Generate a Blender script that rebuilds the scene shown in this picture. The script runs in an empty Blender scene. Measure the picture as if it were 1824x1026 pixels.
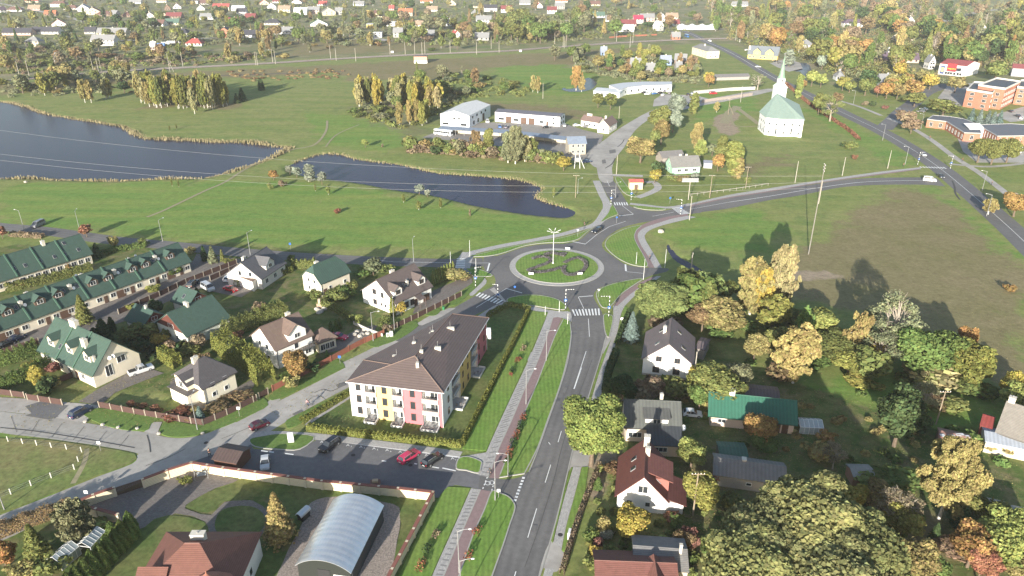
import bpy, math, random
import numpy as np
from mathutils import Vector, Matrix
from mathutils.geometry import tessellate_polygon
random.seed(7); RNG = np.random.default_rng(11)
SC = bpy.context.scene
# ---------------------------------------------------------------- camera, world, sun
FPX, PITCH, CAMH = 1300.0, math.radians(24.9), 87.0
cam = bpy.data.cameras.new('camera'); camo = bpy.data.objects.new('camera', cam); SC.collection.objects.link(camo)
cam.sensor_width = 36; cam.lens = 36*FPX/1824; cam.clip_start = 1; cam.clip_end = 9000
camo.location = (0, 0, CAMH); camo.rotation_euler = (math.pi/2-PITCH, 0, 0); SC.camera = camo
SUN_AZ, SUN_EL = math.radians(19.5), math.radians(14.5)
w = bpy.data.worlds.new('World'); SC.world = w; w.use_nodes = True
nt = w.node_tree; bg = nt.nodes['Background']; sky = nt.nodes.new('ShaderNodeTexSky')
sky.sky_type = 'NISHITA'; sky.sun_disc = False; sky.sun_elevation = SUN_EL; sky.sun_rotation = math.pi+SUN_AZ
nt.links.new(sky.outputs[0], bg.inputs[0]); bg.inputs[1].default_value = 0.105
sl = bpy.data.lights.new('sun', 'SUN'); sl.energy = 5.0; sl.angle = math.radians(0.5); sl.color = (1, .94, .84)
so = bpy.data.objects.new('sun', sl); SC.collection.objects.link(so)
ld = Vector((math.sin(SUN_AZ)*math.cos(SUN_EL), math.cos(SUN_AZ)*math.cos(SUN_EL), -math.sin(SUN_EL)))
so.rotation_euler = (-ld).to_track_quat('Z', 'Y').to_euler()
SC.view_settings.view_transform = 'Standard'; SC.view_settings.look = 'None'
SC.view_settings.exposure = 1.2; SC.view_settings.gamma = 1
SC.cycles.volume_bounces = 0; SC.cycles.max_bounces = 5; SC.cycles.transparent_max_bounces = 6
SC.cycles.volume_step_rate = 10
# ---------------------------------------------------------------- helpers
CT, ST = math.cos(PITCH), math.sin(PITCH)
def P(x, y, z=0.0):
    u = (x-912)/FPX; v = (513-y)/FPX
    k = (z-CAMH)/(-ST+v*CT)
    return Vector((u*k, (CT+v*ST)*k, z))
def PX(p):
    d = (p[0], p[1], p[2]-CAMH); dep = d[1]*CT-d[2]*ST; up = d[1]*ST+d[2]*CT
    return (912+FPX*d[0]/dep, 513-FPX*up/dep)
def S(y): return (y+90)*.01043       # photo pixels per metre at ground row y
def link(o): SC.collection.objects.link(o); return o
MATS = {}
def nn(nt, t, **k):
    n = nt.nodes.new(t)
    for a, b in k.items(): setattr(n, a, b)
    return n
def mat(name, col=(.5, .5, .5), rough=.8, var=.15, scale=1.0, kind='', col2=None, metal=0, bump=0, spec=.3, big=0):
    if name in MATS: return MATS[name]
    m = bpy.data.materials.new(name); m.use_nodes = True; t = m.node_tree; L = t.links
    b = t.nodes['Principled BSDF']; b.inputs['Roughness'].default_value = rough; b.inputs['Metallic'].default_value = metal
    b.inputs['Specular IOR Level'].default_value = spec
    tc = nn(t, 'ShaderNodeTexCoord'); no = nn(t, 'ShaderNodeTexNoise'); no.inputs['Scale'].default_value = scale
    no.inputs['Detail'].default_value = 5; no.inputs['Roughness'].default_value = .65
    L.new(tc.outputs['Object'], no.inputs['Vector'])
    mr = nn(t, 'ShaderNodeMapRange'); mr.inputs[1].default_value = .25; mr.inputs[2].default_value = .75
    mr.inputs[3].default_value = 1-var; mr.inputs[4].default_value = 1+var
    L.new(no.outputs['Fac'], mr.inputs[0])
    if kind == 'obj':
        oi = nn(t, 'ShaderNodeObjectInfo'); src = oi.outputs['Color']
    else:
        rgb = nn(t, 'ShaderNodeRGB'); rgb.outputs[0].default_value = (*col, 1); src = rgb.outputs[0]
    if col2 is not None:
        mx = nn(t, 'ShaderNodeMix', data_type='RGBA'); n2 = nn(t, 'ShaderNodeTexNoise'); n2.inputs['Scale'].default_value = big or scale*.2
        n2.inputs['Detail'].default_value = 4
        L.new(tc.outputs['Object'], n2.inputs['Vector']); m2 = nn(t, 'ShaderNodeMapRange'); m2.inputs[1].default_value = .4; m2.inputs[2].default_value = .62
        L.new(n2.outputs['Fac'], m2.inputs[0]); L.new(m2.outputs[0], mx.inputs['Factor'])
        L.new(src, mx.inputs[6]); mx.inputs[7].default_value = (*col2, 1); src = mx.outputs[2]
    hs = nn(t, 'ShaderNodeVectorMath', operation='SCALE'); L.new(src, hs.inputs[0]); L.new(mr.outputs[0], hs.inputs['Scale'])
    out = hs.outputs[0]; bsrc = None
    pats = {'lane': (.37, 'Y', .1), 'seam': (.95, 'X', .14), 'tile': (2.2, 'Y', .22), 'bigtile': (1.1, 'Y', .17), 'seam_obj': (2.0, 'X', .25), 'slat': (2.2, 'Y', .35), 'vslat': (5, 'X', .5), 'plank': (1.2, 'Y', .5), 'mow': (.7, 'X', .12), 'obj': (2.6, 'Y', .18)}
    if kind in pats:
        sc, ax, amt = pats[kind]
        wv = nn(t, 'ShaderNodeTexWave', bands_direction=ax); wv.inputs['Scale'].default_value = sc*.5; wv.inputs['Distortion'].default_value = .3 if kind not in ('mow', 'lane') else 1.0
        if kind == 'mow': wv.bands_direction = 'X'
        L.new(tc.outputs['UV'], wv.inputs['Vector'])
        m3 = nn(t, 'ShaderNodeMapRange'); m3.inputs[3].default_value = 1-amt; m3.inputs[4].default_value = 1+amt*.4
        if kind == 'plank': m3.inputs[1].default_value = 0; m3.inputs[2].default_value = .25
        L.new(wv.outputs['Fac'], m3.inputs[0]); h2 = nn(t, 'ShaderNodeVectorMath', operation='SCALE'); L.new(out, h2.inputs[0]); L.new(m3.outputs[0], h2.inputs['Scale']); out = h2.outputs[0]
        bsrc = wv.outputs['Fac']
    if kind in ('brick', 'paver', 'slabs'):
        br = nn(t, 'ShaderNodeTexBrick'); L.new(tc.outputs['UV'], br.inputs['Vector'])
        br.inputs['Color1'].default_value = (1, 1, 1, 1); br.inputs['Color2'].default_value = (.72, .72, .74, 1); br.inputs['Mortar'].default_value = (.6, .6, .6, 1)
        if kind == 'slabs':
            br.inputs['Scale'].default_value = .35; br.inputs['Mortar Size'].default_value = .012; br.inputs['Color2'].default_value = (.9, .9, .9, 1); br.offset = 0
        else: br.inputs['Scale'].default_value = 4 if kind == 'brick' else 1.2; br.inputs['Mortar Size'].default_value = .02
        h2 = nn(t, 'ShaderNodeVectorMath', operation='MULTIPLY'); L.new(out, h2.inputs[0]); L.new(br.outputs['Color'], h2.inputs[1]); out = h2.outputs[0]
    L.new(out, b.inputs['Base Color'])
    if bump or bsrc:
        bp = nn(t, 'ShaderNodeBump'); bp.inputs['Strength'].default_value = bump or .25; bp.inputs['Distance'].default_value = .05
        L.new(bsrc or no.outputs['Fac'], bp.inputs['Height']); L.new(bp.outputs[0], b.inputs['Normal'])
    MATS[name] = m; return m
def foliage_mat():
    m = bpy.data.materials.new('foliage'); m.use_nodes = True; t = m.node_tree; L = t.links; t.nodes.clear()
    o = nn(t, 'ShaderNodeOutputMaterial'); oi = nn(t, 'ShaderNodeObjectInfo'); at = nn(t, 'ShaderNodeAttribute', attribute_name='v')
    hs = nn(t, 'ShaderNodeHueSaturation'); L.new(oi.outputs['Color'], hs.inputs['Color'])
    m1 = nn(t, 'ShaderNodeMapRange'); m1.inputs[3].default_value = .465; m1.inputs[4].default_value = .53; L.new(at.outputs['Fac'], m1.inputs[0]); L.new(m1.outputs[0], hs.inputs['Hue'])
    at2 = nn(t, 'ShaderNodeAttribute', attribute_name='b'); m2 = nn(t, 'ShaderNodeMapRange'); m2.inputs[3].default_value = .45; m2.inputs[4].default_value = 1.5
    L.new(at2.outputs['Fac'], m2.inputs[0]); L.new(m2.outputs[0], hs.inputs['Value'])
    d = nn(t, 'ShaderNodeBsdfDiffuse'); tr = nn(t, 'ShaderNodeBsdfTranslucent'); mx = nn(t, 'ShaderNodeMixShader'); mx.inputs[0].default_value = .22
    L.new(hs.outputs[0], d.inputs[0]); L.new(hs.outputs[0], tr.inputs[0]); L.new(d.outputs[0], mx.inputs[1]); L.new(tr.outputs[0], mx.inputs[2]); L.new(mx.outputs[0], o.inputs[0])
    return m
FOL = foliage_mat()
class MB:
    def __init__(s): s.v = []; s.f = []
    def poly(s, pts):
        i = len(s.v); s.v += [tuple(p) for p in pts]; s.f.append(tuple(range(i, i+len(pts)))); return s
    def box(s, x0, y0, z0, x1, y1, z1):
        i = len(s.v); s.v += [(x0, y0, z0), (x1, y0, z0), (x1, y1, z0), (x0, y1, z0), (x0, y0, z1), (x1, y0, z1), (x1, y1, z1), (x0, y1, z1)]
        for f in ((0, 3, 2, 1), (4, 5, 6, 7), (0, 1, 5, 4), (1, 2, 6, 5), (2, 3, 7, 6), (3, 0, 4, 7)): s.f.append(tuple(i+k for k in f))
        return s
    def prism(s, bot, top):
        n = len(bot); i = len(s.v); s.v += [tuple(p) for p in bot]+[tuple(p) for p in top]
        s.f.append(tuple(i+k for k in reversed(range(n)))); s.f.append(tuple(i+n+k for k in range(n)))
        for k in range(n): s.f.append((i+k, i+(k+1) % n, i+n+(k+1) % n, i+n+k))
        return s
    def slab(s, pts, th):           # thin plate under a planar polygon, pushed down along -normal
        a, b, c = [Vector(p) for p in pts[:3]]; n = (b-a).cross(c-a).normalized()
        if n.z < 0: pts = list(reversed(pts)); n = -n
        return s.prism([Vector(p)-n*th for p in pts], pts)
    def tube(s, p0, p1, r0, r1=None, n=6):
        r1 = r0 if r1 is None else r1; a = Vector(p0); b = Vector(p1); d = (b-a)
        if d.length < 1e-6: return s
        d.normalize(); u = d.orthogonal().normalized(); w_ = d.cross(u)
        return s.prism([a+(u*math.cos(t)+w_*math.sin(t))*r0 for t in [2*math.pi*k/n for k in range(n)]],
                       [b+(u*math.cos(t)+w_*math.sin(t))*r1 for t in [2*math.pi*k/n for k in range(n)]])
    def lathe(s, prof, n=12, c=(0, 0)):
        i = len(s.v)
        for r, z in prof:
            for k in range(n): a = 2*math.pi*k/n; s.v.append((c[0]+r*math.cos(a), c[1]+r*math.sin(a), z))
        for j in range(len(prof)-1):
            for k in range(n): s.f.append((i+j*n+k, i+j*n+(k+1) % n, i+(j+1)*n+(k+1) % n, i+(j+1)*n+k))
        s.f.append(tuple(i+k for k in reversed(range(n)))); s.f.append(tuple(i+(len(prof)-1)*n+k for k in range(n)))
        return s
    def mesh(s, name, m=None):
        me = bpy.data.meshes.new(name); me.from_pydata([tuple(map(float, p)) for p in s.v], [], s.f)
        if m: me.materials.append(m)
        uv = me.uv_layers.new(name='uv')
        for p in me.polygons:
            n = p.normal
            if abs(n.z) > .999: t = Vector((1, 0, 0)); b = Vector((0, 1, 0))
            else: t = Vector((-n.y, n.x, 0)).normalized(); b = n.cross(t)
            for li in p.loop_indices:
                co = me.vertices[me.loops[li].vertex_index].co; uv.data[li].uv = (co.dot(t), co.dot(b))
        return me
    def build(s, name, m=None, parent=None, smooth=False, color=None):
        o = bpy.data.objects.new(name, s.mesh(name, m)); link(o)
        if smooth: o.data.shade_smooth()
        if parent: o.parent = parent
        if color: o.color = (*color, 1)
        return o
def part(name, me, parent, loc=(0, 0, 0), rot=0, color=None, scale=None):
    o = bpy.data.objects.new(name, me); link(o); o.parent = parent; o.location = loc; o.rotation_euler = (0, 0, rot)
    if color: o.color = (*color, 1)
    if scale: o.scale = scale
    return o
REG = []
def tag(o, look, cat, group=None, px=None, final=False):
    o['label'] = look; o['category'] = cat
    if group: o['group'] = group
    REG.append([o, look, px, final]); return o
def thing(name, loc, rot, look, cat, group=None, px=None, final=False):
    o = bpy.data.objects.new(name, None); link(o); o.location = loc; o.rotation_euler = (0, 0, rot); o.empty_display_size = .5
    return tag(o, look, cat, group, px, final)
def st(o, kind='structure'): o['kind'] = kind; return o
KIDS = {}
def copy_tree(o, parent=None, names=None):
    c = o.copy(); link(c)
    if parent is not None: c.parent = parent
    for ch in o.children: copy_tree(ch, c)
    return c
def crm(pts, closed=False, n=5):     # Catmull-Rom
    pts = [Vector(p) for p in pts]; N = len(pts); out = []
    rng = range(N) if closed else range(N-1)
    for i in rng:
        if closed: a, b, c, d = pts[i-1], pts[i], pts[(i+1) % N], pts[(i+2) % N]
        else: a, b, c, d = pts[max(i-1, 0)], pts[i], pts[i+1], pts[min(i+2, N-1)]
        for k in range(n):
            t = k/n; out.append(.5*((2*b)+(-a+c)*t+(2*a-5*b+4*c-d)*t*t+(-a+3*b-3*c+d)*t**3))
    if not closed: out.append(pts[-1])
    return out
def W(pts, z=0): return [P(x, y) .xy.to_3d()+Vector((0, 0, z)) for x, y in pts]
def offs(pts, d, closed=False):
    out = []; N = len(pts)
    for i in range(N):
        a = pts[i-1] if (i or closed) else pts[i]; c = pts[(i+1) % N] if (i < N-1 or closed) else pts[i]
        t = (c-a); t.z = 0; t.normalize(); out.append(pts[i]+Vector((-t.y, t.x, 0))*d)
    return out
ZC = [0.02]; ZS = [.0008]
def nz(step=None): ZC[0] += step or ZS[0]; return ZC[0]
def area(p): return sum(p[i-1].x*p[i].y-p[i].x*p[i-1].y for i in range(len(p)))/2
def sheet(name, pts, m, z=None, smooth=True, h=None, kerb=None, kind='structure', raw=False, n=5):
    w_ = pts if raw else W(pts)
    if smooth: w_ = crm(w_, True, n)
    if area(w_) < 0: w_.reverse()
    z = nz() if z is None else z
    for p in w_: p.z = z
    b = MB(); b.v = [tuple(p) for p in w_]
    for t in tessellate_polygon([[Vector((p.x, p.y, 0)) for p in w_]]):
        a, c, d = [w_[i] for i in t]
        b.f.append(tuple(t) if (c-a).cross(d-a).z > 0 else tuple(reversed(t)))
    if h:
        N = len(w_); i0 = len(b.v); b.v += [(p.x, p.y, z-h) for p in w_]
        for i in range(N): b.f.append((i0+i, i0+(i+1) % N, (i+1) % N, i))
    o = b.build(name, m); st(o, kind)
    if kerb: kerbline('kerb', w_, True, z, kerb)
    return o, w_
def kerbline(name, w_, closed, z, m, wd=.22, h=.14):
    o1 = offs(w_, wd*.5, closed); o2 = offs(w_, -wd*.5, closed); b = MB(); N = len(w_); zt = z+.012
    for i in range(N): b.v += [(o1[i].x, o1[i].y, zt-h), (o1[i].x, o1[i].y, zt), (o2[i].x, o2[i].y, zt), (o2[i].x, o2[i].y, zt-h)]
    for i in range(N if closed else N-1):
        j = (i+1) % N
        for k in range(3): b.f.append((4*i+k, 4*i+k+1, 4*j+k+1, 4*j+k))
    return st(b.build(name, m))
def ribbon(name, pts, wd, m, z=None, n=6, raw=False, kerb=None, smooth=True):
    w_ = pts if raw else W(pts)
    if smooth: w_ = crm(w_, False, n)
    z = nz() if z is None else z
    o1 = offs(w_, wd/2); o2 = offs(w_, -wd/2); b = MB(); L = 0
    for p, q in zip(o1, o2): b.v += [(p.x, p.y, z), (q.x, q.y, z)]
    for i in range(len(w_)-1): b.f.append((2*i+1, 2*i+3, 2*i+2, 2*i))
    o = b.build(name, m)
    uv = o.data.uv_layers[0]; acc = [0]
    for i in range(1, len(w_)): acc.append(acc[-1]+(w_[i]-w_[i-1]).length)
    for p in o.data.polygons:
        for li in p.loop_indices:
            vi = o.data.loops[li].vertex_index; uv.data[li].uv = (acc[vi//2], wd/2 if vi % 2 == 0 else -wd/2)
    if kerb:
        kerbline('kerb', o1, False, z+.1, kerb); kerbline('kerb', o2, False, z+.1, kerb)
    return st(o)
# ---------------------------------------------------------------- materials
ASPH = mat('asphalt', (.13, .125, .122), .9, .16, 1.3, col2=(.16, .152, .148), big=.08, bump=.1)
ASPHR = mat('road_asphalt', (.135, .13, .127), .9, .16, 1.1, col2=(.165, .157, .152), big=.07, kind='lane')
ASPHD = mat('asphalt_dark', (.125, .125, .13), .9, .15, 1.0, col2=(.155, .153, .155), big=.07)
CONC = mat('concrete_road', (.31, .29, .26), .9, .14, .8, col2=(.36, .34, .31), big=.06)
CONC2 = mat('old_paving', (.40, .375, .345), .9, .16, .5, col2=(.32, .30, .275), big=.1)
PAVE = mat('pavement_grey', (.46, .44, .415), .9, .1, 2, kind='paver')
PAVEY = mat('yard_pavers', (.21, .185, .165), .9, .15, 2, kind='paver')
PINK = mat('cycle_lane', (.25, .175, .17), .9, .15, 1.5)
KERB = mat('kerb_stone', (.34, .33, .30), .85, .1, 2)
WHITE = mat('road_paint', (.72, .72, .7), .7, .12, 3)
LAWN = mat('lawn', (.135, .235, .042), .95, .28, 1.2, kind='mow', col2=(.175, .245, .055), big=.09, bump=.3)
LAWND = mat('garden_lawn', (.085, .125, .032), .95, .4, 1.0, col2=(.14, .15, .05), big=.12, bump=.3)
SOIL = mat('bare_soil', (.25, .2, .14), .95, .2, .6)
GRAVEL = mat('pebbles', (.27, .23, .2), .95, .6, 4)
# ---------------------------------------------------------------- ground sheet
LAKE1 = [(-420,150),(-200,163),(0,180),(32,185),(75,200),(105,206),(140,212),(185,219),(222,226),(247,240),(265,246),(320,248),(375,251),(440,253),(482,258),(515,262),(500,274),(462,290),(425,302),(400,309),(360,317),(275,319),(212,322),(125,321),(50,318),(0,318),(-200,325),(-420,330)]
LAKE2 = [(507,300),(522,290),(550,279),(575,273),(607,274),(630,281),(662,286),(700,290),(735,297),(775,306),(805,309),(850,312),(904,316),(937,322),(957,329),(966,336),(956,346),(963,354),(985,362),(1014,370),(1026,378),(1010,386),(970,384),(920,378),(850,366),(812,357),(770,347),(700,337),(650,327),(612,322),(570,316),(535,311)]
POND3 = [(1000,155),(1015,157),(1030,152),(1040,140),(1052,138),(1062,145),(1060,153),(1048,160),(1025,163),(1005,160)]
POND4 = [(1413,112),(1437,112),(1445,125),(1442,142),(1432,143),(1428,128),(1410,124)]
STREAM = [(1183,425),(1195,438),(1210,455),(1230,466),(1250,478),(1262,492),(1250,492),(1235,480),(1215,470),(1200,460),(1190,446)]
ZONES = {
 'dry': [[(1395,490),(1420,440),(1500,400),(1560,360),(1600,338),(1660,340),(1720,390),(1824,480),(1824,700),(1770,690),(1720,620),(1640,590),(1560,560),(1480,550),(1410,530)],
         [(600,118),(900,100),(1090,98),(1060,112),(900,118),(780,140),(620,145)],[(820,180),(1010,190),(1060,205),(1000,215),(860,192)],
         [(0,150),(240,132),(500,120),(800,104),(1000,92),(1200,80),(1200,88),(1000,100),(800,112),(500,135),(240,146),(0,170)],
         [(520,60),(700,70),(800,84),(700,92),(520,100)],[(1290,300),(1400,270),(1420,285),(1330,310)],[(250,195),(330,188),(420,196),(430,185),(360,180),(270,178)],
         [(1240,820),(1330,800),(1320,870),(1250,880)],[(1560,900),(1640,930),(1660,1000),(1580,990)]],
 'lush': [[(0,330),(400,320),(600,330),(820,370),(1000,392),(1040,390),(1000,430),(860,445),(500,440),(0,395)],[(0,780),(240,815),(0,930)],
          [(900,100),(1000,110),(1060,130),(1040,170),(960,170),(880,130)],[(540,200),(700,210),(760,250),(680,270),(580,255)],[(1160,410),(1330,370),(1400,400),(1380,450),(1250,450)],
          [(1640,330),(1700,360),(1824,460),(1824,520),(1700,420)],[(1420,190),(1480,200),(1640,290),(1600,300),(1480,230)],[(1240,160),(1340,170),(1350,195),(1240,220)],[(1130,690),(1824,650),(1824,1026),(1100,1026)]],
 'soil': [[(1275,205),(1305,196),(1318,205),(1305,218),(1318,235),(1300,243),(1280,235),(1270,220)],[(1395,480),(1470,484),(1500,492),(1440,500),(1390,495)],
          [(1075,760),(1110,770),(1095,840),(1060,900),(1050,860)]],
 'dark': [[(980,560),(1100,620),(1080,760),(1090,900),(1000,1060),(2000,1060),(1900,760),(1650,760),(1450,690),(1300,640),(1200,560),(1110,590)],
          [(-60,440),(380,430),(620,455),(820,480),(700,560),(560,660),(400,700),(-60,700)],[(-100,1000),(230,870),(780,880),(700,1100),(-100,1100)]],
 'town': [[(-500,-60),(2300,-60),(2300,200),(1824,190),(1640,160),(1480,150),(1380,110),(1300,78),(1100,80),(800,92),(520,106),(420,112),(240,135),(0,142),(-500,170)],[(1000,105),(1240,110),(1250,150),(1100,135),(1010,120)],
          [(620,190),(790,140),(800,180),(750,250),(660,215)]]}
def sdist(X, Y, poly):
    q = [(p.x, p.y) for p in W(poly)]; d = np.full(X.shape, 1e9); ins = np.zeros(X.shape, bool); n = len(q)
    for i in range(n):
        ax, ay = q[i-1]; bx, by = q[i]; ex, ey = bx-ax, by-ay
        t = np.clip(((X-ax)*ex+(Y-ay)*ey)/(ex*ex+ey*ey+1e-9), 0, 1); d = np.minimum(d, np.hypot(X-ax-t*ex, Y-ay-t*ey))
        c = ((ay > Y) != (by > Y)) & (X < ex*(Y-ay)/(ey if abs(ey) > 1e-9 else 1e-9)+ax); ins ^= c
    return np.where(ins, -d, d)
def build_ground():
    ys = [-150.0]
    while ys[-1] < 7500: ys.append(ys[-1]+max(1.4, abs(ys[-1])*.0075)) if ys[-1] > 60 else ys.append(ys[-1]+15)
    ys = np.array(ys); NU = 420; us = np.linspace(-1, 1, NU)
    Y = np.repeat(ys, NU).reshape(len(ys), NU); X = us[None, :]*(95+.82*np.maximum(Y, 0))
    Z = np.zeros_like(X)
    near = Y < 1700
    for L_, dp in ((LAKE1, .5), (LAKE2, .5), (POND3, .4), (POND4, .4), (STREAM, .3)):
        wpts = [(p.x, p.y) for p in crm(W(L_), True, 4)]
        sub = (Y < 1100) & (Y > 150); sd = np.full(X.shape, 99.); q = wpts
        xs, yy = X[sub], Y[sub]; d = np.full(xs.shape, 1e9); ins = np.zeros(xs.shape, bool)
        for i in range(len(q)):
            ax, ay = q[i-1]; bx, by = q[i]; ex, ey = bx-ax, by-ay
            t = np.clip(((xs-ax)*ex+(yy-ay)*ey)/(ex*ex+ey*ey+1e-9), 0, 1); d = np.minimum(d, np.hypot(xs-ax-t*ex, yy-ay-t*ey))
            ins ^= ((ay > yy) != (by > yy)) & (xs < ex*(yy-ay)/(ey if abs(ey) > 1e-9 else 1e-9)+ax)
        sd[sub] = np.where(ins, -d, d); Z = np.minimum(Z, np.clip((sd-.8)*.45, -1.6, 0))
    me = bpy.data.meshes.new('ground'); nv = X.size; NR = len(ys)
    me.vertices.add(nv); co = np.stack([X.ravel(), Y.ravel(), Z.ravel()], 1).astype(np.float32); me.vertices.foreach_set('co', co.ravel())
    r, c = np.meshgrid(np.arange(NR-1), np.arange(NU-1), indexing='ij'); a = (r*NU+c).ravel()
    f = np.stack([a, a+1, a+NU+1, a+NU], 1).astype(np.int32); nf = len(f)
    me.loops.add(nf*4); me.loops.foreach_set('vertex_index', f.ravel()); me.polygons.add(nf)
    me.polygons.foreach_set('loop_start', np.arange(0, nf*4, 4, dtype=np.int32)); me.polygons.foreach_set('loop_total', np.full(nf, 4, np.int32))
    me.update(calc_edges=True)
    for z, polys in ZONES.items():
        m = np.zeros(X.shape)
        for pl in polys:
            fe = {'dry': 10, 'lush': 7, 'soil': 2.5, 'dark': 3, 'town': 15}[z]
            sd = sdist(X, Y, pl); m = np.maximum(m, np.clip(.5-sd/(2*fe), 0, 1))
        if z == 'town': m = np.maximum(m, (Y > 800)*1.0)
        at = me.attributes.new(z, 'FLOAT', 'POINT'); at.data.foreach_set('value', m.ravel().astype(np.float32))
    m = bpy.data.materials.new('ground_cover'); m.use_nodes = True; t = m.node_tree; L = t.links; b = t.nodes['Principled BSDF']
    b.inputs['Roughness'].default_value = .95; b.inputs['Specular IOR Level'].default_value = .1
    tc = nn(t, 'ShaderNodeTexCoord')
    def noise(sc, det=4, rough=.6, vec=None):
        n = nn(t, 'ShaderNodeTexNoise'); n.inputs['Scale'].default_value = sc; n.inputs['Detail'].default_value = det; n.inputs['Roughness'].default_value = rough
        L.new(vec or tc.outputs['Object'], n.inputs['Vector']); return n.outputs['Fac']
    def rng(src, a, b_, c=0, d=1):
        n = nn(t, 'ShaderNodeMapRange'); L.new(src, n.inputs[0])
        for i, v in enumerate((a, b_, c, d)): n.inputs[i+1].default_value = v
        return n.outputs[0]
    def mixc(f, a, b_):
        n = nn(t, 'ShaderNodeMix', data_type='RGBA'); L.new(f, n.inputs['Factor'])
        for k, v in ((6, a), (7, b_)):
            if isinstance(v, tuple): n.inputs[k].default_value = (*v, 1)
            else: L.new(v, n.inputs[k])
        return n.outputs[2]
    def masked(att, nz_, w_=.5):
        a = nn(t, 'ShaderNodeAttribute', attribute_name=att); ad = nn(t, 'ShaderNodeMath', operation='ADD'); L.new(a.outputs['Fac'], ad.inputs[0])
        s_ = rng(nz_, .3, .7, -w_, w_); L.new(s_, ad.inputs[1]); return rng(ad.outputs[0], .35, .65)
    n1, n2, n3 = noise(.018), noise(.12, 6), noise(.9, 6, .7)
    n5_ = nn(t, 'ShaderNodeMath', operation='ADD'); L.new(n3, n5_.inputs[0]); L.new(noise(.3, 6, .75), n5_.inputs[1]); n5m = nn(t, 'ShaderNodeMath', operation='MULTIPLY'); L.new(n5_.outputs[0], n5m.inputs[0]); n5m.inputs[1].default_value = .5; n5 = n5m.outputs[0]
    # streaky meadow: noise stretched along one direction
    mp = nn(t, 'ShaderNodeMapping'); mp.inputs['Scale'].default_value = (.02, .12, 1); mp.inputs['Rotation'].default_value = (0, 0, .3); L.new(tc.outputs['Object'], mp.inputs[0])
    n4 = noise(1.0, 6, .65, mp.outputs[0])
    base = mixc(rng(n4, .38, .64), (.17, .215, .062), (.235, .24, .09))
    base = mixc(rng(n2, .5, .72, 0, .85), base, (.125, .18, .055))
    base = mixc(masked('lush', n2, .45), base, mixc(rng(n4, .4, .65), (.135, .225, .052), (.205, .25, .068)))
    base = mixc(masked('dark', n2, .3), base, mixc(rng(noise(.35, 6), .4, .6), (.085, .125, .035), mixc(rng(noise(.13, 3), .48, .62), (.155, .16, .06), (.19, .165, .085))))
    base = mixc(masked('town', n2, .35), base, mixc(rng(noise(.05, 5), .42, .58), (.17, .175, .08), mixc(rng(noise(.03, 3), .45, .6), (.26, .225, .14), (.13, .17, .06))))
    base = mixc(masked('dry', noise(.05, 8, .7), .5), base, mixc(rng(noise(.05, 7, .7), .36, .62), (.18, .165, .075), (.22, .185, .10)))
    base = mixc(masked('soil', n2, .35), base, (.30, .24, .17))
    sc_ = nn(t, 'ShaderNodeVectorMath', operation='SCALE'); L.new(base, sc_.inputs[0]); L.new(rng(n5, .32, .68, .66, 1.34), sc_.inputs['Scale'])
    L.new(sc_.outputs[0], b.inputs['Base Color'])
    bp = nn(t, 'ShaderNodeBump'); bp.inputs['Strength'].default_value = .5; bp.inputs['Distance'].default_value = .25; L.new(n3, bp.inputs['Height']); L.new(bp.outputs[0], b.inputs['Normal'])
    me.materials.append(m); o = link(bpy.data.objects.new('ground', me)); st(o)
build_ground()
wm = bpy.data.materials.new('water'); wm.use_nodes = True; t = wm.node_tree; b = t.nodes['Principled BSDF']
b.inputs['Base Color'].default_value = (.03, .029, .05, 1); b.inputs['Roughness'].default_value = .22; b.inputs['IOR'].default_value = 1.33; b.inputs['Specular IOR Level'].default_value = .12
tc = nn(t, 'ShaderNodeTexCoord'); n_ = nn(t, 'ShaderNodeTexNoise'); n_.inputs['Scale'].default_value = .8; n_.inputs['Detail'].default_value = 5; t.links.new(tc.outputs['Object'], n_.inputs['Vector'])
bp = nn(t, 'ShaderNodeBump'); bp.inputs['Strength'].default_value = .35; bp.inputs['Distance'].default_value = .12; t.links.new(n_.outputs['Fac'], bp.inputs['Height']); t.links.new(bp.outputs[0], b.inputs['Normal'])
def water(poly, nm='lake_water', grow=1.5):
    w_ = crm(W(poly), True, 4)
    if area(w_) < 0: w_.reverse()
    sheet(nm, offs(w_, -grow, True), wm, z=-.42, smooth=False, raw=True)
for pl, nm, g in ((LAKE1, 'lake_water', 1.2), (LAKE2, 'lake_water', 1.2), (POND3, 'pond_water', 1), (POND4, 'pond_water', 1), (STREAM, 'stream_water', .8)): water(pl, nm, g)
# reeds round the lakes (uncountable blades)
REEDM = mat('dry_reed', (.235, .20, .11), .9, .35, 1.5)
def reeds(segs, dens=6, hmin=.9, hmax=1.9, wd=2.2, nm='reed_bank'):
    V = []; F = []
    for pts in segs:
        w_ = crm(W(pts), False, 5)
        for a, c in zip(w_, w_[1:]):
            L = (c-a).length; n = int(L*dens); d = (c-a)/max(L, .01); nr = Vector((-d.y, d.x, 0))
            for _ in range(n):
                p = a+d*random.uniform(0, L)+nr*random.gauss(0, wd/2.2); th = random.uniform(0, 3.14); s_ = random.uniform(.12, .32)
                h = random.uniform(hmin, hmax)*(.6+.5*math.sin(p.x*.21)*math.sin(p.y*.17+1)); dx, dy = math.cos(th)*s_, math.sin(th)*s_; lx, ly = random.uniform(-.3, .5), random.uniform(-.3, .5)
                i = len(V); V += [(p.x-dx, p.y-dy, -.5), (p.x+dx, p.y+dy, -.5), (p.x+dx*.4+lx, p.y+dy*.4+ly, h), (p.x-dx*.4+lx, p.y-dy*.4+ly, h*.9)]; F.append((i, i+1, i+2, i+3))
    b = MB(); b.v = V; b.f = F; return st(b.build(nm, REEDM), 'stuff')
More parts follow.
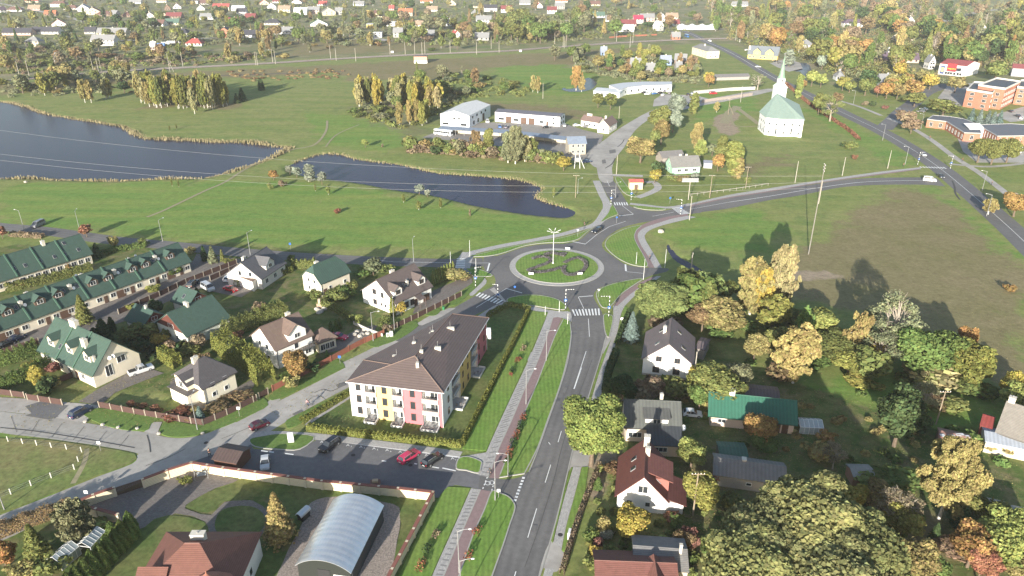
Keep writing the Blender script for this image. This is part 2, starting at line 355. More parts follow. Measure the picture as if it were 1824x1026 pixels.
reeds([LAKE1[2:9]], 7, .5, 1.1, 1.6); reeds([LAKE1[8:20]], 12, .7, 1.7, 2.4); reeds([LAKE1[19:26]], 8, .5, 1.4, 1.2)
reeds([LAKE2[1:12]], 5, .2, .6, 1.6); reeds([LAKE2[11:20]], 6, .2, .6, 1.8)
reeds([[(1128,0),(1128,0)]], 1) if 0 else None
# ---------------------------------------------------------------- roads
ribbon('road', [(-60,397),(0,404),(60,409),(130,418),(200,428),(300,437),(400,447),(505,455.5),(600,461.5),(700,466),(790,468.5),(860,467)], 6.6, ASPHR)
JUNC = [(862,458),(884,456),(905,450),(935,440),(970,435),(1005,434),(1030,429),(1045,417),(1060,404),(1080,392),(1100,385),(1101,378),(1092,364),(1081,347),(1070,321),(1092,321),(1104,339),(1119,364),(1127,369),(1139,373),(1159,376),(1178,376),(1196,373),(1228,365),(1250,361),(1252,377),(1238,380),(1214,384),(1166,393),(1145,396),(1127,400),(1107,406),(1089.6,416),(1076,428),(1072,437),(1078,447),(1091.6,456),(1109,468.5),(1125,474),(1153,477),(1190,478),(1187,484),(1165,489),(1146,496),(1117,499),(1092,504),(1070,512),(1059,521),(1057.5,530),(1062,539),(1069,550),(1074,562),(1077,582),(1079,597),(1016.5,597),(1018,575),(1016,555),(1010,545),(1000,536),(980,528),(952,524),(922,526),(902,535),(885,544),(862,552),(836,546),(858,522),(872,513),(880,508),(883,500),(879,490),(870,485),(862,478)]
sheet('junction_asphalt', JUNC, ASPH, n=2)
def band(name, lft, rgt, m, z=None, uvd=None, n=6):   # surface between two edge lines of equal point count
    a = crm(W(lft), False, n); c = crm(W(rgt), False, n); z = nz() if z is None else z; b = MB(); acc = 0
    for p, q in zip(a, c): b.v += [(p.x, p.y, z), (q.x, q.y, z)]
    for i in range(len(a)-1): b.f.append((2*i+1, 2*i+3, 2*i+2, 2*i))
    o = b.build(name, m); L = [0]
    for i in range(1, len(a)): L.append(L[-1]+(a[i]-a[i-1]).length)
    uv = o.data.uv_layers[0]
    for p in o.data.polygons:
        for li in p.loop_indices:
            vi = o.data.loops[li].vertex_index; j = vi//2; uv.data[li].uv = (L[j], 0 if vi % 2 == 0 else (a[j]-c[j]).length)
    st(o); return a, c, z
SL = [(1018,590),(1017,606),(1011,645),(997,692),(977.5,747),(960,797),(942,842),(916,905),(897,972),(877,1030),(850,1090),(790,1223)]
SR = [(1080,590),(1079,604),(1069,640),(1056,682),(1040,735),(1022,795),(1008,855),(995,910),(980,965),(960,1030),(936,1090),(883,1223)]
a_, c_, z_ = band('road', SL, SR, ASPHR)
kerbline('kerb', [p.copy() for p in a_[:37]], False, z_+.1, KERB); kerbline('kerb', [p.copy() for p in c_], False, z_+.1, KERB)
# side entrance and car park
sheet('junction_asphalt', [(855,845),(887,853),(905,854),(927,850),(946,838),(935,870),(919,908),(915,893),(905,884),(890,877.5),(875,875),(850,871)], ASPH, n=2)
sheet('car_park', [(441,781),(452,800),(500,802),(531,801),(565,783),(600,787),(700,800),(819,815),(812,833),(855,846),(852,871),(812,864),(797,868),(782,887),(600,868),(450,850),(380,838),(330,834),(360,815),(400,800)], ASPHD, smooth=False)
# south west street, old concrete street
band('road', [(880,512),(842,530),(785,562),(745,580),(677,619),(615,655),(502,712),(456,735),(400,762),(350,779)], [(902,537),(862,553),(820,573),(775,600),(720,633),(670,664),(560,722),(500,757),(462,781),(425,806)], CONC2)
band('road', [(870,514),(842,529.5),(785,561.5),(745,579.5),(700,605)], [(898,537.5),(863,553.5),(821,573),(776,600),(740,620)], ASPH)
sheet('road', [(480,770),(441,783),(400,802),(345,822),(300,842),(250,860),(205,880),(135,907),(62,936),(0,965),(-120,1010),(-120,965),(0,918),(100,879),(175,849),(236,826),(244,812),(240,806),(175,794),(75,780),(0,771),(-120,750),(-120,712),(0,733),(82,741),(150,753),(257,770),(300,779.5),(337,779.5),(375,770),(420,752)], CONC, n=3)
# north street (pale old concrete)
sheet('road', [(1070,323),(1063,300),(1061,283),(1067,258),(1080,247),(1105,228),(1160,197),(1200,188),(1240,181),(1290,171),(1368,158),(1374,163),(1290,181),(1240,190),(1165,210),(1138,226),(1122,245),(1112,262),(1098,280),(1090,300),(1092,323)], CONC2, n=3)
sheet('yard_apron', [(1066,300),(1048,288),(1040,272),(1050,262),(1068,256),(1070,280)], CONC2, n=2)
# east street and highway
band('road', [(1245,362),(1300,352),(1368,342.5),(1420,333),(1455,328),(1500,321),(1560,317),(1643,316),(1668,317)], [(1247,378),(1300,371),(1368,357),(1420,349),(1455,342),(1500,333.5),(1560,329.5),(1643,329),(1684,332)], ASPHR)
HW = [(1210,52),(1235,62),(1262,76),(1290,88),(1320,104),(1350,122),(1383,141),(1443,171),(1500,200),(1568,233),(1620,263),(1668,295),(1720,337),(1775,385),(1824,430),(1900,505)]
ribbon('highway', HW, 9.5, mat('highway_asphalt', (.12, .118, .118), .9, .15, .5, col2=(.15, .147, .143), big=.03))
ribbon('highway', [(1130,52),(1200,56),(1290,52),(1400,50),(1500,60)], 8, ASPH)
ribbon('road', [(1573,230),(1590,215),(1605,200),(1625,185),(1650,165),(1690,150)], 9, ASPHD)
ribbon('road', [(1655,285),(1640,279),(1700,283),(1720,286)], 4, CONC2, smooth=False) if 0 else None
for pts, wd in (([(575,42),(600,48),(640,62),(690,72)], 8), ([(480,72),(560,71),(640,70),(700,73)], 4), ([(-20,2),(30,12),(90,24)], 7), ([(210,72),(270,72),(320,70),(420,66)], 6), ([(120,28),(150,40),(170,46)], 6), ([(1640,40),(1690,36),(1740,22),(1824,12)], 9)):
    ribbon('road', pts, wd, CONC2)
ZR = ZC[0]
# promenade
PG = [(977,556),(959,600),(940,645),(915,698),(890,752),(867,804),(851,846)]; PM = [(988,556),(974,600),(957,645),(936,690),(913,745),(888,800),(870,851)]; PK = [(1005,556),(987,600),(970,645),(952,692),(928,748),(905,806),(888,853)]
QG = [(839,870),(825,902),(806,945),(781,1000),(755,1060),(680,1223)]; QM = [(856,872),(843,902),(824,945),(800,1003),(776,1060),(707,1223)]; QK = [(876,876),(862,908),(841,955),(819,1020),(802,1070),(750,1223)]
SLAT = mat('striped_paving', (.45, .43, .405), .9, .12, 1.5, kind='paver')
for A_, B_, C_ in ((PG, PM, PK), (QG, QM, QK)):
    a, c, z = band('pavement', A_, B_, SLAT); band('cycle_path', B_, C_, PINK)
    kerbline('kerb', [q.copy() for q in c], False, z+.01, KERB, .2, .05)
    b = MB(); zz = nz(); acc = 0; nx_ = 1.0          # darker cross bands laid in the grey paving
    for i in range(len(a)-1):
        L = (a[i+1]-a[i]).length; acc += L
        k = 0; t_ = .5
        while t_ < L:
            f = t_/L; g = min(1, f+.32/L); r0, r1 = (.12, .72) if k % 2 else (.3, .9)
            q = [a[i].lerp(a[i+1], f).lerp(c[i].lerp(c[i+1], f), r) for r in (r0, r1)]+[a[i].lerp(a[i+1], g).lerp(c[i].lerp(c[i+1], g), r) for r in (r1, r0)]
            b.poly([(p.x, p.y, zz) for p in reversed(q)]); t_ += 1.0; k += 1
    for f_ in range(len(b.f)):
        pass
    st(b.build('paving_band', mat('dark_paving', (.22, .21, .205), .9, .1, 2)))
sheet('pavement', [(944,552),(950,546),(975,552),(1003,555),(1016,556),(1018,573),(1003,567),(985,566),(975,585),(965,585),(974,560)], PAVE, n=2)
band('pavement', [(905,536),(880,545),(846,566),(815,585)], [(950,547),(905,542),(869,563),(830,590)], PAVE)
sheet('pavement', [(819,814),(867,806),(858,832),(850,846),(842,836),(825,824)], PAVE, smooth=False)
sheet('pavement', [(945,627),(934,641),(943,643),(954,628)], PAVE, smooth=False)
# pavements by the right side, crossings and the east street
band('pavement', [(1092,545),(1092,566),(1086,600),(1077,627),(1062,682),(1045,740)], [(1113,545),(1106,560),(1100,590),(1089,627),(1075,687),(1060,740)], SLAT)
sheet('pavement', [(1078,602),(1086,600),(1100,598),(1097,612),(1089,628),(1077,628),(1070,632),(1074,618)], CONC2, n=2)
sheet('pavement', [(1022,795),(1042,770),(1052,800),(1054,830),(1042,832),(1018,832),(1010,845)], CONC2, n=2)
band('pavement', [(1021,832),(1007,880),(994,930),(985,970)], [(1036,832),(1024,880),(1009,935),(1000,980)], SLAT)
sheet('pavement', [(981,963),(1000,980),(1006,992),(998,1013),(985,1020),(968,1012),(958,1035),(964,1005)], CONC2, n=2)
band('pavement', [(971,1013),(955,1070)], [(987,1013),(972,1070)], SLAT)
band('cycle_path', [(1225,381),(1195,385),(1166,392),(1146,400),(1130,409),(1127,420),(1132,434),(1144,452),(1155,477)], [(1226,385),(1198,390),(1172,398),(1151,405),(1140,412),(1136,421),(1141,436),(1155,458),(1167,477)], PINK)
band('pavement', [(1226,384.5),(1198,389.5),(1172,397.5),(1151,404.5),(1140,411.5),(1136,420.5),(1141,435.5),(1155,457.5),(1166,477)], [(1240,387),(1210,394),(1182,401),(1160,409),(1150,417),(1149,425),(1157,440),(1168,458),(1179,477)], PAVE)
band('cycle_path', [(1160,494),(1135,506),(1110,523),(1092,545)], [(1170,492),(1145,508),(1122,525),(1100,545)], PINK)
band('pavement', [(1170,492),(1145,508),(1122,525),(1100,545)], [(1178,492),(1156,508),(1133,525),(1113,545)], PAVE)
band('pavement', [(1228,363),(1300,347),(1368,336),(1450,323),(1560,307),(1640,298)], [(1230,366),(1300,351.5),(1368,341),(1450,327),(1560,311),(1640,301)], PAVE)
band('cycle_path', [(1230,365.5),(1300,351),(1368,340.5),(1450,326.5),(1560,310.5),(1640,300.5)], [(1231,368),(1300,353),(1368,342.5),(1450,328),(1560,312.5),(1640,302)], PINK)
ribbon('pavement', [(1122,363),(1150,366),(1190,370),(1230,364)], 2.2, PAVE)
ribbon('pavement', [(1062,322),(1072,345),(1081,365),(1076,385),(1062,400)], 3.0, PAVE)
ribbon('pavement', [(1085,362),(1078,375),(1062,398),(1035,408),(1000,418),(950,428),(900,437),(850,448),(828,454)], 2.6, PAVE)
ribbon('pavement', [(822,484),(829,460),(836,450)], 4.5, PAVE, smooth=False)
sheet('pavement', [(805,496),(812,485),(822,482),(832,484),(850,491),(864,496),(866,505),(852,518),(842,527),(836,524),(850,508),(852,498),(835,492),(822,492)], PAVE, n=2)
ribbon('pavement', [(1092,312),(1120,313),(1145,314)], 3, PAVE)
ribbon('pavement', [(1135,352),(1155,345),(1172,335),(1165,325),(1150,325)], 3, PAVE)
ribbon('pavement', [(1583,211),(1620,226),(1660,250),(1700,280),(1750,312),(1824,370)], 3, CONC2)
ribbon('pavement', [(1490,178),(1530,190),(1570,206)], 2.5, CONC2)
ribbon('pavement', [(1690,292),(1760,297),(1824,291)], 2.5, CONC2)
band('pavement', [(630,690),(565,738),(543,757)], [(640,700),(577,748),(560,765)], PAVE)
band('pavement', [(440,775),(470,768),(560,772),(640,781),(740,793),(824,805)], [(446,783),(480,780),(565,784),(640,792),(740,804),(819,814)], PAVE)
for pl in ([(602,650),(640,632),(672,616),(690,612),(668,628),(622,656)], [(740,578),(770,560),(800,549),(812,549),(786,565),(752,580)], [(456,735),(490,705),(500,712),(478,728)], [(257,770),(272,752),(289,752),(279,775)], [(82,741),(60,712),(178,722),(168,735),(150,753)]):
    sheet('driveway', pl, CONC2, smooth=False)
sheet('driveway', [(-60,703),(0,708),(70,712),(100,716),(140,752),(80,741),(0,733),(-60,720)], CONC2, smooth=False)
# villa yard paving
sheet('yard_paving', [(205,882),(258,865),(345,838),(430,852),(384,870),(331,900),(340,910),(376,918),(400,895),(450,892),(480,915),(478,940),(450,965),(400,968),(372,948),(366,930),(312,915),(246,944),(160,918),(135,908)], PAVEY, n=2)
sheet('garden_lawn', [(383,932),(395,910),(425,902),(455,905),(472,922),(468,942),(448,957),(410,962),(388,950)], LAWND, z=.12)
sheet('garden_lawn', [(344,838),(400,847),(460,856),(575,872),(770,892),(760,935),(700,1040),(660,1080),(640,1060),(715,965),(712,925),(690,900),(640,890),(560,895),(540,920),(520,960),(505,900),(470,885),(430,892),(400,893),(385,905),(368,914),(335,905),(333,900),(372,876),(425,855)], LAWND, n=2)
sheet('garden_lawn', [(250,946),(300,918),(364,930),(372,950),(395,968),(450,975),(500,970),(500,1060),(440,1060),(300,1060),(180,1060)], LAWND, n=2)
sheet('gravel_bed', [(545,918),(555,895),(600,885),(700,898),(712,920),(708,960),(670,1060),(480,1100),(505,1000),(530,950)], GRAVEL, n=3)
sheet('yard_paving', [(-40,605),(60,570),(150,540),(240,506),(345,464),(350,452),(430,462),(425,470),(380,490),(300,522),(210,560),(95,576),(0,610),(-40,622)], PAVEY, smooth=False)
band('road', [(-60,620),(0,607),(95,572),(210,556),(300,520),(380,488),(430,464)], [(-60,655),(0,632),(75,610),(215,575),(315,530),(395,500),(440,470)], PAVEY)
sheet('yard_paving', [(172,695),(252,652),(292,665),(240,685),(205,700),(178,722),(140,716)], PAVEY, smooth=False)
sheet('yard_paving', [(345,490),(395,478),(440,485),(470,505),(430,530),(380,520),(350,512)], PAVEY, smooth=False)
sheet('yard_paving', [(615,598),(645,585),(672,580),(655,600),(620,618),(590,628),(575,625)], PAVEY, n=2)
sheet('yard_paving', [(735,560),(745,530),(790,510),(840,490),(842,505),(800,530),(770,545)], PAVEY, smooth=False)
sheet('yard_paving', [(306,708),(303,680),(318,672),(345,720),(420,692),(456,672),(452,690),(412,712),(340,735)], PAVEY, smooth=False)
# lawns: raised islands with stone kerbs
def lawn(pts, n=4, kerb=True, z=.14, m=LAWN): return sheet('lawn', pts, m, z=z+nz()*.02, h=.2, kerb=KERB if kerb else None, n=n)
a = [P(908,477), P(1076,477), P(993,442.5), P(993,510.5)]; cx = (a[0].x+a[1].x)/2; cy = (a[2].y+a[3].y)/2; R0 = (a[1].x-a[0].x)/2
circ = lambda r, n=64: [Vector((cx+r*math.cos(2*math.pi*k/n), cy+r*math.sin(2*math.pi*k/n), 0)) for k in range(n)]
sheet('roundabout_apron', circ(R0), PAVE, z=.10, smooth=False, raw=True, h=.1, kerb=KERB)
sheet('roundabout_island', circ(R0*.885), LAWN, z=.19, smooth=False, raw=True, h=.15, kerb=KERB)
RC = Vector((cx, cy, 0))
lawn([(1078,437),(1084,424),(1100,414),(1120,406),(1142,402),(1134,410),(1130,422),(1135,436),(1146,455),(1153,474),(1130,473),(1109,465),(1090,452)])
lawn([(1063,522),(1075,512),(1100,504),(1130,498),(1145,497),(1132,506),(1108,523),(1088,545),(1074,548),(1065,535)])
lawn([(1075,563),(1084,561),(1092,566),(1088,588),(1084,601),(1078,592)])
lawn([(904,533),(922,528),(952,526),(980,530),(999,537),(1009,547),(1002,552),(975,549),(950,545),(910,541)])
lawn([(829,480),(842,478.5),(862,483),(877,491),(860,493),(838,490)])
lawn([(1092,366),(1100,380),(1099,383),(1086,388),(1070,396),(1083,380),(1087,370)])
lawn([(1129,369),(1140,367),(1160,369),(1185,372),(1178,374.5),(1155,374),(1140,372)])
lawn([(1096,318),(1105,317),(1114,328),(1128,345),(1133,351),(1122,349),(1108,340)])
lawn([(835,457),(858,452),(900,442),(950,433),(1000,424),(1040,413),(1060,403),(1045,414),(1030,426),(1005,432),(970,433),(935,438),(905,448),(884,454),(862,457)])
def strip(lf, rg, m=LAWN, kerb=False, z=.13): return sheet('lawn', crm(W(lf), False, 4)+list(reversed(crm(W(rg), False, 4))), m, z=z+nz()*.02, smooth=False, raw=True, h=.12, kerb=KERB if kerb else None)
strip([(941,554),(920,600),(875,700),(840,765),(824,800)], [(976,557),(958,600),(914,698),(889,752),(866,804)])
sheet('lawn', [(824,800),(866,804),(866,800),(862,806),(845,806)], LAWN, smooth=False)
strip([(1004,568),(988,600),(971,645),(953,692),(929,748),(906,806),(889,851)], [(1015,572),(1017,600),(1009,645),(996,692),(976,747),(958,797),(934,844)], kerb=True)
lawn([(817,818),(833,814),(856,822),(857,830),(852,843),(830,838),(813,835)], n=3)
strip([(798,868),(780,890),(730,985),(695,1060)], [(838,870),(824,902),(780,1000),(754,1060)])
lawn([(876,876),(890,879),(905,885),(915,896),(917,908),(908,935),(896,972),(876,1028),(855,1090),(803,1070),(820,1020),(842,955),(863,908)], n=4)
strip([(1017,836),(1004,880),(990,930),(981,962)], [(1020,833),(1006,880),(993,930),(984,968)]); strip([(1037,833),(1025,880),(1010,935),(1001,980)], [(1048,832),(1040,885),(1024,940),(1006,985)])
strip([(1088,606),(1074,645),(1058,690),(1046,730)], [(1076,628),(1067,655),(1057,690),(1045,730)]); strip([(1113,545),(1107,560),(1101,590),(1093,610)], [(1120,550),(1114,565),(1108,590),(1098,612)])
lawn([(1085,323),(1086,324),(1100,345),(1090,345)], n=2, kerb=False) if 0 else None
G2 = mat('verge_grass', (.11, .175, .04), .95, .3, 1.5, bump=.3)
for pl in ([(660,608),(700,585),(735,572),(744,577),(742,584),(715,602),(685,614),(668,619),(655,614)], [(755,556),(775,548),(785,553),(776,562),(760,562)], [(797,543),(820,522),(848,498),(858,485),(862,498),(840,520),(818,540),(805,545)],
           [(560,670),(590,645),(604,642),(614,652),(600,662),(500,710),(480,706),(520,680)], [(150,740),(170,728),(240,735),(286,742),(270,755),(258,768),(200,762)], [(285,768),(300,750),(360,758),(400,738),(455,706),(478,722),(440,742),(400,760),(345,777),(300,778)],
           [(445,783),(470,777),(505,773),(560,778),(535,800),(500,801),(455,796)], [(510,750),(535,736),(620,698),(622,704),(560,735),(535,755),(515,763),(510,758)]):
    sheet('verge', pl, G2, z=.11+nz()*.02, n=3, h=.1, kerb=KERB if pl[0][1] > 770 and pl[0][0] > 440 else None)
sheet('garden_lawn', [(905,545),(940,551),(918,600),(872,692),(822,788),(760,783),(640,770),(548,758),(632,705),(700,640),(868,566)], LAWND, smooth=False)
sheet('verge', [(0,781),(75,783),(175,797),(240,809),(232,826),(170,848),(100,877),(0,915),(-200,990),(-200,760)], mat('rough_grass', (.14, .18, .05), .95, .4, .9, col2=(.2, .18, .075), big=.09, bump=.3), n=2)
PATHM = mat('trodden_path', (.28, .25, .15), .95, .2, .8)
for pts, wd in (([(262,387),(290,376),(330,357),(370,338),(400,325),(440,300),(480,282),(520,267),(560,258),(580,235),(583,215)], 1.2), ([(155,800),(150,825),(130,862)], .9), ([(580,262),(600,240),(640,222)], .8), ([(1308,189),(1330,205),(1352,222)], 3), ([(1302,207),(1310,224),(1350,225)], 1.2), ([(1315,190),(1300,200),(1290,220)], 5)):
    ribbon('path', pts, wd, PATHM)
# markings
ZC[0] = ZR+.0005; ZS[0] = .0003
def mark(name, p0, p1, wd, z=None, n=1, gap=0): 
    a, c = W([p0, p1]); d = c-a; L = d.length; d.normalize(); nr = Vector((-d.y, d.x, 0))*wd/2; b = MB(); z = z or nz()
    seg = L if n == 1 else (L-gap*(n-1))/n
    for i in range(n):
        s_ = a+d*(i*(seg+gap)); e = s_+d*seg; b.poly([(s_-nr).to_tuple()[:2]+(z,), (e-nr).to_tuple()[:2]+(z,), (e+nr).to_tuple()[:2]+(z,), (s_+nr).to_tuple()[:2]+(z,)])
    return st(b.build(name, WHITE))
def zebra(p0, p1, q0, q1, n):      # p0-p1 one side of the crossing, q0-q1 the other; n bars
    a, b_, c, d = W([p0, p1, q0, q1]); m = MB(); z = .108+nz()*.02
    for i in range(n):
        f0 = (i+.25)/n; f1 = (i+.75)/n
        q = [a.lerp(b_, f0), a.lerp(b_, f1), c.lerp(d, f1), c.lerp(d, f0)]
        if area(q) < 0: q.reverse()
        m.poly([(p.x, p.y, z) for p in q])
    st(m.build('crosswalk', WHITE))
zebra((1017,552),(1069,550),(1022,563),(1070,562),9)
zebra((853,521),(898,536),(846,527),(887,543),8)
zebra((829,459),(828,478),(822,460),(811,479),7) if 0 else zebra((814,460),(811,478),(829,460),(828,478),6)
zebra((1092,361),(1118,361),(1094,366),(1120,366),6)
zebra((1196,371),(1212,383),(1210,369),(1230,381),7)
zebra((1640,299),(1688,301),(1636,297),(1682,298),9)
for p0, p1, wd in (((980,792),(977,788),.15),((700,466.6),(808,468.2),.15),((655,463),(700,466),.15),((834,468.5),(872,468.5),.15),((872,469),(868,483),.45),((902,514),(848,548),.15),((902,514),(930,522),.3),((1031,529),(1056,527),.3),((1030,529),(1040,550),.15),((1114,471),(1115,483),.5),((1116,484),(1145,487),.15),((1020,430.5),(1043,435),.35),((1043,434.5),(1063,418),.15),((1103,384.5),(1128,382),.35),((1128,381.5),(1108,366),.15),((1089,341),(1098,350),.15),((1081,322),(1086,332),.15),((1162,385.5),(1200,378),.15),((1063,418),(1085,404),.15),((1085,404),(1115,394),.15),((1228,373),(1300,360),.15)):
    mark('road_marking', p0, p1, wd)
ribbon('road_marking', [(1300,360),(1368,350),(1420,341),(1455,335),(1530,325),(1600,322),(1650,322)], .25, WHITE)
for p0, p1 in (((1048,568),(1050,600)),((1044,626),(1022,693)),((1000,768),(994,788)),((981,828),(971,860)),((956,906),(940,958)),((919,1018),(910,1050)),((1036,655),(1023,693))): mark('road_marking', p0, p1, .14)
mark('road_marking', (933,850),(917,893), .5, n=8, gap=.35)
mark('road_marking', (868,850),(860,871), .2, n=4, gap=.5); mark('road_marking', (882,853),(876,874), .2, n=4, gap=.5)
b = MB(); z = nz()
for px_ in ((869,861),(876,860)):     # painted bicycle on the crossing
    c = P(*px_)
    for k in range(14):
        t0, t1 = 2*math.pi*k/14, 2*math.pi*(k+1)/14
        b.poly([(c.x+.42*math.cos(t0), c.y+.42*math.sin(t0), z), (c.x+.55*math.cos(t0), c.y+.55*math.sin(t0), z), (c.x+.55*math.cos(t1), c.y+.55*math.sin(t1), z), (c.x+.42*math.cos(t1), c.y+.42*math.sin(t1), z)])
st(b.build('bicycle_marking', WHITE))
ribbon('road_marking', [(p[0], p[1]) for p in HW[6:]], .16, WHITE)
ribbon('road_marking', [(p[0], p[1]) for p in HW[:7]], .3, WHITE)
mark('road_marking', (561,781),(819,815), .35)
BAYM = mat('worn_paint', (.17, .17, .17), .8, .2, 3)
for i in range(12):
    x = 560+i*23.3; y = 782+i*2.95; st(MB().build('bay_line', BAYM)) if 0 else ribbon('bay_line', [(x, y), (x-24, y+16)], .09, BAYM, smooth=False)
for p0, p1 in (((465,803),(477,805)),((480,805),(488,806)),((508,808),(523,810)),((770,832),(782,834)),((788,834),(812,839)),((680,821),(688,822)),((738,826),(743,827))): mark('road_marking', p0, p1, .3)
def text_mesh(s, size, ext=0.0):
    c = bpy.data.curves.new('t', 'FONT'); c.body = s; c.size = size; c.extrude = ext; c.align_x = 'CENTER'; c.align_y = 'CENTER'
    o = bpy.data.objects.new('t', c); link(o); bpy.context.view_layer.update()
    me = bpy.data.meshes.new_from_object(o.evaluated_get(bpy.context.evaluated_depsgraph_get())); bpy.data.objects.remove(o); return me
TXT = {}
def text(s, size, m, loc, rot, name, parent=None, ext=0.0):
    me = text_mesh(s, size, ext); me.materials.clear(); me.materials.append(m); o = bpy.data.objects.new(name, me); link(o); o.location = loc; o.rotation_euler = rot
    if parent: o.parent = parent
    return o
for i in range(11):
    if i in (1, 7, 9): continue
    p = P(573+i*23.3, 787.5+i*2.95); st(text('A', 1.0, WHITE, (p.x, p.y, nz()), (0, 0, .15), 'bay_letter')); st(text(str(i+1), .6, WHITE, (p.x+.75, p.y-.4, nz(.001)), (0, 0, .15), 'bay_number'))
# manholes
b = MB(); 
for q in ((629,811),(367,789),(998,953),(560,803),(730,829)): c = P(*q); b.lathe([(.4, .0), (.4, .115)], 14, (c.x, c.y)) if 0 else None
DK = mat('dark_iron', (.05, .045, .045), .7, .1, 3)
for q in ((629,811),(367,789),(570,805),(731,829),(998,953)):
    c = P(*q); mb = MB(); z = nz(); mb.poly([(c.x+.42*math.cos(2*math.pi*k/14), c.y+.42*math.sin(2*math.pi*k/14), max(z, .0)) for k in range(14)]); st(mb.build('manhole_cover', DK))
ZC[0] = .06; ZS[0] = .0008
# tar seams, patches and tyre-dark spots on the old streets
TAR = mat('tar_patch', (.07, .068, .066), .85, .25, 1.5); PATCH = mat('asphalt_patch', (.15, .145, .14), .9, .2, 1)
ZC[0] = max(ZC[0], ZR+.03)
for pts, wd in (([(0,762),(60,768),(120,777),(180,787),(240,798)], .22), ([(262,775),(266,790),(268,806)], .18), ([(1055,640),(1040,680),(1018,740),(1000,800),(985,860),(960,940),(935,1010)], .07), ([(560,700),(575,694),(590,697),(605,690)], .16), ([(548,716),(556,708),(570,706),(580,712)], .1), ([(1078,300),(1090,292),(1096,282)], .5), ([(1100,262),(1108,255),(1112,248)], .4), ([(1696,322),(1700,332),(1702,345),(1710,356)], .7), ([(20,742),(30,770)], .07), ([(70,748),(55,772)], .07), ([(110,755),(92,780)], .07), ([(150,760),(130,785)], .07), ([(190,768),(172,790)], .07), ([(230,775),(212,797)], .07), ([(330,800),(300,815),(260,830)], .1), ([(395,782),(430,768),(470,750)], .1)):
    ribbon('tar_seam', pts, wd, TAR)
for q in ([(1085,268),(1096,266),(1097,272),(1086,274)], [(1072,285),(1078,284),(1080,291),(1073,292)], [(598,686),(612,681),(617,686),(603,692)], [(1000,700),(1006,690),(1011,691),(1006,702)], [(60,735),(105,742),(88,748),(45,741)], [(948,935),(957,936),(952,948),(944,947)], [(520,738),(536,730),(541,734),(526,742)]): sheet('road_patch', q, PATCH, smooth=False)
sheet('tarmac_pad', [(45,724),(70,716),(122,723),(98,746),(60,741)], ASPHD, smooth=False)
# railway
BAL = mat('ballast', (.13, .1, .085), .95, .35, 1.5); RAIL = mat('rail_steel', (.28, .25, .23), .5, .1, 1)
RL = [(-150,160),(0,145),(95,136),(180,129),(260,124),(400,117),(500,111.5),(600,105),(700,99.5),(800,95),(900,91),(985,84.5),(1110,76),(1200,71.5),(1262,69.5),(1330,67),(1400,64)]
rp = crm(W(RL), False, 6)
ribbon('railway_ballast', offs(rp, 0), 11, BAL, raw=True, smooth=False)
RL2 = [(400,136),(500,132),(615,128),(700,119),(780,112)]
ribbon('railway_ballast', [(240,136),(400,134.5),(500,131),(615,127)], 3.5, BAL)
for d in (-3.3, -1.8, 1.8, 3.3):
    b = MB(); q = offs(rp, d); z0 = nz()
    for a, c in zip(q, q[1:]): b.tube((a.x, a.y, z0+.12), (c.x, c.y, z0+.12), .09, n=4)
    st(b.build('rail', RAIL))
ribbon('kerb', offs(rp, 6.2), .5, KERB, raw=True, smooth=False)
# industrial yard
sheet('yard_concrete', [(752,245),(775,236),(800,225),(870,218),(1010,222),(1040,232),(1075,240),(1072,252),(1052,268),(1044,285),(1020,286),(985,282),(900,262),(820,252)], mat('yard_concrete', (.27, .25, .225), .9, .15, .5, col2=(.22, .205, .19), big=.05), smooth=False)
sheet('yard_concrete', [(1165,178),(1180,168),(1240,170),(1262,176),(1230,190),(1195,186),(1163,190)], CONC2, smooth=False)
sheet('yard_concrete', [(1375,112),(1400,104),(1425,112),(1430,122),(1405,128),(1385,120),(1370,112)], CONC2, smooth=False)
sheet('yard_concrete', [(1690,150),(1740,148),(1765,160),(1740,185),(1700,190),(1670,175)], CONC2, smooth=False)
sheet('yard_concrete', [(1705,245),(1740,255),(1760,280),(1824,270),(1824,290),(1740,290),(1715,270)], CONC2, smooth=False)
sheet('yard_concrete', [(1770,205),(1824,190),(1824,215),(1800,218)], CONC2, smooth=False)
# ---------------------------------------------------------------- builders: houses
PLASTER = mat('plaster', kind='', col=(.62, .58, .5), rough=.9, var=.06, scale=.8)
WALL = mat('wall_paint', kind='', col=(.5, .5, .5), rough=.9, var=.05, scale=.8)
def objcol(name, rough=.8, var=.08, scale=.8, pat=None):
    m = mat(name, rough=rough, var=var, scale=scale, kind=pat or 'x')
    t = m.node_tree; rgb = [n for n in t.nodes if n.type == 'RGB'][0]; oi = t.nodes.new('ShaderNodeObjectInfo')
    for l in list(rgb.outputs[0].links): t.links.new(oi.outputs['Color'], l.to_socket)
    return m
PAINT = objcol('painted_render', .9, .07, .6); ROOF = objcol('seam_roof', .6, .14, .7, 'seam'); TILE = objcol('tile_roof', .75, .16, 1.2, 'tile'); BTILE = objcol('apartment_roof', .6, .12, .5, 'bigtile'); PLAIN = objcol('plain_painted', .6, .05, 2); GLOSS = objcol('car_paint', .25, .03, 1)
GLOSS.node_tree.nodes['Principled BSDF'].inputs['Coat Weight'].default_value = .6
BRICKM = mat('brick', (.46, .2, .13), .9, .12, .8, kind='brick')
GLASS = mat('window_glass', (.035, .04, .045), .12, .3, .4, spec=.8)
WF = mat('white_frame', (.7, .7, .68), .6, .04, 2); BF = mat('brown_frame', (.11, .065, .045), .6, .1, 2)
METAL = mat('galvanised', (.3, .3, .3), .5, .1, 2, metal=.3); WHITEM = mat('white_metal', (.68, .68, .67), .5, .05, 2)
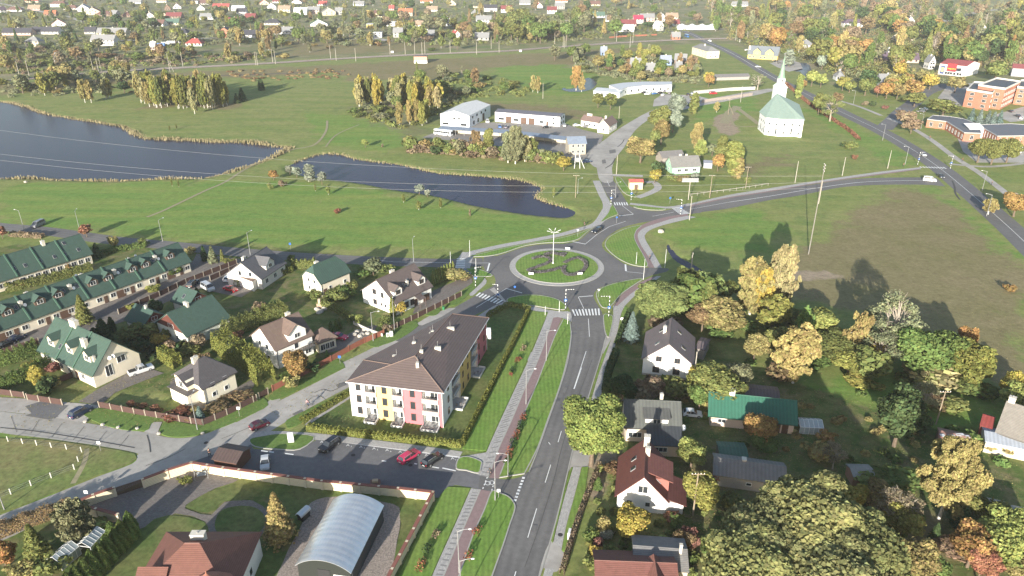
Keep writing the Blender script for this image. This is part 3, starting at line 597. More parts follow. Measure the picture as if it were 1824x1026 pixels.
DARK = mat('dark_trim', (.03, .03, .032), .6, .1, 2); TYRE = mat('tyre', (.018, .018, .018), .9, .1, 5); WOODD = mat('brown_boards', (.13, .07, .05), .8, .2, 1.5, kind='slat')
CHIM = mat('chimney_render', (.58, .54, .46), .9, .1, 2)
_w = {}
def winmesh(w_, h, fm, two=True):
    k = (round(w_, 2), round(h, 2), fm.name)
    if k in _w: return _w[k]
    f = .08; b = MB(); b.box(-w_/2, -.07, 0, w_/2, .02, f).box(-w_/2, -.07, h-f, w_/2, .02, h).box(-w_/2, -.07, f, -w_/2+f, .02, h-f).box(w_/2-f, -.07, f, w_/2, .02, h-f)
    n = max(1, round(w_/.8))
    for i in range(1, n): x = -w_/2+w_*i/n; b.box(x-.03, -.06, f, x+.03, .02, h-f)
    p = MB().box(-w_/2+f, -.035, f, w_/2-f, -.005, h-f)
    j = MB(); j.v = b.v+p.v; j.f = b.f+[tuple(i+len(b.v) for i in f) for f in p.f]; jm = j.mesh('window', fm); jm.materials.append(GLASS)
    for i in range(len(b.f), len(j.f)): jm.polygons[i].material_index = 1
    _w[k] = (b.mesh('window', fm), p.mesh('pane', GLASS), jm); return _w[k]
def window(parent, loc, rot, w_=1.2, h=1.3, fm=None, name='window', pane=True):
    a, p, j = winmesh(w_, h, fm or WF); o = part(name, a if pane else j, parent, loc, rot)
    if pane: part('pane', p, o)
    return o
def house(name, E0, E1, Wd, ez, rise, roof, wall, look, cat='house', hip=0., over=.45, wins=(), chim=(), dorm=(), sky=(), group=None, pat=None, wallm=None, gable=None, detail=True, fm=None, door=(), base=None, final=False, pxref=None, rot=None):
    if rot is None:
        e0, e1 = P(E0[0], E0[1], ez), P(E1[0], E1[1], ez); u = e1-e0; L = u.length; u.normalize(); n = Vector((-u.y, u.x, 0))
        Wm = abs((P(Wd[0], Wd[1], ez)-e0).dot(n)) if isinstance(Wd, tuple) else Wd
    else:
        c = P(E0[0], E0[1]); L, Wm = E1; a_ = rot; u = Vector((math.cos(a_), math.sin(a_), 0)); n = Vector((-u.y, u.x, 0)); e0 = c-u*L/2-n*Wm*.5
    org = e0+u*over+n*over; org.z = 0; r = thing(name, org, math.atan2(u.y, u.x), look, cat, group, pxref, final)
    l, w_ = L-2*over, Wm-2*over; o = over; sl = rise/(Wm/2) if rise else 0; hz = ez+sl*o-.16 if rise else ez
    # walls
    b = MB()
    if rise and hip < 1:
        zt = ez+rise*(1-hip)-.2; yt = (zt+.2-ez)/sl-o if sl else 0
        sec = [(0, 0), (w_, 0), (w_, hz)]+([(w_/2, ez+rise-.22)] if hip == 0 else [(w_-yt, zt), (yt, zt)])+[(0, hz)]
        b.prism([(0, y, z) for y, z in sec], [(l, y, z) for y, z in sec]); b.f = [tuple(reversed(f)) for f in b.f]
    else: b.box(0, 0, 0, l, w_, hz)
    wl = b.build('wall', wallm or PAINT, r, color=wall)
    if base: MB().box(-.04, -.04, 0, l+.04, w_+.04, .5).build('plinth', PAINT, r, color=base)
    rm = {'seam': ROOF, 'tile': TILE, None: TILE, 'plain': PLAIN}.get(pat, TILE)
    b = MB(); x0, x1, y0, y1 = -o, l+o, -o, w_+o; ym = w_/2; zr = ez+rise
    if rise:
        d = hip*Wm/2*(.95 if hip == 1 else .8); zv = ez+rise*(1-hip); f = (1-hip)*Wm/2
        if hip == 0:
            b.slab([(x0, y0, ez), (x1, y0, ez), (x1, ym, zr), (x0, ym, zr)], .16); b.slab([(x1, y1, ez), (x0, y1, ez), (x0, ym, zr), (x1, ym, zr)], .16)
        else:
            F = [(x0, y0, ez), (x1, y0, ez)]+([(x1, y0+f, zv)] if hip < 1 else [])+[(x1-d, ym, zr), (x0+d, ym, zr)]+([(x0, y0+f, zv)] if hip < 1 else [])
            B = [(x1, y1, ez), (x0, y1, ez)]+([(x0, y1-f, zv)] if hip < 1 else [])+[(x0+d, ym, zr), (x1-d, ym, zr)]+([(x1, y1-f, zv)] if hip < 1 else [])
            b.slab(F, .14); b.slab(B, .14); b.slab([(x0, y1-f, zv), (x0, y0+f, zv), (x0+d, ym, zr)], .14); b.slab([(x1, y0+f, zv), (x1, y1-f, zv), (x1-d, ym, zr)], .14)
    else: b.box(x0, y0, ez, x1, y1, ez+.25)
    b.build('roof', rm, r, color=roof)
    if gable and hip == 0:      # timber clad gable triangles, proud of the wall
        for xx in (-.03, l+.03): 
            g = MB(); s_ = 1 if xx > 0 else -1; g.prism([(xx-.02, .15, hz+.1), (xx-.02, w_-.15, hz+.1), (xx-.02, w_/2, zr-.35)], [(xx+.02, .15, hz+.1), (xx+.02, w_-.15, hz+.1), (xx+.02, w_/2, zr-.35)]); g.build('gable_cladding', PAINT, r, color=gable)
    if rise and detail:
        RI = MB()
        d = hip*Wm/2*(.95 if hip == 1 else .8) if hip else 0
        RI.tube((x0+d, ym, zr+.02), (x1-d, ym, zr+.02), .11, n=5); RI.build('ridge_cap', PLAIN, r, color=tuple(c*.8 for c in roof))
        G = MB(); G.box(x0, y0-.12, ez-.14, x1, y0-.01, ez-.03); G.tube((.1, -.1, .1), (.1, -.1, ez-.1), .05, n=5); G.build('gutter', PLAIN, r, color=tuple(c*.7 for c in roof))
    def zro(y): return ez+(min(y, w_-y)+o)*sl
    for (cx_, cy_, cw, cd, up) in chim:
        x = cx_*l; y = cy_*w_; zb = zro(y)-.5; zt = max(zro(y), zb)+up
        c = MB().box(x-cw/2, y-cd/2, zb, x+cw/2, y+cd/2, zt).box(x-cw/2-.06, y-cd/2-.06, zt, x+cw/2+.06, y+cd/2+.06, zt+.12)
        co = c.build('chimney', CHIM, r)
        if detail: MB().tube((x, y, zt+.1), (x, y, zt+.45), .12, n=8).build('chimney_pot', METAL, co)
    for (sd, s_, z, ww, hh) in wins:
        if sd == 'f': q, ro = (s_*l, -.005, z), 0
        elif sd == 'b': q, ro = (s_*l, w_+.005, z), math.pi
        elif sd == 'l': q, ro = (-.005, s_*w_, z), -math.pi/2
        else: q, ro = (l+.005, s_*w_, z), math.pi/2
        window(r, q, ro, ww, hh, fm, pane=detail)
    for (sd, s_, ww, hh) in door:
        q, ro = {'f': ((s_*l, -.01, 0), 0), 'b': ((s_*l, w_+.01, 0), math.pi), 'l': ((-.01, s_*w_, 0), -math.pi/2), 'r': ((l+.01, s_*w_, 0), math.pi/2)}[sd]
        dm = MB().box(-ww/2, -.05, 0, ww/2, .02, hh); dd = dm.build('door', BF, r); dd.location = q; dd.rotation_euler = (0, 0, ro)
        if ww < 1.6: MB().box(ww/2-.2, -.12, 1.0, ww/2-.1, -.05, 1.08).build('handle', METAL, dd)
    for (sd, s_, dw, dh, set_) in dorm:       # side, position, width, wall height, setback from eave
        x = s_*l; y = -o+set_ if sd == 'f' else w_+o-set_; sg = 1 if sd == 'f' else -1
        z0 = ez+set_*sl-.1; zt = z0+dh; rr = dw*.42; depth = (dh+rr)/sl+.2; yb = y+sg*depth; ym2 = y+sg*dh/sl
        dm = MB(); sec = [(x-dw/2, z0), (x+dw/2, z0), (x+dw/2, zt), (x, zt+rr), (x-dw/2, zt)]
        dm.prism([(a_, y, c_) for a_, c_ in sec], [(a_, yb, c_) for a_, c_ in sec]); do = dm.build('dormer', PAINT, r, color=wall if gable is None else gable)
        rf = MB(); e = .28; k = rr/(dw/2)
        rf.slab([(x-dw/2-e, y-sg*.35, zt-e*k), (x, y-sg*.35, zt+rr+.05), (x, yb, zt+rr+.05), (x-dw/2-e, ym2, zt-e*k)], .1)
        rf.slab([(x+dw/2+e, y-sg*.35, zt-e*k), (x, y-sg*.35, zt+rr+.05), (x, yb, zt+rr+.05), (x+dw/2+e, ym2, zt-e*k)], .1)
        rf.build('dormer_roof', rm, do, color=roof); wo = winmesh(min(1.5, dw*.62), min(1.2, dh*.85), fm or WF)
        part('window', wo[0], do, (x, y-sg*.01, z0+dh*.15+.1), 0 if sg > 0 else math.pi); part('pane', wo[1], do, (x, y-sg*.01, z0+dh*.15+.1), 0 if sg > 0 else math.pi)
    for (sd, s_, t_) in sky:
        x = s_*l; y = -o+t_*Wm/2 if sd == 'f' else w_+o-t_*Wm/2; z = ez+t_*rise
        a_ = math.atan(sl) * (1 if sd == 'f' else -1)
        so_ = MB().box(-.42, -.6, -.02, .42, .6, .1).build('skylight', METAL, r); so_.location = (x, y, z); so_.rotation_euler = (a_, 0, 0)
        MB().box(-.34, -.52, .1, .34, .52, .13).build('pane', GLASS, so_)
    r['_l'] = l; r['_w'] = w_
    return r
def blk(parent, name, x0, y0, z0, x1, y1, z1, m=None, color=None): return MB().box(x0, y0, z0, x1, y1, z1).build(name, m or PAINT, parent, color=color)
# ---------------------------------------------------------------- builders: trees
BARK = mat('bark', (.14, .105, .075), .95, .3, 3); BIRCHB = mat('birch_bark', (.55, .53, .48), .9, .35, 2.5)
def leaves_mesh(name, pts, size, seed, elong=1.0, outward=None, blobr=None, flat=.0):
    g = np.random.default_rng(seed); n = len(pts); a = g.normal(size=(n, 3)); 
    if outward is not None: a = a*.7+outward*1.3
    a /= np.linalg.norm(a, axis=1)[:, None]; r = g.normal(size=(n, 3)); u = np.cross(a, r); u /= np.linalg.norm(u, axis=1)[:, None]+1e-9; v = np.cross(a, u)
    if elong != 1.0:
        v = v*.4+np.array([0, 0, -1.0]); v /= np.linalg.norm(v, axis=1)[:, None]; u = np.cross(a, v); u /= np.linalg.norm(u, axis=1)[:, None]+1e-9
    s = size*g.uniform(.55, 1.25, (n, 1)); u = u*s*.5; v = v*s*.5*elong
    q = np.stack([pts-u*.9-v*.35, pts+u*.5-v*.9, pts+u*.95+v*.4, pts-u*.4+v], 1).reshape(-1, 3).astype(np.float32)
    me = bpy.data.meshes.new(name); me.vertices.add(4*n); me.vertices.foreach_set('co', q.ravel()); me.loops.add(4*n); me.loops.foreach_set('vertex_index', np.arange(4*n, dtype=np.int32))
    me.polygons.add(n); me.polygons.foreach_set('loop_start', np.arange(0, 4*n, 4, dtype=np.int32)); me.polygons.foreach_set('loop_total', np.full(n, 4, np.int32)); me.update(calc_edges=True)
    br = blobr if blobr is not None else g.uniform(0, 1, n)
    at = me.attributes.new('b', 'FLOAT', 'FACE'); at.data.foreach_set('value', np.clip(.55*g.uniform(0, 1, n)+.45*br, 0, 1).astype(np.float32))
    at = me.attributes.new('v', 'FLOAT', 'FACE'); at.data.foreach_set('value', np.clip(.45*g.uniform(0, 1, n)+.55*np.roll(br, 7), 0, 1).astype(np.float32))
    me.materials.append(FOL); return me
def blob_points(blobs, n, g, thick=.35):
    vol = np.array([b[3]*b[4]*b[5] for b in blobs])**.67; k = g.choice(len(blobs), n, p=vol/vol.sum()); d = g.normal(size=(n, 3)); d /= np.linalg.norm(d, axis=1)[:, None]
    r = 1-thick*g.uniform(0, 1, (n, 1))**1.5+g.normal(size=(n, 1))*.05; B = np.array(blobs); p = B[k, :3]+d*r*B[k, 3:6]; br = g.uniform(0, 1, len(blobs))[k]
    return p, d, br
def trunk_mb(top, r0, limbs, seed=0, base=-.3):
    b = MB(); rr = random.Random(seed); p = Vector((0, 0, base)); N = 4; prev = p
    for i in range(1, N+1):
        q = Vector((rr.uniform(-.12, .12), rr.uniform(-.12, .12), base+(top-base)*i/N)); b.tube(prev, q, r0*(1-.8*(i-1)/N), r0*(1-.8*i/N), 7); prev = q
    for (z, e) in limbs:
        s_ = Vector((0, 0, z)); e = Vector(e); m_ = s_.lerp(e, .5)+Vector((0, 0, .25)); b.tube(s_, m_, r0*.4, r0*.22, 5); b.tube(m_, e, r0*.22, r0*.06, 5)
    return b
PROTO = {}
def proto(kind, q, var):
    key = (kind, q, var)
    if key in PROTO: return PROTO[key]
    sd = (['round', 'birch', 'spruce', 'thuja', 'shrub', 'sparse', 'poplar', 'oak'].index(kind)*37+q*11+var*101)+5; g = np.random.default_rng(sd); rr = random.Random(sd)
    N = [1000, 7500, 30000][q]; LS = [.95, .46, .27][q]; el = 1.0; bark = BARK; thick = .4
    if kind in ('round', 'oak'):
        bl = [(0, 0, 6, 2.9, 2.9, 3.1)]; nb = 24 if kind == 'round' else 44
        for i in range(nb):
            t = rr.uniform(0, 6.28); z = rr.uniform(-.75, 1); ra = math.sqrt(max(0, 1-z*z*.8)); s_ = rr.uniform(.6, 1.35) if kind == 'round' else rr.uniform(.45, 1.0)
            k = rr.uniform(.7, 1.12); bl.append((2.7*ra*math.cos(t)*k, 2.7*ra*math.sin(t)*k, 6+2.9*z*k, s_*1.05, s_*1.05, s_*.9))
        p, d, br = blob_points(bl, N if kind == 'round' else N*2, g); tr = trunk_mb(6.5, .28, [(2.2+.3*i, (b[0]*.8, b[1]*.8, b[2])) for i, b in enumerate(bl[1:8])], sd)
    elif kind == 'birch':
        bl = []; el = 1.9; LS *= .62; bark = BIRCHB; thick = .8
        for i in range(75):
            z = rr.uniform(1.7, 9.5); R = 2.05*math.sin(min(1, max(.05, (10-z)/8.6))**.75*math.pi*.82)+.15; t = rr.uniform(0, 6.28); k = math.sqrt(rr.uniform(.05, 1))*rr.uniform(.85, 1.12); s_ = rr.uniform(.22, .5); bl.append((R*k*math.cos(t), R*k*math.sin(t), z, s_, s_, s_*1.7))
        bl.append((0, 0, 5.5, 1.3, 1.3, 3.6)); p, d, br = blob_points(bl, int(N*1.7), g, .9); tr = trunk_mb(9.3, .16, [(1.8+.3*i, (b[0]*1.1, b[1]*1.1, b[2])) for i, b in enumerate(sorted(bl[:18], key=lambda b: b[2]))], sd)
    elif kind == 'poplar':
        bl = [(rr.uniform(-.5, .5), rr.uniform(-.5, .5), 1.2+i*.48, (1.35-.9*abs(i/18-.4)), (1.35-.9*abs(i/18-.4)), .9) for i in range(18)]
        p, d, br = blob_points(bl, N, g); tr = trunk_mb(8, .2, [], sd)
    elif kind == 'spruce':
        n = N; z = g.uniform(0, 1, n)**.8; lay = np.floor(z*13)/13; f = z*13-np.floor(z*13); R = 2.3*(1-z*.97)*(1-.35*f)+.08; t = g.uniform(0, 6.28, n); R = R*(1+.16*np.sin(t*7+lay*40))*np.sqrt(g.uniform(.35, 1, n))
        p = np.stack([R*np.cos(t), R*np.sin(t), .6+z*9.3-R*.12], 1); d = np.stack([np.cos(t), np.sin(t), .4*np.ones(n)], 1); br = .5+.5*np.sin(t*5+lay*30); tr = trunk_mb(9, .18, [], sd); LS *= .85
    elif kind == 'thuja':
        n = int(N*.8); z = g.uniform(0, 1, n); R = 1.15*np.sin(np.clip(z*.93+.12, 0, 1)**.8*math.pi)**.45*(1-.35*z); t = g.uniform(0, 6.28, n); R = R*(1+.1*np.sin(t*6+z*9))*np.sqrt(g.uniform(.6, 1.05, n))
        p = np.stack([R*np.cos(t), R*np.sin(t), .15+z*9.8], 1); d = np.stack([np.cos(t), np.sin(t), .6*np.ones(n)], 1); br = .5+.5*np.sin(t*6+z*6); tr = trunk_mb(4, .14, [], sd); LS *= .75; el = 1.01
    elif kind == 'shrub':
        bl = [(0, 0, 4, 3, 3, 3.4)]+[(rr.uniform(-3, 3), rr.uniform(-3, 3), rr.uniform(3, 7), rr.uniform(1.4, 2.3), rr.uniform(1.4, 2.3), rr.uniform(1.6, 2.6)) for _ in range(10)]
        p, d, br = blob_points(bl, int(N*.8), g); tr = trunk_mb(4, .22, [(.3, (b[0]*.9, b[1]*.9, b[2])) for b in bl[1:7]], sd); LS *= 1.25
    else:
        bl = []; thick = 1
        for i in range(22):
            z = rr.uniform(3.2, 9.6); t = rr.uniform(0, 6.28); R = 3.2*math.sin(min(1, (10.4-z)/7.4)*math.pi*.75)*rr.uniform(.4, 1); s_ = rr.uniform(.6, 1.1); bl.append((R*math.cos(t), R*math.sin(t), z, s_, s_, s_))
        p, d, br = blob_points(bl, int(N*.5), g, 1); LS *= .55; bark = mat('pale_bark', (.3, .26, .21), .9, .2, 2); tr = trunk_mb(8.5, .26, [(2.2+.22*i, (b[0], b[1], b[2])) for i, b in enumerate(bl)], sd)
        for b_ in bl:
            for _ in range(4): tr.tube((b_[0]*.5, b_[1]*.5, b_[2]-.8), (b_[0]+rr.uniform(-.9, .9), b_[1]+rr.uniform(-.9, .9), b_[2]+rr.uniform(-.2, 1)), .045, .015, 3)
    p[:, 2] = np.maximum(p[:, 2], .1); cm = leaves_mesh('crown', p, LS, sd, el, d if kind != 'birch' else None, br); tm = tr.mesh('trunk', bark)
    jo = None
    if q == 0:      # small copies: crown and trunk in one mesh
        ev = tm; bmv = [v.co[:] for v in tm.vertices]; n0 = len(cm.vertices); V = [v.co[:] for v in cm.vertices]+bmv; F = [tuple(pp.vertices) for pp in cm.polygons]+[tuple(i+n0 for i in pp.vertices) for pp in tm.polygons]
        jo = bpy.data.meshes.new('tree'); jo.from_pydata(V, [], F); jo.materials.append(FOL); jo.materials.append(bark); nc = len(cm.polygons)
        mi = np.zeros(len(F), np.int32); mi[nc:] = 1; jo.polygons.foreach_set('material_index', mi)
        for nm in ('b', 'v'):
            src = np.zeros(nc, np.float32); cm.attributes[nm].data.foreach_get('value', src); at = jo.attributes.new(nm, 'FLOAT', 'FACE'); at.data.foreach_set('value', np.concatenate([src, np.full(len(F)-nc, .5, np.float32)]))
    PROTO[key] = (cm, tm, jo); return PROTO[key]
BW = {'round': 7.6, 'oak': 7.6, 'birch': 5.2, 'poplar': 3.2, 'spruce': 4.6, 'thuja': 2.3, 'shrub': 9.5, 'sparse': 7.2}
COL = {'green': (.125, .175, .055), 'dark green': (.065, .10, .042), 'olive': (.17, .19, .065), 'yellow-green': (.24, .24, .07), 'yellow': (.37, .31, .08), 'golden': (.29, .25, .105), 'orange': (.33, .215, .085),
       'rust red': (.25, .13, .08), 'brown': (.235, .185, .12), 'grey-green': (.195, .205, .115), 'silver': (.27, .30, .23), 'blue-green': (.15, .2, .18), 'pale golden': (.31, .285, .145), 'copper': (.245, .18, .095), 'lime green': (.25, .28, .09), 'crimson': (.24, .12, .095), 'street lime': (.205, .24, .075), 'oak leaf': (.235, .245, .10), 'oak shade': (.205, .225, .10), 'sage': (.165, .215, .08), 'hedge': (.185, .20, .055)}
NM = {'round': 'leafy_tree', 'oak': 'oak_tree', 'birch': 'birch_tree', 'poplar': 'poplar_tree', 'spruce': 'spruce_tree', 'thuja': 'thuja', 'shrub': 'shrub', 'sparse': 'bare_tree'}
LK = {'round': 'leafy tree', 'oak': 'broad oak', 'birch': 'birch', 'poplar': 'slender poplar', 'spruce': 'spruce', 'thuja': 'clipped thuja', 'shrub': 'bush', 'sparse': 'half-bare tree'}
def tree(kind, col, x, y, h, w_=None, q=None, look=None, group=None, pos=None):
    p = P(x, y) if pos is None else pos; s_ = S(y); mp_ = kind == 'round' and col in ('orange', 'golden', 'rust red', 'copper', 'yellow', 'crimson'); wl_ = kind == 'round' and col in ('grey-green', 'silver'); nm_ = 'autumn_leafy_tree' if mp_ else 'pale_leafy_tree' if wl_ else NM[kind]  # round trees split into kinds by leaf colour alone, species not known
    if w_ is None: w_ = h*BW[kind]/10*random.uniform(.9, 1.1)
    if q is None: q = 0 if h*s_ < 42 else (1 if h*s_ < 150 else 2)
    var = random.randrange(3 if q < 2 else 2); cm, tm, jo = proto(kind, q, var); c = COL[col]; j = random.uniform(.85, 1.15); c = (c[0]*j*random.uniform(.93, 1.07), c[1]*j, c[2]*j, 1)
    sc = (w_/BW[kind], w_/BW[kind], h/10); rz = random.uniform(0, 6.28); lk = look or f"{col} {'maple' if mp_ else 'willow' if wl_ else LK[kind]}"; cat = 'tree' if kind not in ('shrub', 'thuja') else ('bush' if kind == 'shrub' else 'thuja')
    if q == 0:
        o = bpy.data.objects.new(nm_, jo); link(o); o.location = p; o.rotation_euler = (0, 0, rz); o.scale = sc; o.color = c; tag(o, lk, cat, group, None if pos is None else PX(p), False); return o
    r = thing(nm_, p, rz, lk, cat, group, PX(p)); 
    a = part('crown', cm, r, color=c[:3], scale=sc); part('trunk', tm, r, scale=sc); return r
# ---------------------------------------------------------------- builders: vehicles
CARS = {'hatch': (3.9, 1.7, 1.48, [(0, .55, .0), (.15, .82, 0), (1.05, .9, 0), (1.75, .92, 1.42), (2.4, .92, 1.48), (3.3, .94, 1.4), (3.8, .95, .0), (3.9, .6, 0)]),
        'suv': (4.6, 1.85, 1.68, [(0, .65, 0), (.15, .95, 0), (1.15, 1.02, 0), (1.85, 1.05, 1.6), (2.6, 1.05, 1.68), (4.1, 1.07, 1.6), (4.5, 1.05, 0), (4.6, .7, 0)]),
        'wagon': (4.7, 1.78, 1.46, [(0, .5, 0), (.2, .74, 0), (1.3, .88, 0), (2.05, .9, 1.4), (2.7, .92, 1.46), (4.2, .94, 1.38), (4.6, .93, 0), (4.7, .6, 0)]),
        'sedan': (4.6, 1.78, 1.44, [(0, .5, 0), (.2, .74, 0), (1.25, .88, 0), (2.0, .9, 1.38), (2.5, .92, 1.44), (3.2, .92, 1.36), (3.85, .95, 0), (4.5, .9, 0), (4.6, .6, 0)]),
        'van': (5.0, 1.95, 2.0, [(0, .8, 0), (.2, 1.05, 0), (.8, 1.15, 0), (1.5, 1.15, 1.92), (2.2, 1.15, 2.0), (4.8, 1.15, 1.95), (4.95, 1.1, 0), (5, .8, 0)]),
        'pickup': (5.4, 1.9, 1.75, [(0, .75, 0), (.15, 1.0, 0), (1.3, 1.08, 0), (1.95, 1.1, 1.7), (2.5, 1.1, 1.75), (3.3, 1.1, 1.7), (3.55, 1.1, 0), (5.3, 1.1, 0), (5.4, .75, 0)]),
        'bus': (10.5, 2.5, 2.9, [(0, 1.0, 2.5), (.1, 1.2, 2.8), (.5, 1.2, 2.9), (10.2, 1.2, 2.9), (10.5, 1.2, 2.8)])}
CM = {}
def carmesh(kind):
    if kind in CM: return CM[kind]
    L, Wc, H, sec = CARS[kind]; b = MB(); cols = []; hw = Wc/2
    for x, zb, zr in sec:
        top = zr if zr else zb; tw = hw*.78 if zr else hw*.9
        e = .93 if x in (sec[0][0], sec[-1][0]) else 1
        cols.append([(x, -hw*e*.97, .28), (x, -hw*e, zb*.75), (x, -hw*e*.97, zb), (x, -tw*e, top), (x, tw*e, top), (x, hw*e*.97, zb), (x, hw*e, zb*.75), (x, hw*e*.97, .28)])
    i0 = 0
    for c in cols: b.v += c
    n = 8
    for j in range(len(cols)-1):
        for k in range(n): b.f.append((j*n+k, j*n+(k+1) % n, (j+1)*n+(k+1) % n, (j+1)*n+k))
    b.f.append(tuple(reversed(range(n)))); b.f.append(tuple((len(cols)-1)*n+k for k in range(n)))
    b.f = [tuple(reversed(f)) for f in b.f]
    body = b.mesh('body', GLOSS)
    # glass: windscreen, rear window, sides lie just proud of the cabin
    cab = [i for i, s_ in enumerate(sec) if s_[2]]; a, z = cab[0], cab[-1]; gl = []
    def quadf(p, q, r, s_, ins=.1, off=.012):
        c = (Vector(p)+Vector(q)+Vector(r)+Vector(s_))/4; V = [Vector(t).lerp(c, ins) for t in (p, q, r, s_)]; nr = (V[1]-V[0]).cross(V[2]-V[0]).normalized()
        if nr.dot(c-Vector((L/2, 0, .8))) < 0: nr = -nr
        return [t+nr*off for t in V], nr
    def gmesh(name, quads, m=GLASS):
        g = MB()
        for q_ in quads: V, nr = quadf(*q_); g.prism(V, [t+nr*.012 for t in V])
        return g.mesh(name, m)
    parts = []
    if kind != 'bus':
        w1 = gmesh('windscreen', [(cols[a-1][2], cols[a-1][5], cols[a][4], cols[a][3])]); w2 = gmesh('rear_window', [(cols[z+1][2], cols[z+1][5], cols[z][4], cols[z][3])])
        sL = gmesh('side_window', [(cols[i][2], cols[i+1][2], cols[i+1][3], cols[i][3]) for i in range(a, z)]+[((cols[a-1][2]), cols[a][2], cols[a][3], cols[a][3])]); sR = gmesh('side_window', [(cols[i][5], cols[i+1][5], cols[i+1][4], cols[i][4]) for i in range(a, z)]+[((cols[a-1][5]), cols[a][5], cols[a][4], cols[a][4])])
        parts += [w1, w2, sL, sR]
    else:
        for sg in (-1, 1):
            g = MB()
            for i in range(7): x = .6+i*1.4; yy = sorted((sg*(hw*.9), sg*(hw*1.0))); g.box(x, yy[0]+.0, 1.35, x+1.25, yy[1]+.0, 2.3)
            parts.append(g.mesh('side_window', GLASS))
        parts.append(MB().box(-.06, -1.05, 1.2, .0, 1.05, 2.4).mesh('windscreen', GLASS))
    wh = MB(); R = .33 if kind != 'bus' else .5
    prof = [(R*.6, -.1), (R, -.1), (R, .1), (R*.6, .1)]
    wm_ = MB(); n = 14
    wm_.tube((0, -.11, 0), (0, .11, 0), R, n=n); wt = wm_.mesh('wheel', TYRE); rim = MB(); rim.tube((0, -.12, 0), (0, .12, 0), R*.62, n=10); rm_ = rim.mesh('rim', METAL)
    hl = MB().box(-.015, -.18, -.07, .1, .18, .07).mesh('headlight', WHITEM); tl = MB().box(-.1, -.12, -.08, .015, .12, .08).mesh('taillight', mat('tail_lamp_red', (.35, .02, .02), .3, .05, 3))
    lp = MB().box(-.02, -.26, -.06, .02, .26, .06).mesh('number_plate', WHITEM)
    ex = []
    if kind == 'pickup': ex.append(MB().box(3.7, -.75, 1.1, 5.25, .75, 1.13).mesh('load_bed', DARK))
    if kind in ('suv', 'wagon', 'van'): ex.append(MB().box(2.1, -.66, H-.04, 4.0, -.6, H+.04).box(2.1, .6, H-.04, 4.0, .66, H+.04).mesh('roof_rail', METAL))
    CM[kind] = (body, parts, wt, rm_, hl, tl, lp, ex, R); return CM[kind]
CN = {'black': (.012, .013, .016), 'dark grey': (.04, .042, .048), 'dark blue': (.02, .03, .07), 'silver': (.5, .51, .52), 'white': (.75, .75, .74), 'red': (.45, .02, .025), 'maroon': (.065, .01, .018), 'crimson': (.5, .03, .07), 'grey': (.2, .2, .21), 'blue': (.05, .16, .4), 'pink-red': (.5, .04, .1)}
def car(kind, col, x, y, ang, look, group=None, z=.07, name=None, cat=None):
    body, wins, wt, rim, hl, tl, lp, ex, R = carmesh(kind); L, Wc, H, sec = CARS[kind]; c = P(x, y)
    if isinstance(ang, tuple): a = math.atan2(P(ang[2], ang[3]).y-P(ang[0], ang[1]).y, P(ang[2], ang[3]).x-P(ang[0], ang[1]).x)
    else: a = math.radians(ang)   # ang: heading of the nose, 0 = +x
    r = thing(name or {'bus': 'bus', 'van': 'parked_van', 'pickup': 'pickup_truck'}.get(kind, 'parked_car'), (c.x+math.cos(a)*L/2, c.y+math.sin(a)*L/2, z), a+math.pi, look, cat or {'bus': 'bus', 'van': 'van', 'pickup': 'pickup'}.get(kind, 'car'), group, (x, y))
    part('body', body, r, color=CN[col])
    for w_ in wins: part(w_.name.split('.')[0], w_, r)
    xs = (L*.18, L*.8)
    for xx in xs:
        for sg in (-1, 1): o = part('wheel', wt, r, (xx, sg*(Wc/2-.1), R)); part('rim', rim, o)
    for sg in (-1, 1): part('headlight', hl, r, (0.02, sg*(Wc/2-.32), .62 if kind != 'bus' else .8)); part('taillight', tl, r, (L-.02, sg*(Wc/2-.25), .78 if kind != 'bus' else 1))
    part('number_plate', lp, r, (L, 0, .5)); 
    for e in ex: part(e.name.split('.')[0], e, r)
    return r
# ---------------------------------------------------------------- builders: street furniture
def lamp(x, y, h, ang=0, arm=1.6, look='grey street lamp', heads=1, group='street lamps', q=1, name='street_lamp', m=None):
    p = P(x, y); r = thing(name, p, math.radians(ang), look, 'street lamp', group, (x, y)); m = m or METAL
    b = MB(); b.tube((0, 0, 0), (0, 0, 1.2), .11, .11, 8); b.tube((0, 0, 1.2), (0, 0, h), .08, .055, 8); b.build('pole', m, r)
    for k in range(heads):
        a = 2*math.pi*k/max(heads, 1); dx, dy = math.cos(a), math.sin(a); ar = MB(); ar.tube((0, 0, h-.25), (dx*arm*.55, dy*arm*.55, h+.05), .045, n=6).tube((dx*arm*.55, dy*arm*.55, h+.05), (dx*arm, dy*arm, h+.12), .045, n=6); ao = ar.build('arm', m, r)
        hd = MB(); hd.lathe([(.06, -.1), (.2, -.07), (.22, .0), (.1, .1)], 10); ho = hd.build('lamp_head', WHITEM, ao); ho.location = (dx*(arm+.25), dy*(arm+.25), h+.1); ho.scale = (1.3, .7, .8); ho.rotation_euler = (0, 0, a)
    return r
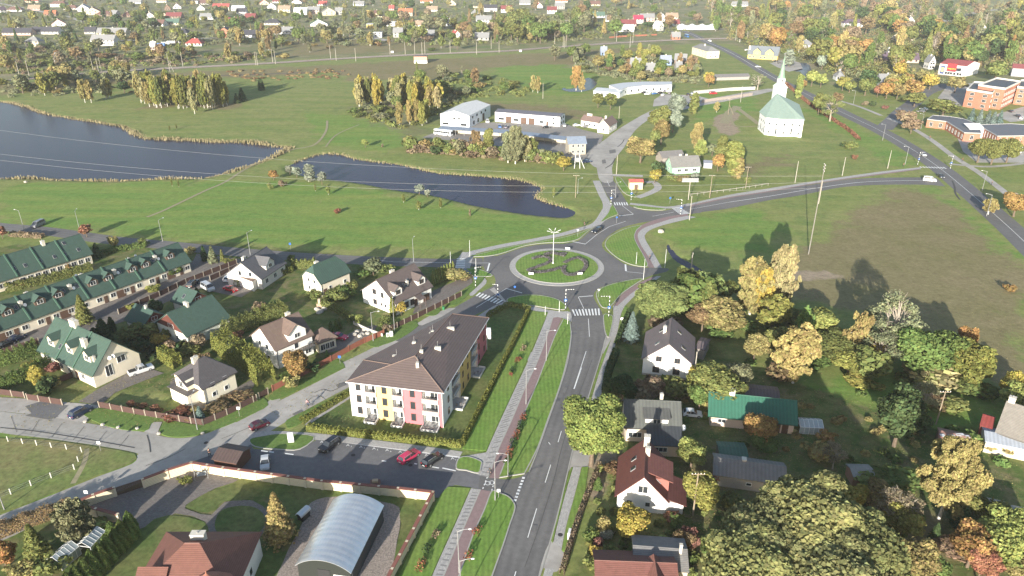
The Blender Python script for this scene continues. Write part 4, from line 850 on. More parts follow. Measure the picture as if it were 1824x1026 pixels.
def pole(x, y, h, look, name='utility_pole', r0=.16, cross=0, m=None, ang=0, cat='pole', group=None, pos=None, props=()):
    p = P(x, y) if pos is None else pos; r = thing(name, p, math.radians(ang), look, cat, group, PX(p)); m = m or CONCP
    b = MB(); b.tube((0, 0, 0), (0, 0, h), r0, r0*.6, 8); b.build('pole', m, r)
    for k in range(cross):
        z = h-.3-k*.9; c = MB(); c.box(-1.1, -.06, z-.06, 1.1, .06, z+.06); co = c.build('crossarm', m, r)
        for xx in (-1, -.45, .45, 1): MB().lathe([(.05, z+.06), (.07, z+.15), (.04, z+.25)], 6, (xx, 0)).build('insulator', WHITEM, co)
    for dx in props: MB().tube((0, 0, h*.62), (dx, 0, 0), .12, .14, 7).build('brace', m, r)
    return r
CONCP = mat('concrete_pole', (.36, .33, .28), .9, .15, 1); WPOLE = mat('wooden_pole', (.25, .2, .14), .9, .25, 2)
SB = mat('sign_blue', (.03, .12, .42), .5, .03, 2); SR_ = mat('sign_red', (.5, .03, .03), .5, .03, 2); BLKP = mat('black_paint', (.03, .03, .03), .6, .05, 2)
def crossing_post(x, y, h, arm, ang, look):
    r = thing('crossing_signal', P(x, y), math.radians(ang), look, 'crossing light', 'lit pedestrian crossing posts', (x, y)); b = MB(); d = MB(); n = 12
    for i in range(n): (b if i % 2 else d).tube((0, 0, h*i/n), (0, 0, h*(i+1)/n), .09, n=8)
    b.build('pole', WHITEM, r); d.build('stripe', BLKP, r)
    b = MB(); d = MB()
    for i in range(8): (b if i % 2 == 0 else d).tube((arm*i/8, 0, h), (arm*(i+1)/8, 0, h), .07, n=8)
    b.build('arm', WHITEM, r); d.build('stripe', BLKP, r)
    s_ = MB().box(-.35, -.14, 2.6, .35, -.10, 3.3).build('sign_plate', SB, r); MB().prism([(-.22, -.16, 2.7), (.22, -.16, 2.7), (0, -.16, 3.15)], [(-.22, -.145, 2.7), (.22, -.145, 2.7), (0, -.145, 3.15)]).build('pictogram', WHITEM, s_)
    return r
def sign(x, y, look, kind='blue', h=2.6, ang=0, name='road_sign', cat='road sign'):
    r = thing(name, P(x, y), math.radians(ang), look, cat, None, (x, y)); MB().tube((0, 0, 0), (0, 0, h), .04, n=6).build('pole', METAL, r)
    if kind == 'yield': MB().prism([(-.4, -.06, h), (.4, -.06, h), (0, -.06, h-.7)], [(-.4, -.03, h), (.4, -.03, h), (0, -.03, h-.7)]).build('plate', WHITEM, r)
    elif kind == 'round':
        q = [(.32*math.cos(k*math.pi/8), -.06, h-.32+.32*math.sin(k*math.pi/8)) for k in range(16)]; MB().prism(q, [(a, -.03, c) for a, _, c in q]).build('plate', SB, r)
    else: MB().box(-.33, -.06, h-.66, .33, -.03, h).build('plate', SB if kind == 'blue' else WHITEM, r)
    return r
def wall_run(name, pts, h, th, look, cat, m=None, color=None, post=None, postm=None, postc=None, pitch=2.6, cap=None, capc=None, cable=False, raw=False, pieces='panel', gap=0, final=False, posth=0):
    w_ = [P(*q) for q in pts] if not raw else pts; r = thing(name, w_[0], 0, look, cat, None, PX(w_[len(w_)//2]), final); o = w_[0]; pan = MB(); pm = MB(); cp = MB()
    allp = []
    for a, c in zip(w_, w_[1:]):
        d = (c-a); L = d.length; d.normalize(); nr = Vector((-d.y, d.x, 0)); n = max(1, round(L/pitch))
        A, C = a-o, c-o
        def seg(mb, p, q, t_, z0, z1):
            mb.prism([(p-nr*t_)[:2]+(z0,) if 0 else ((p-nr*t_).x, (p-nr*t_).y, z0), ((q-nr*t_).x, (q-nr*t_).y, z0), ((q+nr*t_).x, (q+nr*t_).y, z0), ((p+nr*t_).x, (p+nr*t_).y, z0)],
                     [((p-nr*t_).x, (p-nr*t_).y, z1), ((q-nr*t_).x, (q-nr*t_).y, z1), ((q+nr*t_).x, (q+nr*t_).y, z1), ((p+nr*t_).x, (p+nr*t_).y, z1)])
        for i in range(n):
            p, q = A.lerp(C, i/n), A.lerp(C, (i+1)/n); seg(pan, p, q, th/2, .08+gap, h)
            allp.append((p, nr, d))
        if cap: seg(cp, A-d*.1, C+d*.1, th/2+cap, h, h+.14)
    allp.append((w_[-1]-o, nr, d))
    pan.build(pieces, m or PAINT, r, color=color)
    if cap: cp.build('coping', PAINT, r, color=capc)
    if post:
        i = 0; me = MB().box(-post/2, -post/2, 0, post/2, post/2, h+.15+posth).mesh('post', postm or PAINT)
        for p, nr, d in allp[:100]: part('post', me, r, (p.x, p.y, 0), math.atan2(d.y, d.x), color=postc)
    return r
def hedge(pts, h, th, col, look, dens=None, seed=1, bumps=0, cat='hedge', name='hedge'):
    w_ = crm([P(*q) for q in pts], False, 3); g = np.random.default_rng(seed); o = w_[0]; A = []
    tot = sum((c-a).length for a, c in zip(w_, w_[1:])); s_ = S(pts[0][1]); LS = max(.16, min(.6, 1.6/s_)); dn = dens or min(900, 2.2*(2*h+th)/(LS*LS)); D = []
    for a, c in zip(w_, w_[1:]):
        d = c-a; L = d.length; d.normalize(); nr = np.array([-d.y, d.x, 0]); n = int(L*dn)+1; t = g.uniform(0, L, n); u = g.uniform(-1, 1, n); z = g.uniform(0, 1, n); top = g.uniform(0, 1, n) < th/(2*h+th)
        side = np.where(top, u, np.sign(u)*(1-.15*g.uniform(0, 1, n))); zz = np.where(top, 1-.08*g.uniform(0, 1, n), z)
        bz = 1+.10*np.sin((t+(a-o).length)*2.1)+.08*g.normal(size=n)
        if bumps: bz = bz*(.72+.35*np.abs(np.sin((t+(a-o).length)*math.pi/bumps)))
        side = side*(1-.35*np.maximum(zz-.6, 0))
        p = np.array([(a-o).x, (a-o).y, 0])+np.outer(t, [d.x, d.y, 0])+np.outer(side*th/2, nr)+np.outer(zz*h*bz, [0, 0, 1]); A.append(p); D.append(np.outer(np.where(top, 0, side), nr)+np.outer(np.where(top, 1, .2), [0, 0, 1]))
    p = np.concatenate(A); me = leaves_mesh('hedge', p, LS*1.3, seed, outward=np.concatenate(D)); ob = bpy.data.objects.new(name, me); link(ob); ob.location = o; ob.color = (*COL[col], 1)
    return tag(ob, look, cat, None, PX(w_[len(w_)//2]))
# ---------------------------------------------------------------- builders: people
def skin_mesh(name, V, E_, R, root=0, m=None, sub=1):
    me = bpy.data.meshes.new(name); me.from_pydata(V, E_, []); o = bpy.data.objects.new(name, me); link(o); md = o.modifiers.new('s', 'SKIN'); sv = me.skin_vertices[0].data
    for i, r in enumerate(R): sv[i].radius = (r, r); sv[i].use_root = (i == root)
    s_ = o.modifiers.new('u', 'SUBSURF'); s_.levels = sub; s_.render_levels = sub; bpy.context.view_layer.update()
    me2 = bpy.data.meshes.new_from_object(o.evaluated_get(bpy.context.evaluated_depsgraph_get())); me2.name = name; bpy.data.objects.remove(o); me2.materials.clear()
    if m: me2.materials.append(m)
    me2.shade_smooth() if hasattr(me2, 'shade_smooth') else None
    return me2
SKINM = mat('skin', (.45, .27, .2), .7, .05, 5)
def person(x, y, ang, top, legs, look, pose='walk', pos=None, z=.1, hair=(.05, .03, .02), bike=None, group=None):
    p = pos or P(x, y); r = thing('person', (p.x, p.y, z), math.radians(ang), look, 'person', group, PX(p))
    if pose == 'walk': J = dict(pel=(0, 0, .92), ch=(.03, 0, 1.32), nk=(.04, 0, 1.5), hd=(.06, 0, 1.68), kn=((.16, -.1, .5), (-.04, .1, .5)), an=((.2, -.1, .08), (-.3, .1, .12)), ft=((.36, -.1, .03), (-.16, .1, .03)), sh=((.02, -.19, 1.43), (.02, .19, 1.43)), el=((-.1, -.24, 1.15), (.08, .24, 1.14)), wr=((-.06, -.24, .9), (.26, .22, .96)), zo=0)
    else: J = dict(pel=(0, 0, .98), ch=(.22, 0, 1.36), nk=(.3, 0, 1.5), hd=(.38, 0, 1.66), kn=((.38, -.1, .88), (.3, .1, .62)), an=((.22, -.1, .45), (.05, .1, .22)), ft=((.36, -.1, .38), (.2, .1, .15)), sh=((.24, -.19, 1.44), (.24, .19, 1.44)), el=((.4, -.26, 1.2), (.4, .26, 1.2)), wr=((.6, -.25, 1.08), (.6, .25, 1.08)), zo=0)
    V = [J['pel'], J['ch'], J['nk'], J['hd']]; E_ = [(0, 1), (1, 2), (2, 3)]; R = [.13, .15, .06, .1]
    Vt = [J['pel'], J['ch'], tuple(Vector(J['nk'])-Vector((0, 0, .03)))]; Et = [(0, 1), (1, 2)]; Rt = [.155, .175, .09]; Vl = [tuple(Vector(J['pel'])+Vector((0, 0, .04)))]; El = []; Rl = [.15]
    for s_ in (0, 1):
        i = len(V); V += [(J['pel'][0], (-.1, .1)[s_], J['pel'][2]-.06), J['kn'][s_], J['an'][s_], J['ft'][s_]]; R += [.09, .06, .04, .035]; E_ += [(0, i), (i, i+1), (i+1, i+2), (i+2, i+3)]
        j = len(Vl); Vl += [V[i], J['kn'][s_], J['an'][s_]]; Rl += [.11, .08, .06]; El += [(0, j), (j, j+1), (j+1, j+2)]
        i = len(V); V += [J['sh'][s_], J['el'][s_], J['wr'][s_]]; R += [.055, .042, .03]; E_ += [(1, i), (i, i+1), (i+1, i+2)]
        j = len(Vt); w_ = Vector(J['wr'][s_]); e_ = Vector(J['el'][s_]); Vt += [J['sh'][s_], J['el'][s_], tuple(e_.lerp(w_, .9))]; Rt += [.08, .06, .045]; Et += [(1, j), (j, j+1), (j+1, j+2)]
        d = (w_-e_).normalized(); pm = w_+d*.07; k = len(V); V.append(tuple(pm)); R.append(.033); E_.append((i+2, k)); sd = Vector((1, 0, 0)) if abs(d.z) > .6 else Vector((0, 1, 0))
        for f in range(4):
            o_ = sd*(f-1.5)*.018; L = (.065, .078, .072, .055)[f]; a = len(V); V += [tuple(pm+o_+d*.03), tuple(pm+o_+d*L+Vector((.01, 0, -.02)))]; R += [.009, .008]; E_ += [(k, a), (a, a+1)]
        a = len(V); V.append(tuple(w_+d*.05+sd*.045+Vector((0, 0, -.015)))); R.append(.01); E_.append((k, a))
    part('body', skin_mesh('body', V, E_, R, 0, SKINM), r); part('jacket', skin_mesh('jacket', Vt, Et, Rt, 0, PLAIN), r, color=top); part('trousers', skin_mesh('trousers', Vl, El, Rl, 0, PLAIN), r, color=legs)
    h = J['hd']; hm = MB().lathe([(.09, -.02), (.118, .03), (.1, .09), (.03, .13)], 10); ho = hm.build('hair', PLAIN, r, color=hair); ho.location = (h[0]-.02, 0, h[2]+.0)
    fc = MB().box(.085, -.012, -.03, .12, .012, .01).build('nose', SKINM, r); fc.location = h
    for sg in (-1, 1): e = MB().box(.088, sg*.035-.012, .015, .1, sg*.035+.012, .028).build('eye', DARK, r); e.location = h
    for sg in (-1, 1): sh = MB().box(-.08, -.045, 0, .17, .045, .08).build('shoe', DARK, r); a_ = J['an'][0 if sg < 0 else 1]; sh.location = (a_[0], a_[1], a_[2]-.08)
    if bike:
        b = thing('bicycle', (p.x, p.y, z), math.radians(ang), bike, 'bicycle', None, PX(p))
        for wx in (-.52, .55):
            m_ = MB(); n = 20; R_ = .33
            for k in range(n): t0, t1 = 2*math.pi*k/n, 2*math.pi*(k+1)/n; m_.tube((wx+R_*math.cos(t0), 0, .34+R_*math.sin(t0)), (wx+R_*math.cos(t1), 0, .34+R_*math.sin(t1)), .022, n=5)
            for k in range(8): t0 = math.pi*k/4; m_.tube((wx, 0, .34), (wx+R_*math.cos(t0), 0, .34+R_*math.sin(t0)), .005, n=3)
            m_.build('wheel', TYRE, b)
        f = MB(); 
        for a_, c_ in (((-.52, 0, .34), (-.1, 0, .8)), ((-.52, 0, .34), (0, 0, .32)), ((0, 0, .32), (-.12, 0, .86)), ((0, 0, .32), (.4, 0, .82)), ((-.1, 0, .78), (.4, 0, .85)), ((.55, 0, .34), (.4, 0, 1.0))): f.tube(a_, c_, .02, n=5)
        f.build('frame', PLAIN, b, color=(.08, .08, .1)); MB().tube((.45, -.27, 1.05), (.45, .27, 1.05), .015, n=5).build('handlebar', METAL, b); MB().box(-.25, -.07, .86, .02, .07, .92).build('saddle', DARK, b)
    return r
# ---------------------------------------------------------------- the apartment block
def wr(sd, ss, zs, w_=1.2, h=1.3): return [(sd, s_, z, w_, h) for s_ in ss for z in zs]
DBR = (.12, .095, .088); GRN = (.05, .088, .07); DGR = (.115, .115, .122); MAR = (.13, .05, .042); BRN = (.16, .115, .095)
CREAM = (.66, .595, .47); WHT = (.72, .71, .67); PALE = (.6, .55, .46)
def apartment():
    ez = 8.6; A, B, C, D, E_ = [P(x, y, ez) for x, y in ((616,680),(790,700),(871,566),(812,561),(647,641))]; K = P(739,634,12.0); M = P(806,559,12.0); Kp = A.lerp(K, .66)
    org = P(705,757); r = thing('apartment_block', org, 0, 'three storey apartment block in white, cream and pink with brown tiled hip roof', 'apartment block', None, (700,700), True)
    Q = lambda p: Vector(p)-org
    A, B, C, D, E_, K, M, Kp = map(Q, (A, B, C, D, E_, K, M, Kp)); rf = MB()
    for f in ([A, B, K, Kp], [B, C, M, K], [C, D, M], [D, E_, M], [E_, K, M], [E_, Kp, K], [E_, A, Kp]): rf.slab(f, .16)
    ro = rf.build('roof', BTILE, r, color=(.125, .095, .088))
    rd = MB()
    for p, q in ((A, K), (B, K), (K, M), (C, M), (D, M), (E_, Kp)): rd.tube(p+Vector((0, 0, .03)), q+Vector((0, 0, .03)), .12, n=5)
    rd.build('ridge_cap', PLAIN, ro, color=(.17, .12, .1))
    gt = MB()
    for p, q in ((A, B), (B, C), (C, D), (D, E_), (E_, A)): gt.tube(p-Vector((0, 0, .12)), q-Vector((0, 0, .12)), .1, n=6)
    gt.build('gutter', WHITEM, ro)
    pts = [A, B, C, D, E_]; ins = offs(pts, .7, True)
    if area(pts) < 0: ins = offs(pts, -.7, True)
    a, b, c, d, e = [Vector((p.x, p.y, 0)) for p in ins]; th = Vector((0, 0, 8.45))
    def notches(p, q, ns, dep=1.5):
        t = (q-p).normalized(); n = Vector((-t.y, t.x, 0)); L = (q-p).length; out = [p]
        for f0, f1 in ns: out += [p+t*L*f0, p+t*L*f0+n*dep, p+t*L*f1+n*dep, p+t*L*f1]
        return out
    nf = [(.17, .30), (.47, .59), (.79, .97)]; ns = [(.2, .34), (.6, .74)]
    poly = notches(a, b, nf)+notches(b, c, ns)+[c, d, e]; W_ = MB(); N = len(poly)
    W_.v = [tuple(p) for p in poly]+[tuple(p+th) for p in poly]
    for i in range(N): W_.f.append((i, (i+1) % N, N+(i+1) % N, N+i))
    W_.build('wall', PAINT, r, color=(.72, .71, .68)); MB().prism([p*1.0 for p in (a, b, c, d, e)], [p+Vector((0, 0, .35)) for p in (a, b, c, d, e)]) 
    def panel(p, q, f0, f1, col, nm='wall_panel'):
        t = (q-p).normalized(); n = Vector((t.y, -t.x, 0)); L = (q-p).length; u, v = p+t*L*f0, p+t*L*f1
        MB().prism([u+n*.004, v+n*.004, v+n*.05, u+n*.05], [x+th-Vector((0, 0, .03)) for x in (u+n*.004, v+n*.004, v+n*.05, u+n*.05)]).build(nm, PAINT, r, color=col)
    cr, pk, yl, gy = (.60, .44, .2), (.44, .145, .16), (.52, .36, .13), (.5, .52, .55)
    panel(a, b, .30, .47, cr); panel(a, b, .59, .79, pk); panel(a, b, .97, 1.0, pk); panel(b, c, .34, .6, yl); panel(b, c, .74, 1.0, pk)
    def balc(p, q, f0, f1, col, patio=True):
        t = (q-p).normalized(); n = Vector((t.y, -t.x, 0)); L = (q-p).length; u, v = p+t*(L*f0+.03), p+t*(L*f1-.03); an = math.atan2(t.y, t.x); mid = (u+v)/2; wd = (v-u).length
        for k in (1, 2):
            z = k*2.78; s_ = MB().prism([u-n*1.45, u+n*.35, v+n*.35, v-n*1.45], [x+Vector((0, 0, .16)) for x in (u-n*1.45, u+n*.35, v+n*.35, v-n*1.45)]).build('balcony', PLAIN, r, color=(.5, .48, .45)); s_.location = (0, 0, z)
            rl = MB().prism([u+n*.31, v+n*.31, v+n*.35, u+n*.35], [x+Vector((0, 0, .85)) for x in (u+n*.31, v+n*.31, v+n*.35, u+n*.35)]).build('railing', PLAIN, s_, color=col); rl.location = (0, 0, .2)
        for k in range(3):
            q_ = mid-n*1.47+Vector((0, 0, k*2.78+.2 if k else .15)); window(r, q_+t*wd*.12, an, min(1.9, wd*.6), 2.1, WF)
        MB().box(-.06, -.06, 0, .06, .06, 8.4).build('column', WHITEM, r).location = v+n*.2-t*.08
        if patio:
            pp = MB().prism([u-n*1.4, u+n*2.0, v+n*2.0, v-n*1.4], [x+Vector((0, 0, .14)) for x in (u-n*1.4, u+n*2.0, v+n*2.0, v-n*1.4)]).build('patio', PLAIN, r, color=(.36, .35, .34)); cw = MB()
            for x, y in ((u+n*2.0, v+n*2.0), (u+n*.5, u+n*2.0), (v+n*.5, v+n*2.0)): 
                dd = (y-x).normalized(); nn_ = Vector((-dd.y, dd.x, 0))*.1; cw.prism([x-nn_, y-nn_, y+nn_, x+nn_], [k_+Vector((0, 0, .55)) for k_ in (x-nn_, y-nn_, y+nn_, x+nn_)])
            cw.build('planter_wall', PLAIN, pp, color=(.6, .58, .54))
            ch = MB(); c0 = u.lerp(v, .4)+n*1.1; ch.box(c0.x-.3, c0.y-.3, .7, c0.x+.3, c0.y+.3, .75).tube((c0.x, c0.y, .14), (c0.x, c0.y, .7), .05)
            ch.build('patio_table', PLAIN, pp, color=(.2, .18, .17))
            for sx in (-.75, .75): MB().box(c0.x+sx-.2, c0.y-.2, .14, c0.x+sx+.2, c0.y+.2, .5).box(c0.x+sx*1.27-.03, c0.y-.2, .14, c0.x+sx*1.27+.03, c0.y+.2, .95).build('patio_chair', PLAIN, pp, color=(.2, .18, .17))
    rails = (.36, .29, .28)
    for f0, f1 in nf: balc(a, b, f0, f1, rails)
    for f0, f1 in ns: balc(b, c, f0, f1, (.3, .32, .36))
    def win(p, q, f, z, w_=1.05, h=1.7, fm=BF):
        t = (q-p).normalized(); n = Vector((t.y, -t.x, 0)); window(r, p+(q-p)*f+n*.055+Vector((0, 0, z)), math.atan2(t.y, t.x), w_, h, fm)
    for z in (.9, 3.7, 6.5):
        for f in (.1, .385, .69): win(a, b, f, z)
        for f in (.12, .42, .53, .8, .93): win(b, c, f, z, .8, 1.5)
        for f in (.15, .3, .45, .6, .75, .9): win(d, e, f, z, 1.3, 1.4)
        for f in (.3, .7): win(c, d, f, z, 1.2, 1.4); win(e, a, f, z)
    for x, y, w_, z in ((707,640,1.7,9.6),(738,616,.8,10.4),(767,600,.6,10.6),(771,596,.6,10.8),(802,590,1.8,10.6),(780,625,1.3,10.6),(751,631,.7,11.3),(744,653,.6,10.9)):
        p = Q(P(x, y, z)); co = MB().box(-w_/2, -.35, -.6, w_/2, .35, 1.0).build('chimney', CHIM, r, color=WHT); co.location = p; MB().tube((0, 0, 1), (0, 0, 2.4), .03, n=4).build('rod', METAL, co)
    MB().box(-.5, -.35, 5.6, .5, .35, 8.2).build('lift_cabinet', WHITEM, r).location = Q(P(870,640,0))+Vector((.15, 0, 0))
    dp = MB()
    for p in (a, b, c): t = Vector((p.x, p.y, 0)); dp.tube(t+Vector((.1, -.12, .1)), t+Vector((.1, -.12, 8.4)), .06, n=6)
    dp.build('downpipe', WHITEM, r)
apartment()
# ---------------------------------------------------------------- left side houses
sg = lambda ss, zs=(1.0,): wr('f', ss, zs)
r = house('terraced_row', (-75,617), (342,466), 10.5, 3.1, 5.0, GRN, CREAM, 'long cream terraced row under green roof with paired dormers, facing the brown fence', 'terraced row', over=.5,
    wins=wr('f', [i/32+.015 for i in range(1, 32, 2)], (.9,), 1.5, 1.3)+wr('r', (.25,.7), (1.0,), 1.4, 1.4), door=[('f', i/32+.012, 1.1, 2.1) for i in range(2, 32, 4)]+[('f', i/32+.02, 2.4, 2.2) for i in range(4, 32, 8)],
    dorm=[('f', s_, 2.6, 1.5, 2.2) for s_ in (.925,.80,.735,.62,.55,.40,.325,.2,.12)], chim=[(s_, .3, .8, .8, .9) for s_ in (.86,.66,.46,.26)]+[(s_, .62, .9, .9, .7) for s_ in (.76,.54,.31)],
    sky=[('f', s_, .62) for s_ in (.845,.68,.49,.43,.24)]+[('b', .5, .5)], gable=(.12, .08, .06), final=True)
l, w_ = r['_l'], r['_w']; sl = 5.0/((w_+1)/2)
for i in range(9):
    x = l*(.985-i*.121); b = MB(); o = .5
    b.prism([(x-.18, -o-.1, 3.0), (x+.18, -o-.1, 3.0), (x+.18, w_/2, 8.0), (x-.18, w_/2, 8.0)], [(x-.18, -o-.1, 3.45), (x+.18, -o-.1, 3.45), (x+.18, w_/2, 8.5), (x-.18, w_/2, 8.5)])
    b.prism([(x-.18, w_/2, 8.0), (x+.18, w_/2, 8.0), (x+.18, w_+o+.1, 3.0), (x-.18, w_+o+.1, 3.0)], [(x-.18, w_/2, 8.5), (x+.18, w_/2, 8.5), (x+.18, w_+o+.1, 3.45), (x-.18, w_+o+.1, 3.45)])
    if 0 < i: b.build('party_wall_coping', PLAIN, r, color=(.06, .12, .085))
for s_, yy in ((.86,2.2),(.66,2.2),(.46,2.2),(.26,2.2),(.80,7.5),(.52,7.5)):
    d = MB(); d.lathe([(.1, -.06), (.42, .02), (.45, .08)], 12); do = d.build('satellite_dish', WHITEM, r); do.location = (l*s_+.6, yy, 3.1+yy*sl*.8+1.5 if yy < 5 else 7.2); do.rotation_euler = (1.2, 0, .3)
r = house('terraced_row', (-85,528), (166,452), 11, 3.1, 5.2, GRN, CREAM, 'second green-roofed terraced row with skylights, behind the long front row', 'terraced row', over=.5,
    wins=wr('f', [i/18+.02 for i in range(1, 18)], (.9,), 1.5, 1.4)+wr('r', (.3,.7), (1.0,3.6), 1.2, 1.2), sky=[('f', s_, .35) for s_ in (.93,.82,.74,.63,.52,.44,.3)]+[('f', .86, .8)], chim=[(.72,.5,.9,.9,1.0),(.36,.5,.9,.9,1.0)], final=True)
l, w_ = r['_l'], r['_w']
for i in range(1, 6):
    x = l*(1-i*.19); MB().prism([(x-.18, -.6, 3.0), (x+.18, -.6, 3.0), (x+.18, w_/2, 8.2), (x-.18, w_/2, 8.2)], [(x-.18, -.6, 3.45), (x+.18, -.6, 3.45), (x+.18, w_/2, 8.7), (x-.18, w_/2, 8.7)]).build('party_wall_coping', PLAIN, r, color=(.06, .12, .085))
house('detached_house', (332,601), (412,565), (274,576), 3.3, 4.6, GRN, (.5,.52,.46), 'pale house with green roof and red timber gable behind the shrubs', gable=(.1,.035,.025), wins=wr('f',(.3,.8),(1.0,))+wr('l',(.35,.65),(1.0,))+[('l',.5,3.7,2.2,1.2)], chim=[(.42,.5,.6,1.4,.7)], final=True)
house('garage', (220,569), (253,584), (262,546), 2.7, 3.0, GRN, (.5,.5,.45), 'small green-roofed outbuilding with dark red gable, left of the red-gabled house', 'outbuilding', gable=(.16,.05,.035), wins=[('r',.5,3.2,1.6,1.0)], chim=[(.6,.5,.5,.5,.6)], final=True)
house('garage', (303,536), (335,547), (331,514), 3.0, 3.0, GRN, (.5,.5,.45), 'green-roofed outbuilding behind the red-gabled house, skylight in its slope', 'outbuilding', gable=(.1,.035,.025), wins=[('r',.5,3.4,1.8,1.0)], sky=[('f',.5,.5)], final=True)
house('detached_house', (466,498), (511,468), (424,474), 3.3, 4.4, DGR, (.62,.58,.52), 'grey-roofed house with a roof terrace over its white front wing', wins=wr('l',(.3,.6),(3.5,),1.0,1.4)+wr('f',(.2,.55,.85),(1.0,),1.4,1.4), chim=[(.25,.62,1.2,.7,1.2)], dorm=[('f',.5,4.0,1.7,1.2)], final=True)
t = thing('terrace_wing', P(440,517), 0, 'white flat-topped wing with a brown terrace floor and railing', 'house wing', None, (437,495), True)
c0 = [P(x, y, 3.0) for x, y in ((414,489),(450,502),(464,489),(428,475))]; o_ = P(440,517)
MB().prism([(p.x-o_.x, p.y-o_.y, 0) for p in c0], [(p.x-o_.x, p.y-o_.y, 2.95) for p in c0]).build('wall', PAINT, t, color=(.7,.66,.6)); MB().prism([(p.x-o_.x, p.y-o_.y, 2.96) for p in c0], [(p.x-o_.x, p.y-o_.y, 3.02) for p in c0]).build('terrace_floor', PLAIN, t, color=(.2,.14,.11))
rb = MB(); 
for i in range(4):
    a_, b_ = c0[i]-o_, c0[(i+1) % 4]-o_
    for zz in (3.5, 3.9): rb.tube((a_.x, a_.y, zz), (b_.x, b_.y, zz), .03, n=4)
    for k in range(6): q = a_.lerp(b_, k/5); rb.tube((q.x, q.y, 3), (q.x, q.y, 3.9), .025, n=4)
rb.build('railing', BF, t)
house('detached_house', (571,507), (626,484), (532,494), 4.1, 4.2, GRN, CREAM, 'cream house with green half-hipped roof below the west road', hip=.45, pat='seam', wins=wr('f',(.3,.82),(1.3,),1.0,1.2)+wr('l',(.35,.65),(1.0,3.4),.9,1.1), door=[('f',.12,1.1,2.1)], chim=[(.28,.6,1.1,.7,.9)], final=True)
r = house('detached_house', (704,542), (772,510), (642,517), 3.6, 5.0, DBR, WHT, 'white house with dark brown roof, two dormers and closed shutters', wins=wr('l',(.62,),(.9,3.9),1.4,1.5)+wr('l',(.38,),(3.7,),1.0,1.5)+wr('l',(.3,.42),(1.2,),.6,.8)+wr('f',(.12,.3,.45),(.8,),1.3,1.7), door=[('f',.85,2.4,2.1),('f',.55,1.2,2.1)], dorm=[('f',.17,2.8,1.7,1.6),('f',.82,2.8,1.7,1.6)], sky=[('f',.45,.45),('f',.6,.55)], chim=[(.5,.62,1.3,.7,1.0),(.52,.2,.6,.6,.9)], fm=BF, gable=None, final=True)
l, w_ = r['_l'], r['_w']; pr = MB(); pr.slab([(l*.5, -2.2, 2.5), (l*.68, -2.2, 2.5), (l*.68, -.2, 3.3), (l*.5, -.2, 3.3)], .12); pr.tube((l*.51, -2.1, 0), (l*.51, -2.1, 2.45), .09).tube((l*.67, -2.1, 0), (l*.67, -2.1, 2.45), .09); pr.build('porch', TILE, r, color=DBR)
r = house('detached_house', (490,626), (560,596), (440,600), 5.0, 4.2, BRN, WHT, 'white house with broad brown roof and a balcony beside the copper-leaved tree', wins=wr('l',(.65,.35),(1.0,3.9),1.2,1.3)+wr('f',(.25,.85),(.7,),1.6,1.8)+wr('f',(.55,),(3.2,),1.2,1.7), dorm=[('f',.62,4.6,2.0,.6)], chim=[(.8,.6,1.0,.8,1.0)], final=True)
l, w_ = r['_l'], r['_w']; MB().box(l*.35, -1.6, 2.7, l*.98, .0, 2.9).build('balcony', PLAIN, r, color=(.4,.34,.28)); rb = MB()
for k in range(12): rb.box(l*(.36+.055*k), -1.58, 2.9, l*(.36+.055*k)+.08, -1.52, 3.8)
rb.box(l*.35, -1.6, 3.75, l*.98, -1.5, 3.85).build('railing', PLAIN, r, color=(.35,.27,.2))
house('garage', (565,613), (602,600), (553,597), 2.9, 2.4, BRN, CREAM, 'brown-roofed garage wing with a dark glazed front', 'garage', hip=1, wins=wr('f',(.25,.5,.75),(.5,),1.4,1.6), final=True)
r = house('semi_detached_house', (65,624), (164,672), (252,630), 3.1, 6.2, GRN, CREAM, 'large cream semi-detached house with green roof and three gabled dormers', wins=[('r',.33,1.3,1.6,2.7),('r',.62,3.3,2.0,1.6)]+wr('f',(.1,.25,.4,.55,.8),(.9,),1.3,1.4), door=[('f',.33,1.1,2.1),('f',.68,1.1,2.1)], dorm=[('f',.18,2.5,2.0,1.6),('f',.52,2.5,2.0,1.8),('f',.84,2.5,2.0,1.8)], chim=[(.35,.5,2.4,1.0,1.2),(.68,.3,1.6,.8,1.6),(.93,.17,.5,.5,.9)], sky=[('f',.32,.35)], final=True)
l, w_ = r['_l'], r['_w']
for x in (.36, .68): b = MB(); x *= l; b.prism([(x-.15, -.55, 3.0), (x+.15, -.55, 3.0), (x+.15, w_/2, 9.2), (x-.15, w_/2, 9.2)], [(x-.15, -.55, 3.4), (x+.15, -.55, 3.4), (x+.15, w_/2, 9.6), (x-.15, w_/2, 9.6)]); b.build('party_wall_coping', PLAIN, r, color=(.06,.12,.085))
for dy in (w_*.38, w_*.46): d = MB(); d.lathe([(.1, -.06), (.42, .02), (.45, .08)], 12); do = d.build('satellite_dish', WHITEM, r); do.location = (l+.35, dy, 5.6); do.rotation_euler = (1.3, 0, .6)
r = house('detached_house', (360,695), (423,662), (309,666), 4.1, 3.9, (.085,.078,.082), (.7,.65,.52), 'small cream house with dark hipped roof behind the corner fence', hip=.85, wins=wr('f',(.3,.68),(1.0,3.3),1.0,1.1)+wr('l',(.4,.7),(1.0,),1.1,1.5), dorm=[('l' if 0 else 'f',.02,.1,.1,.1)] if 0 else (), chim=[(.35,.55,1.3,.7,.9)], final=True)
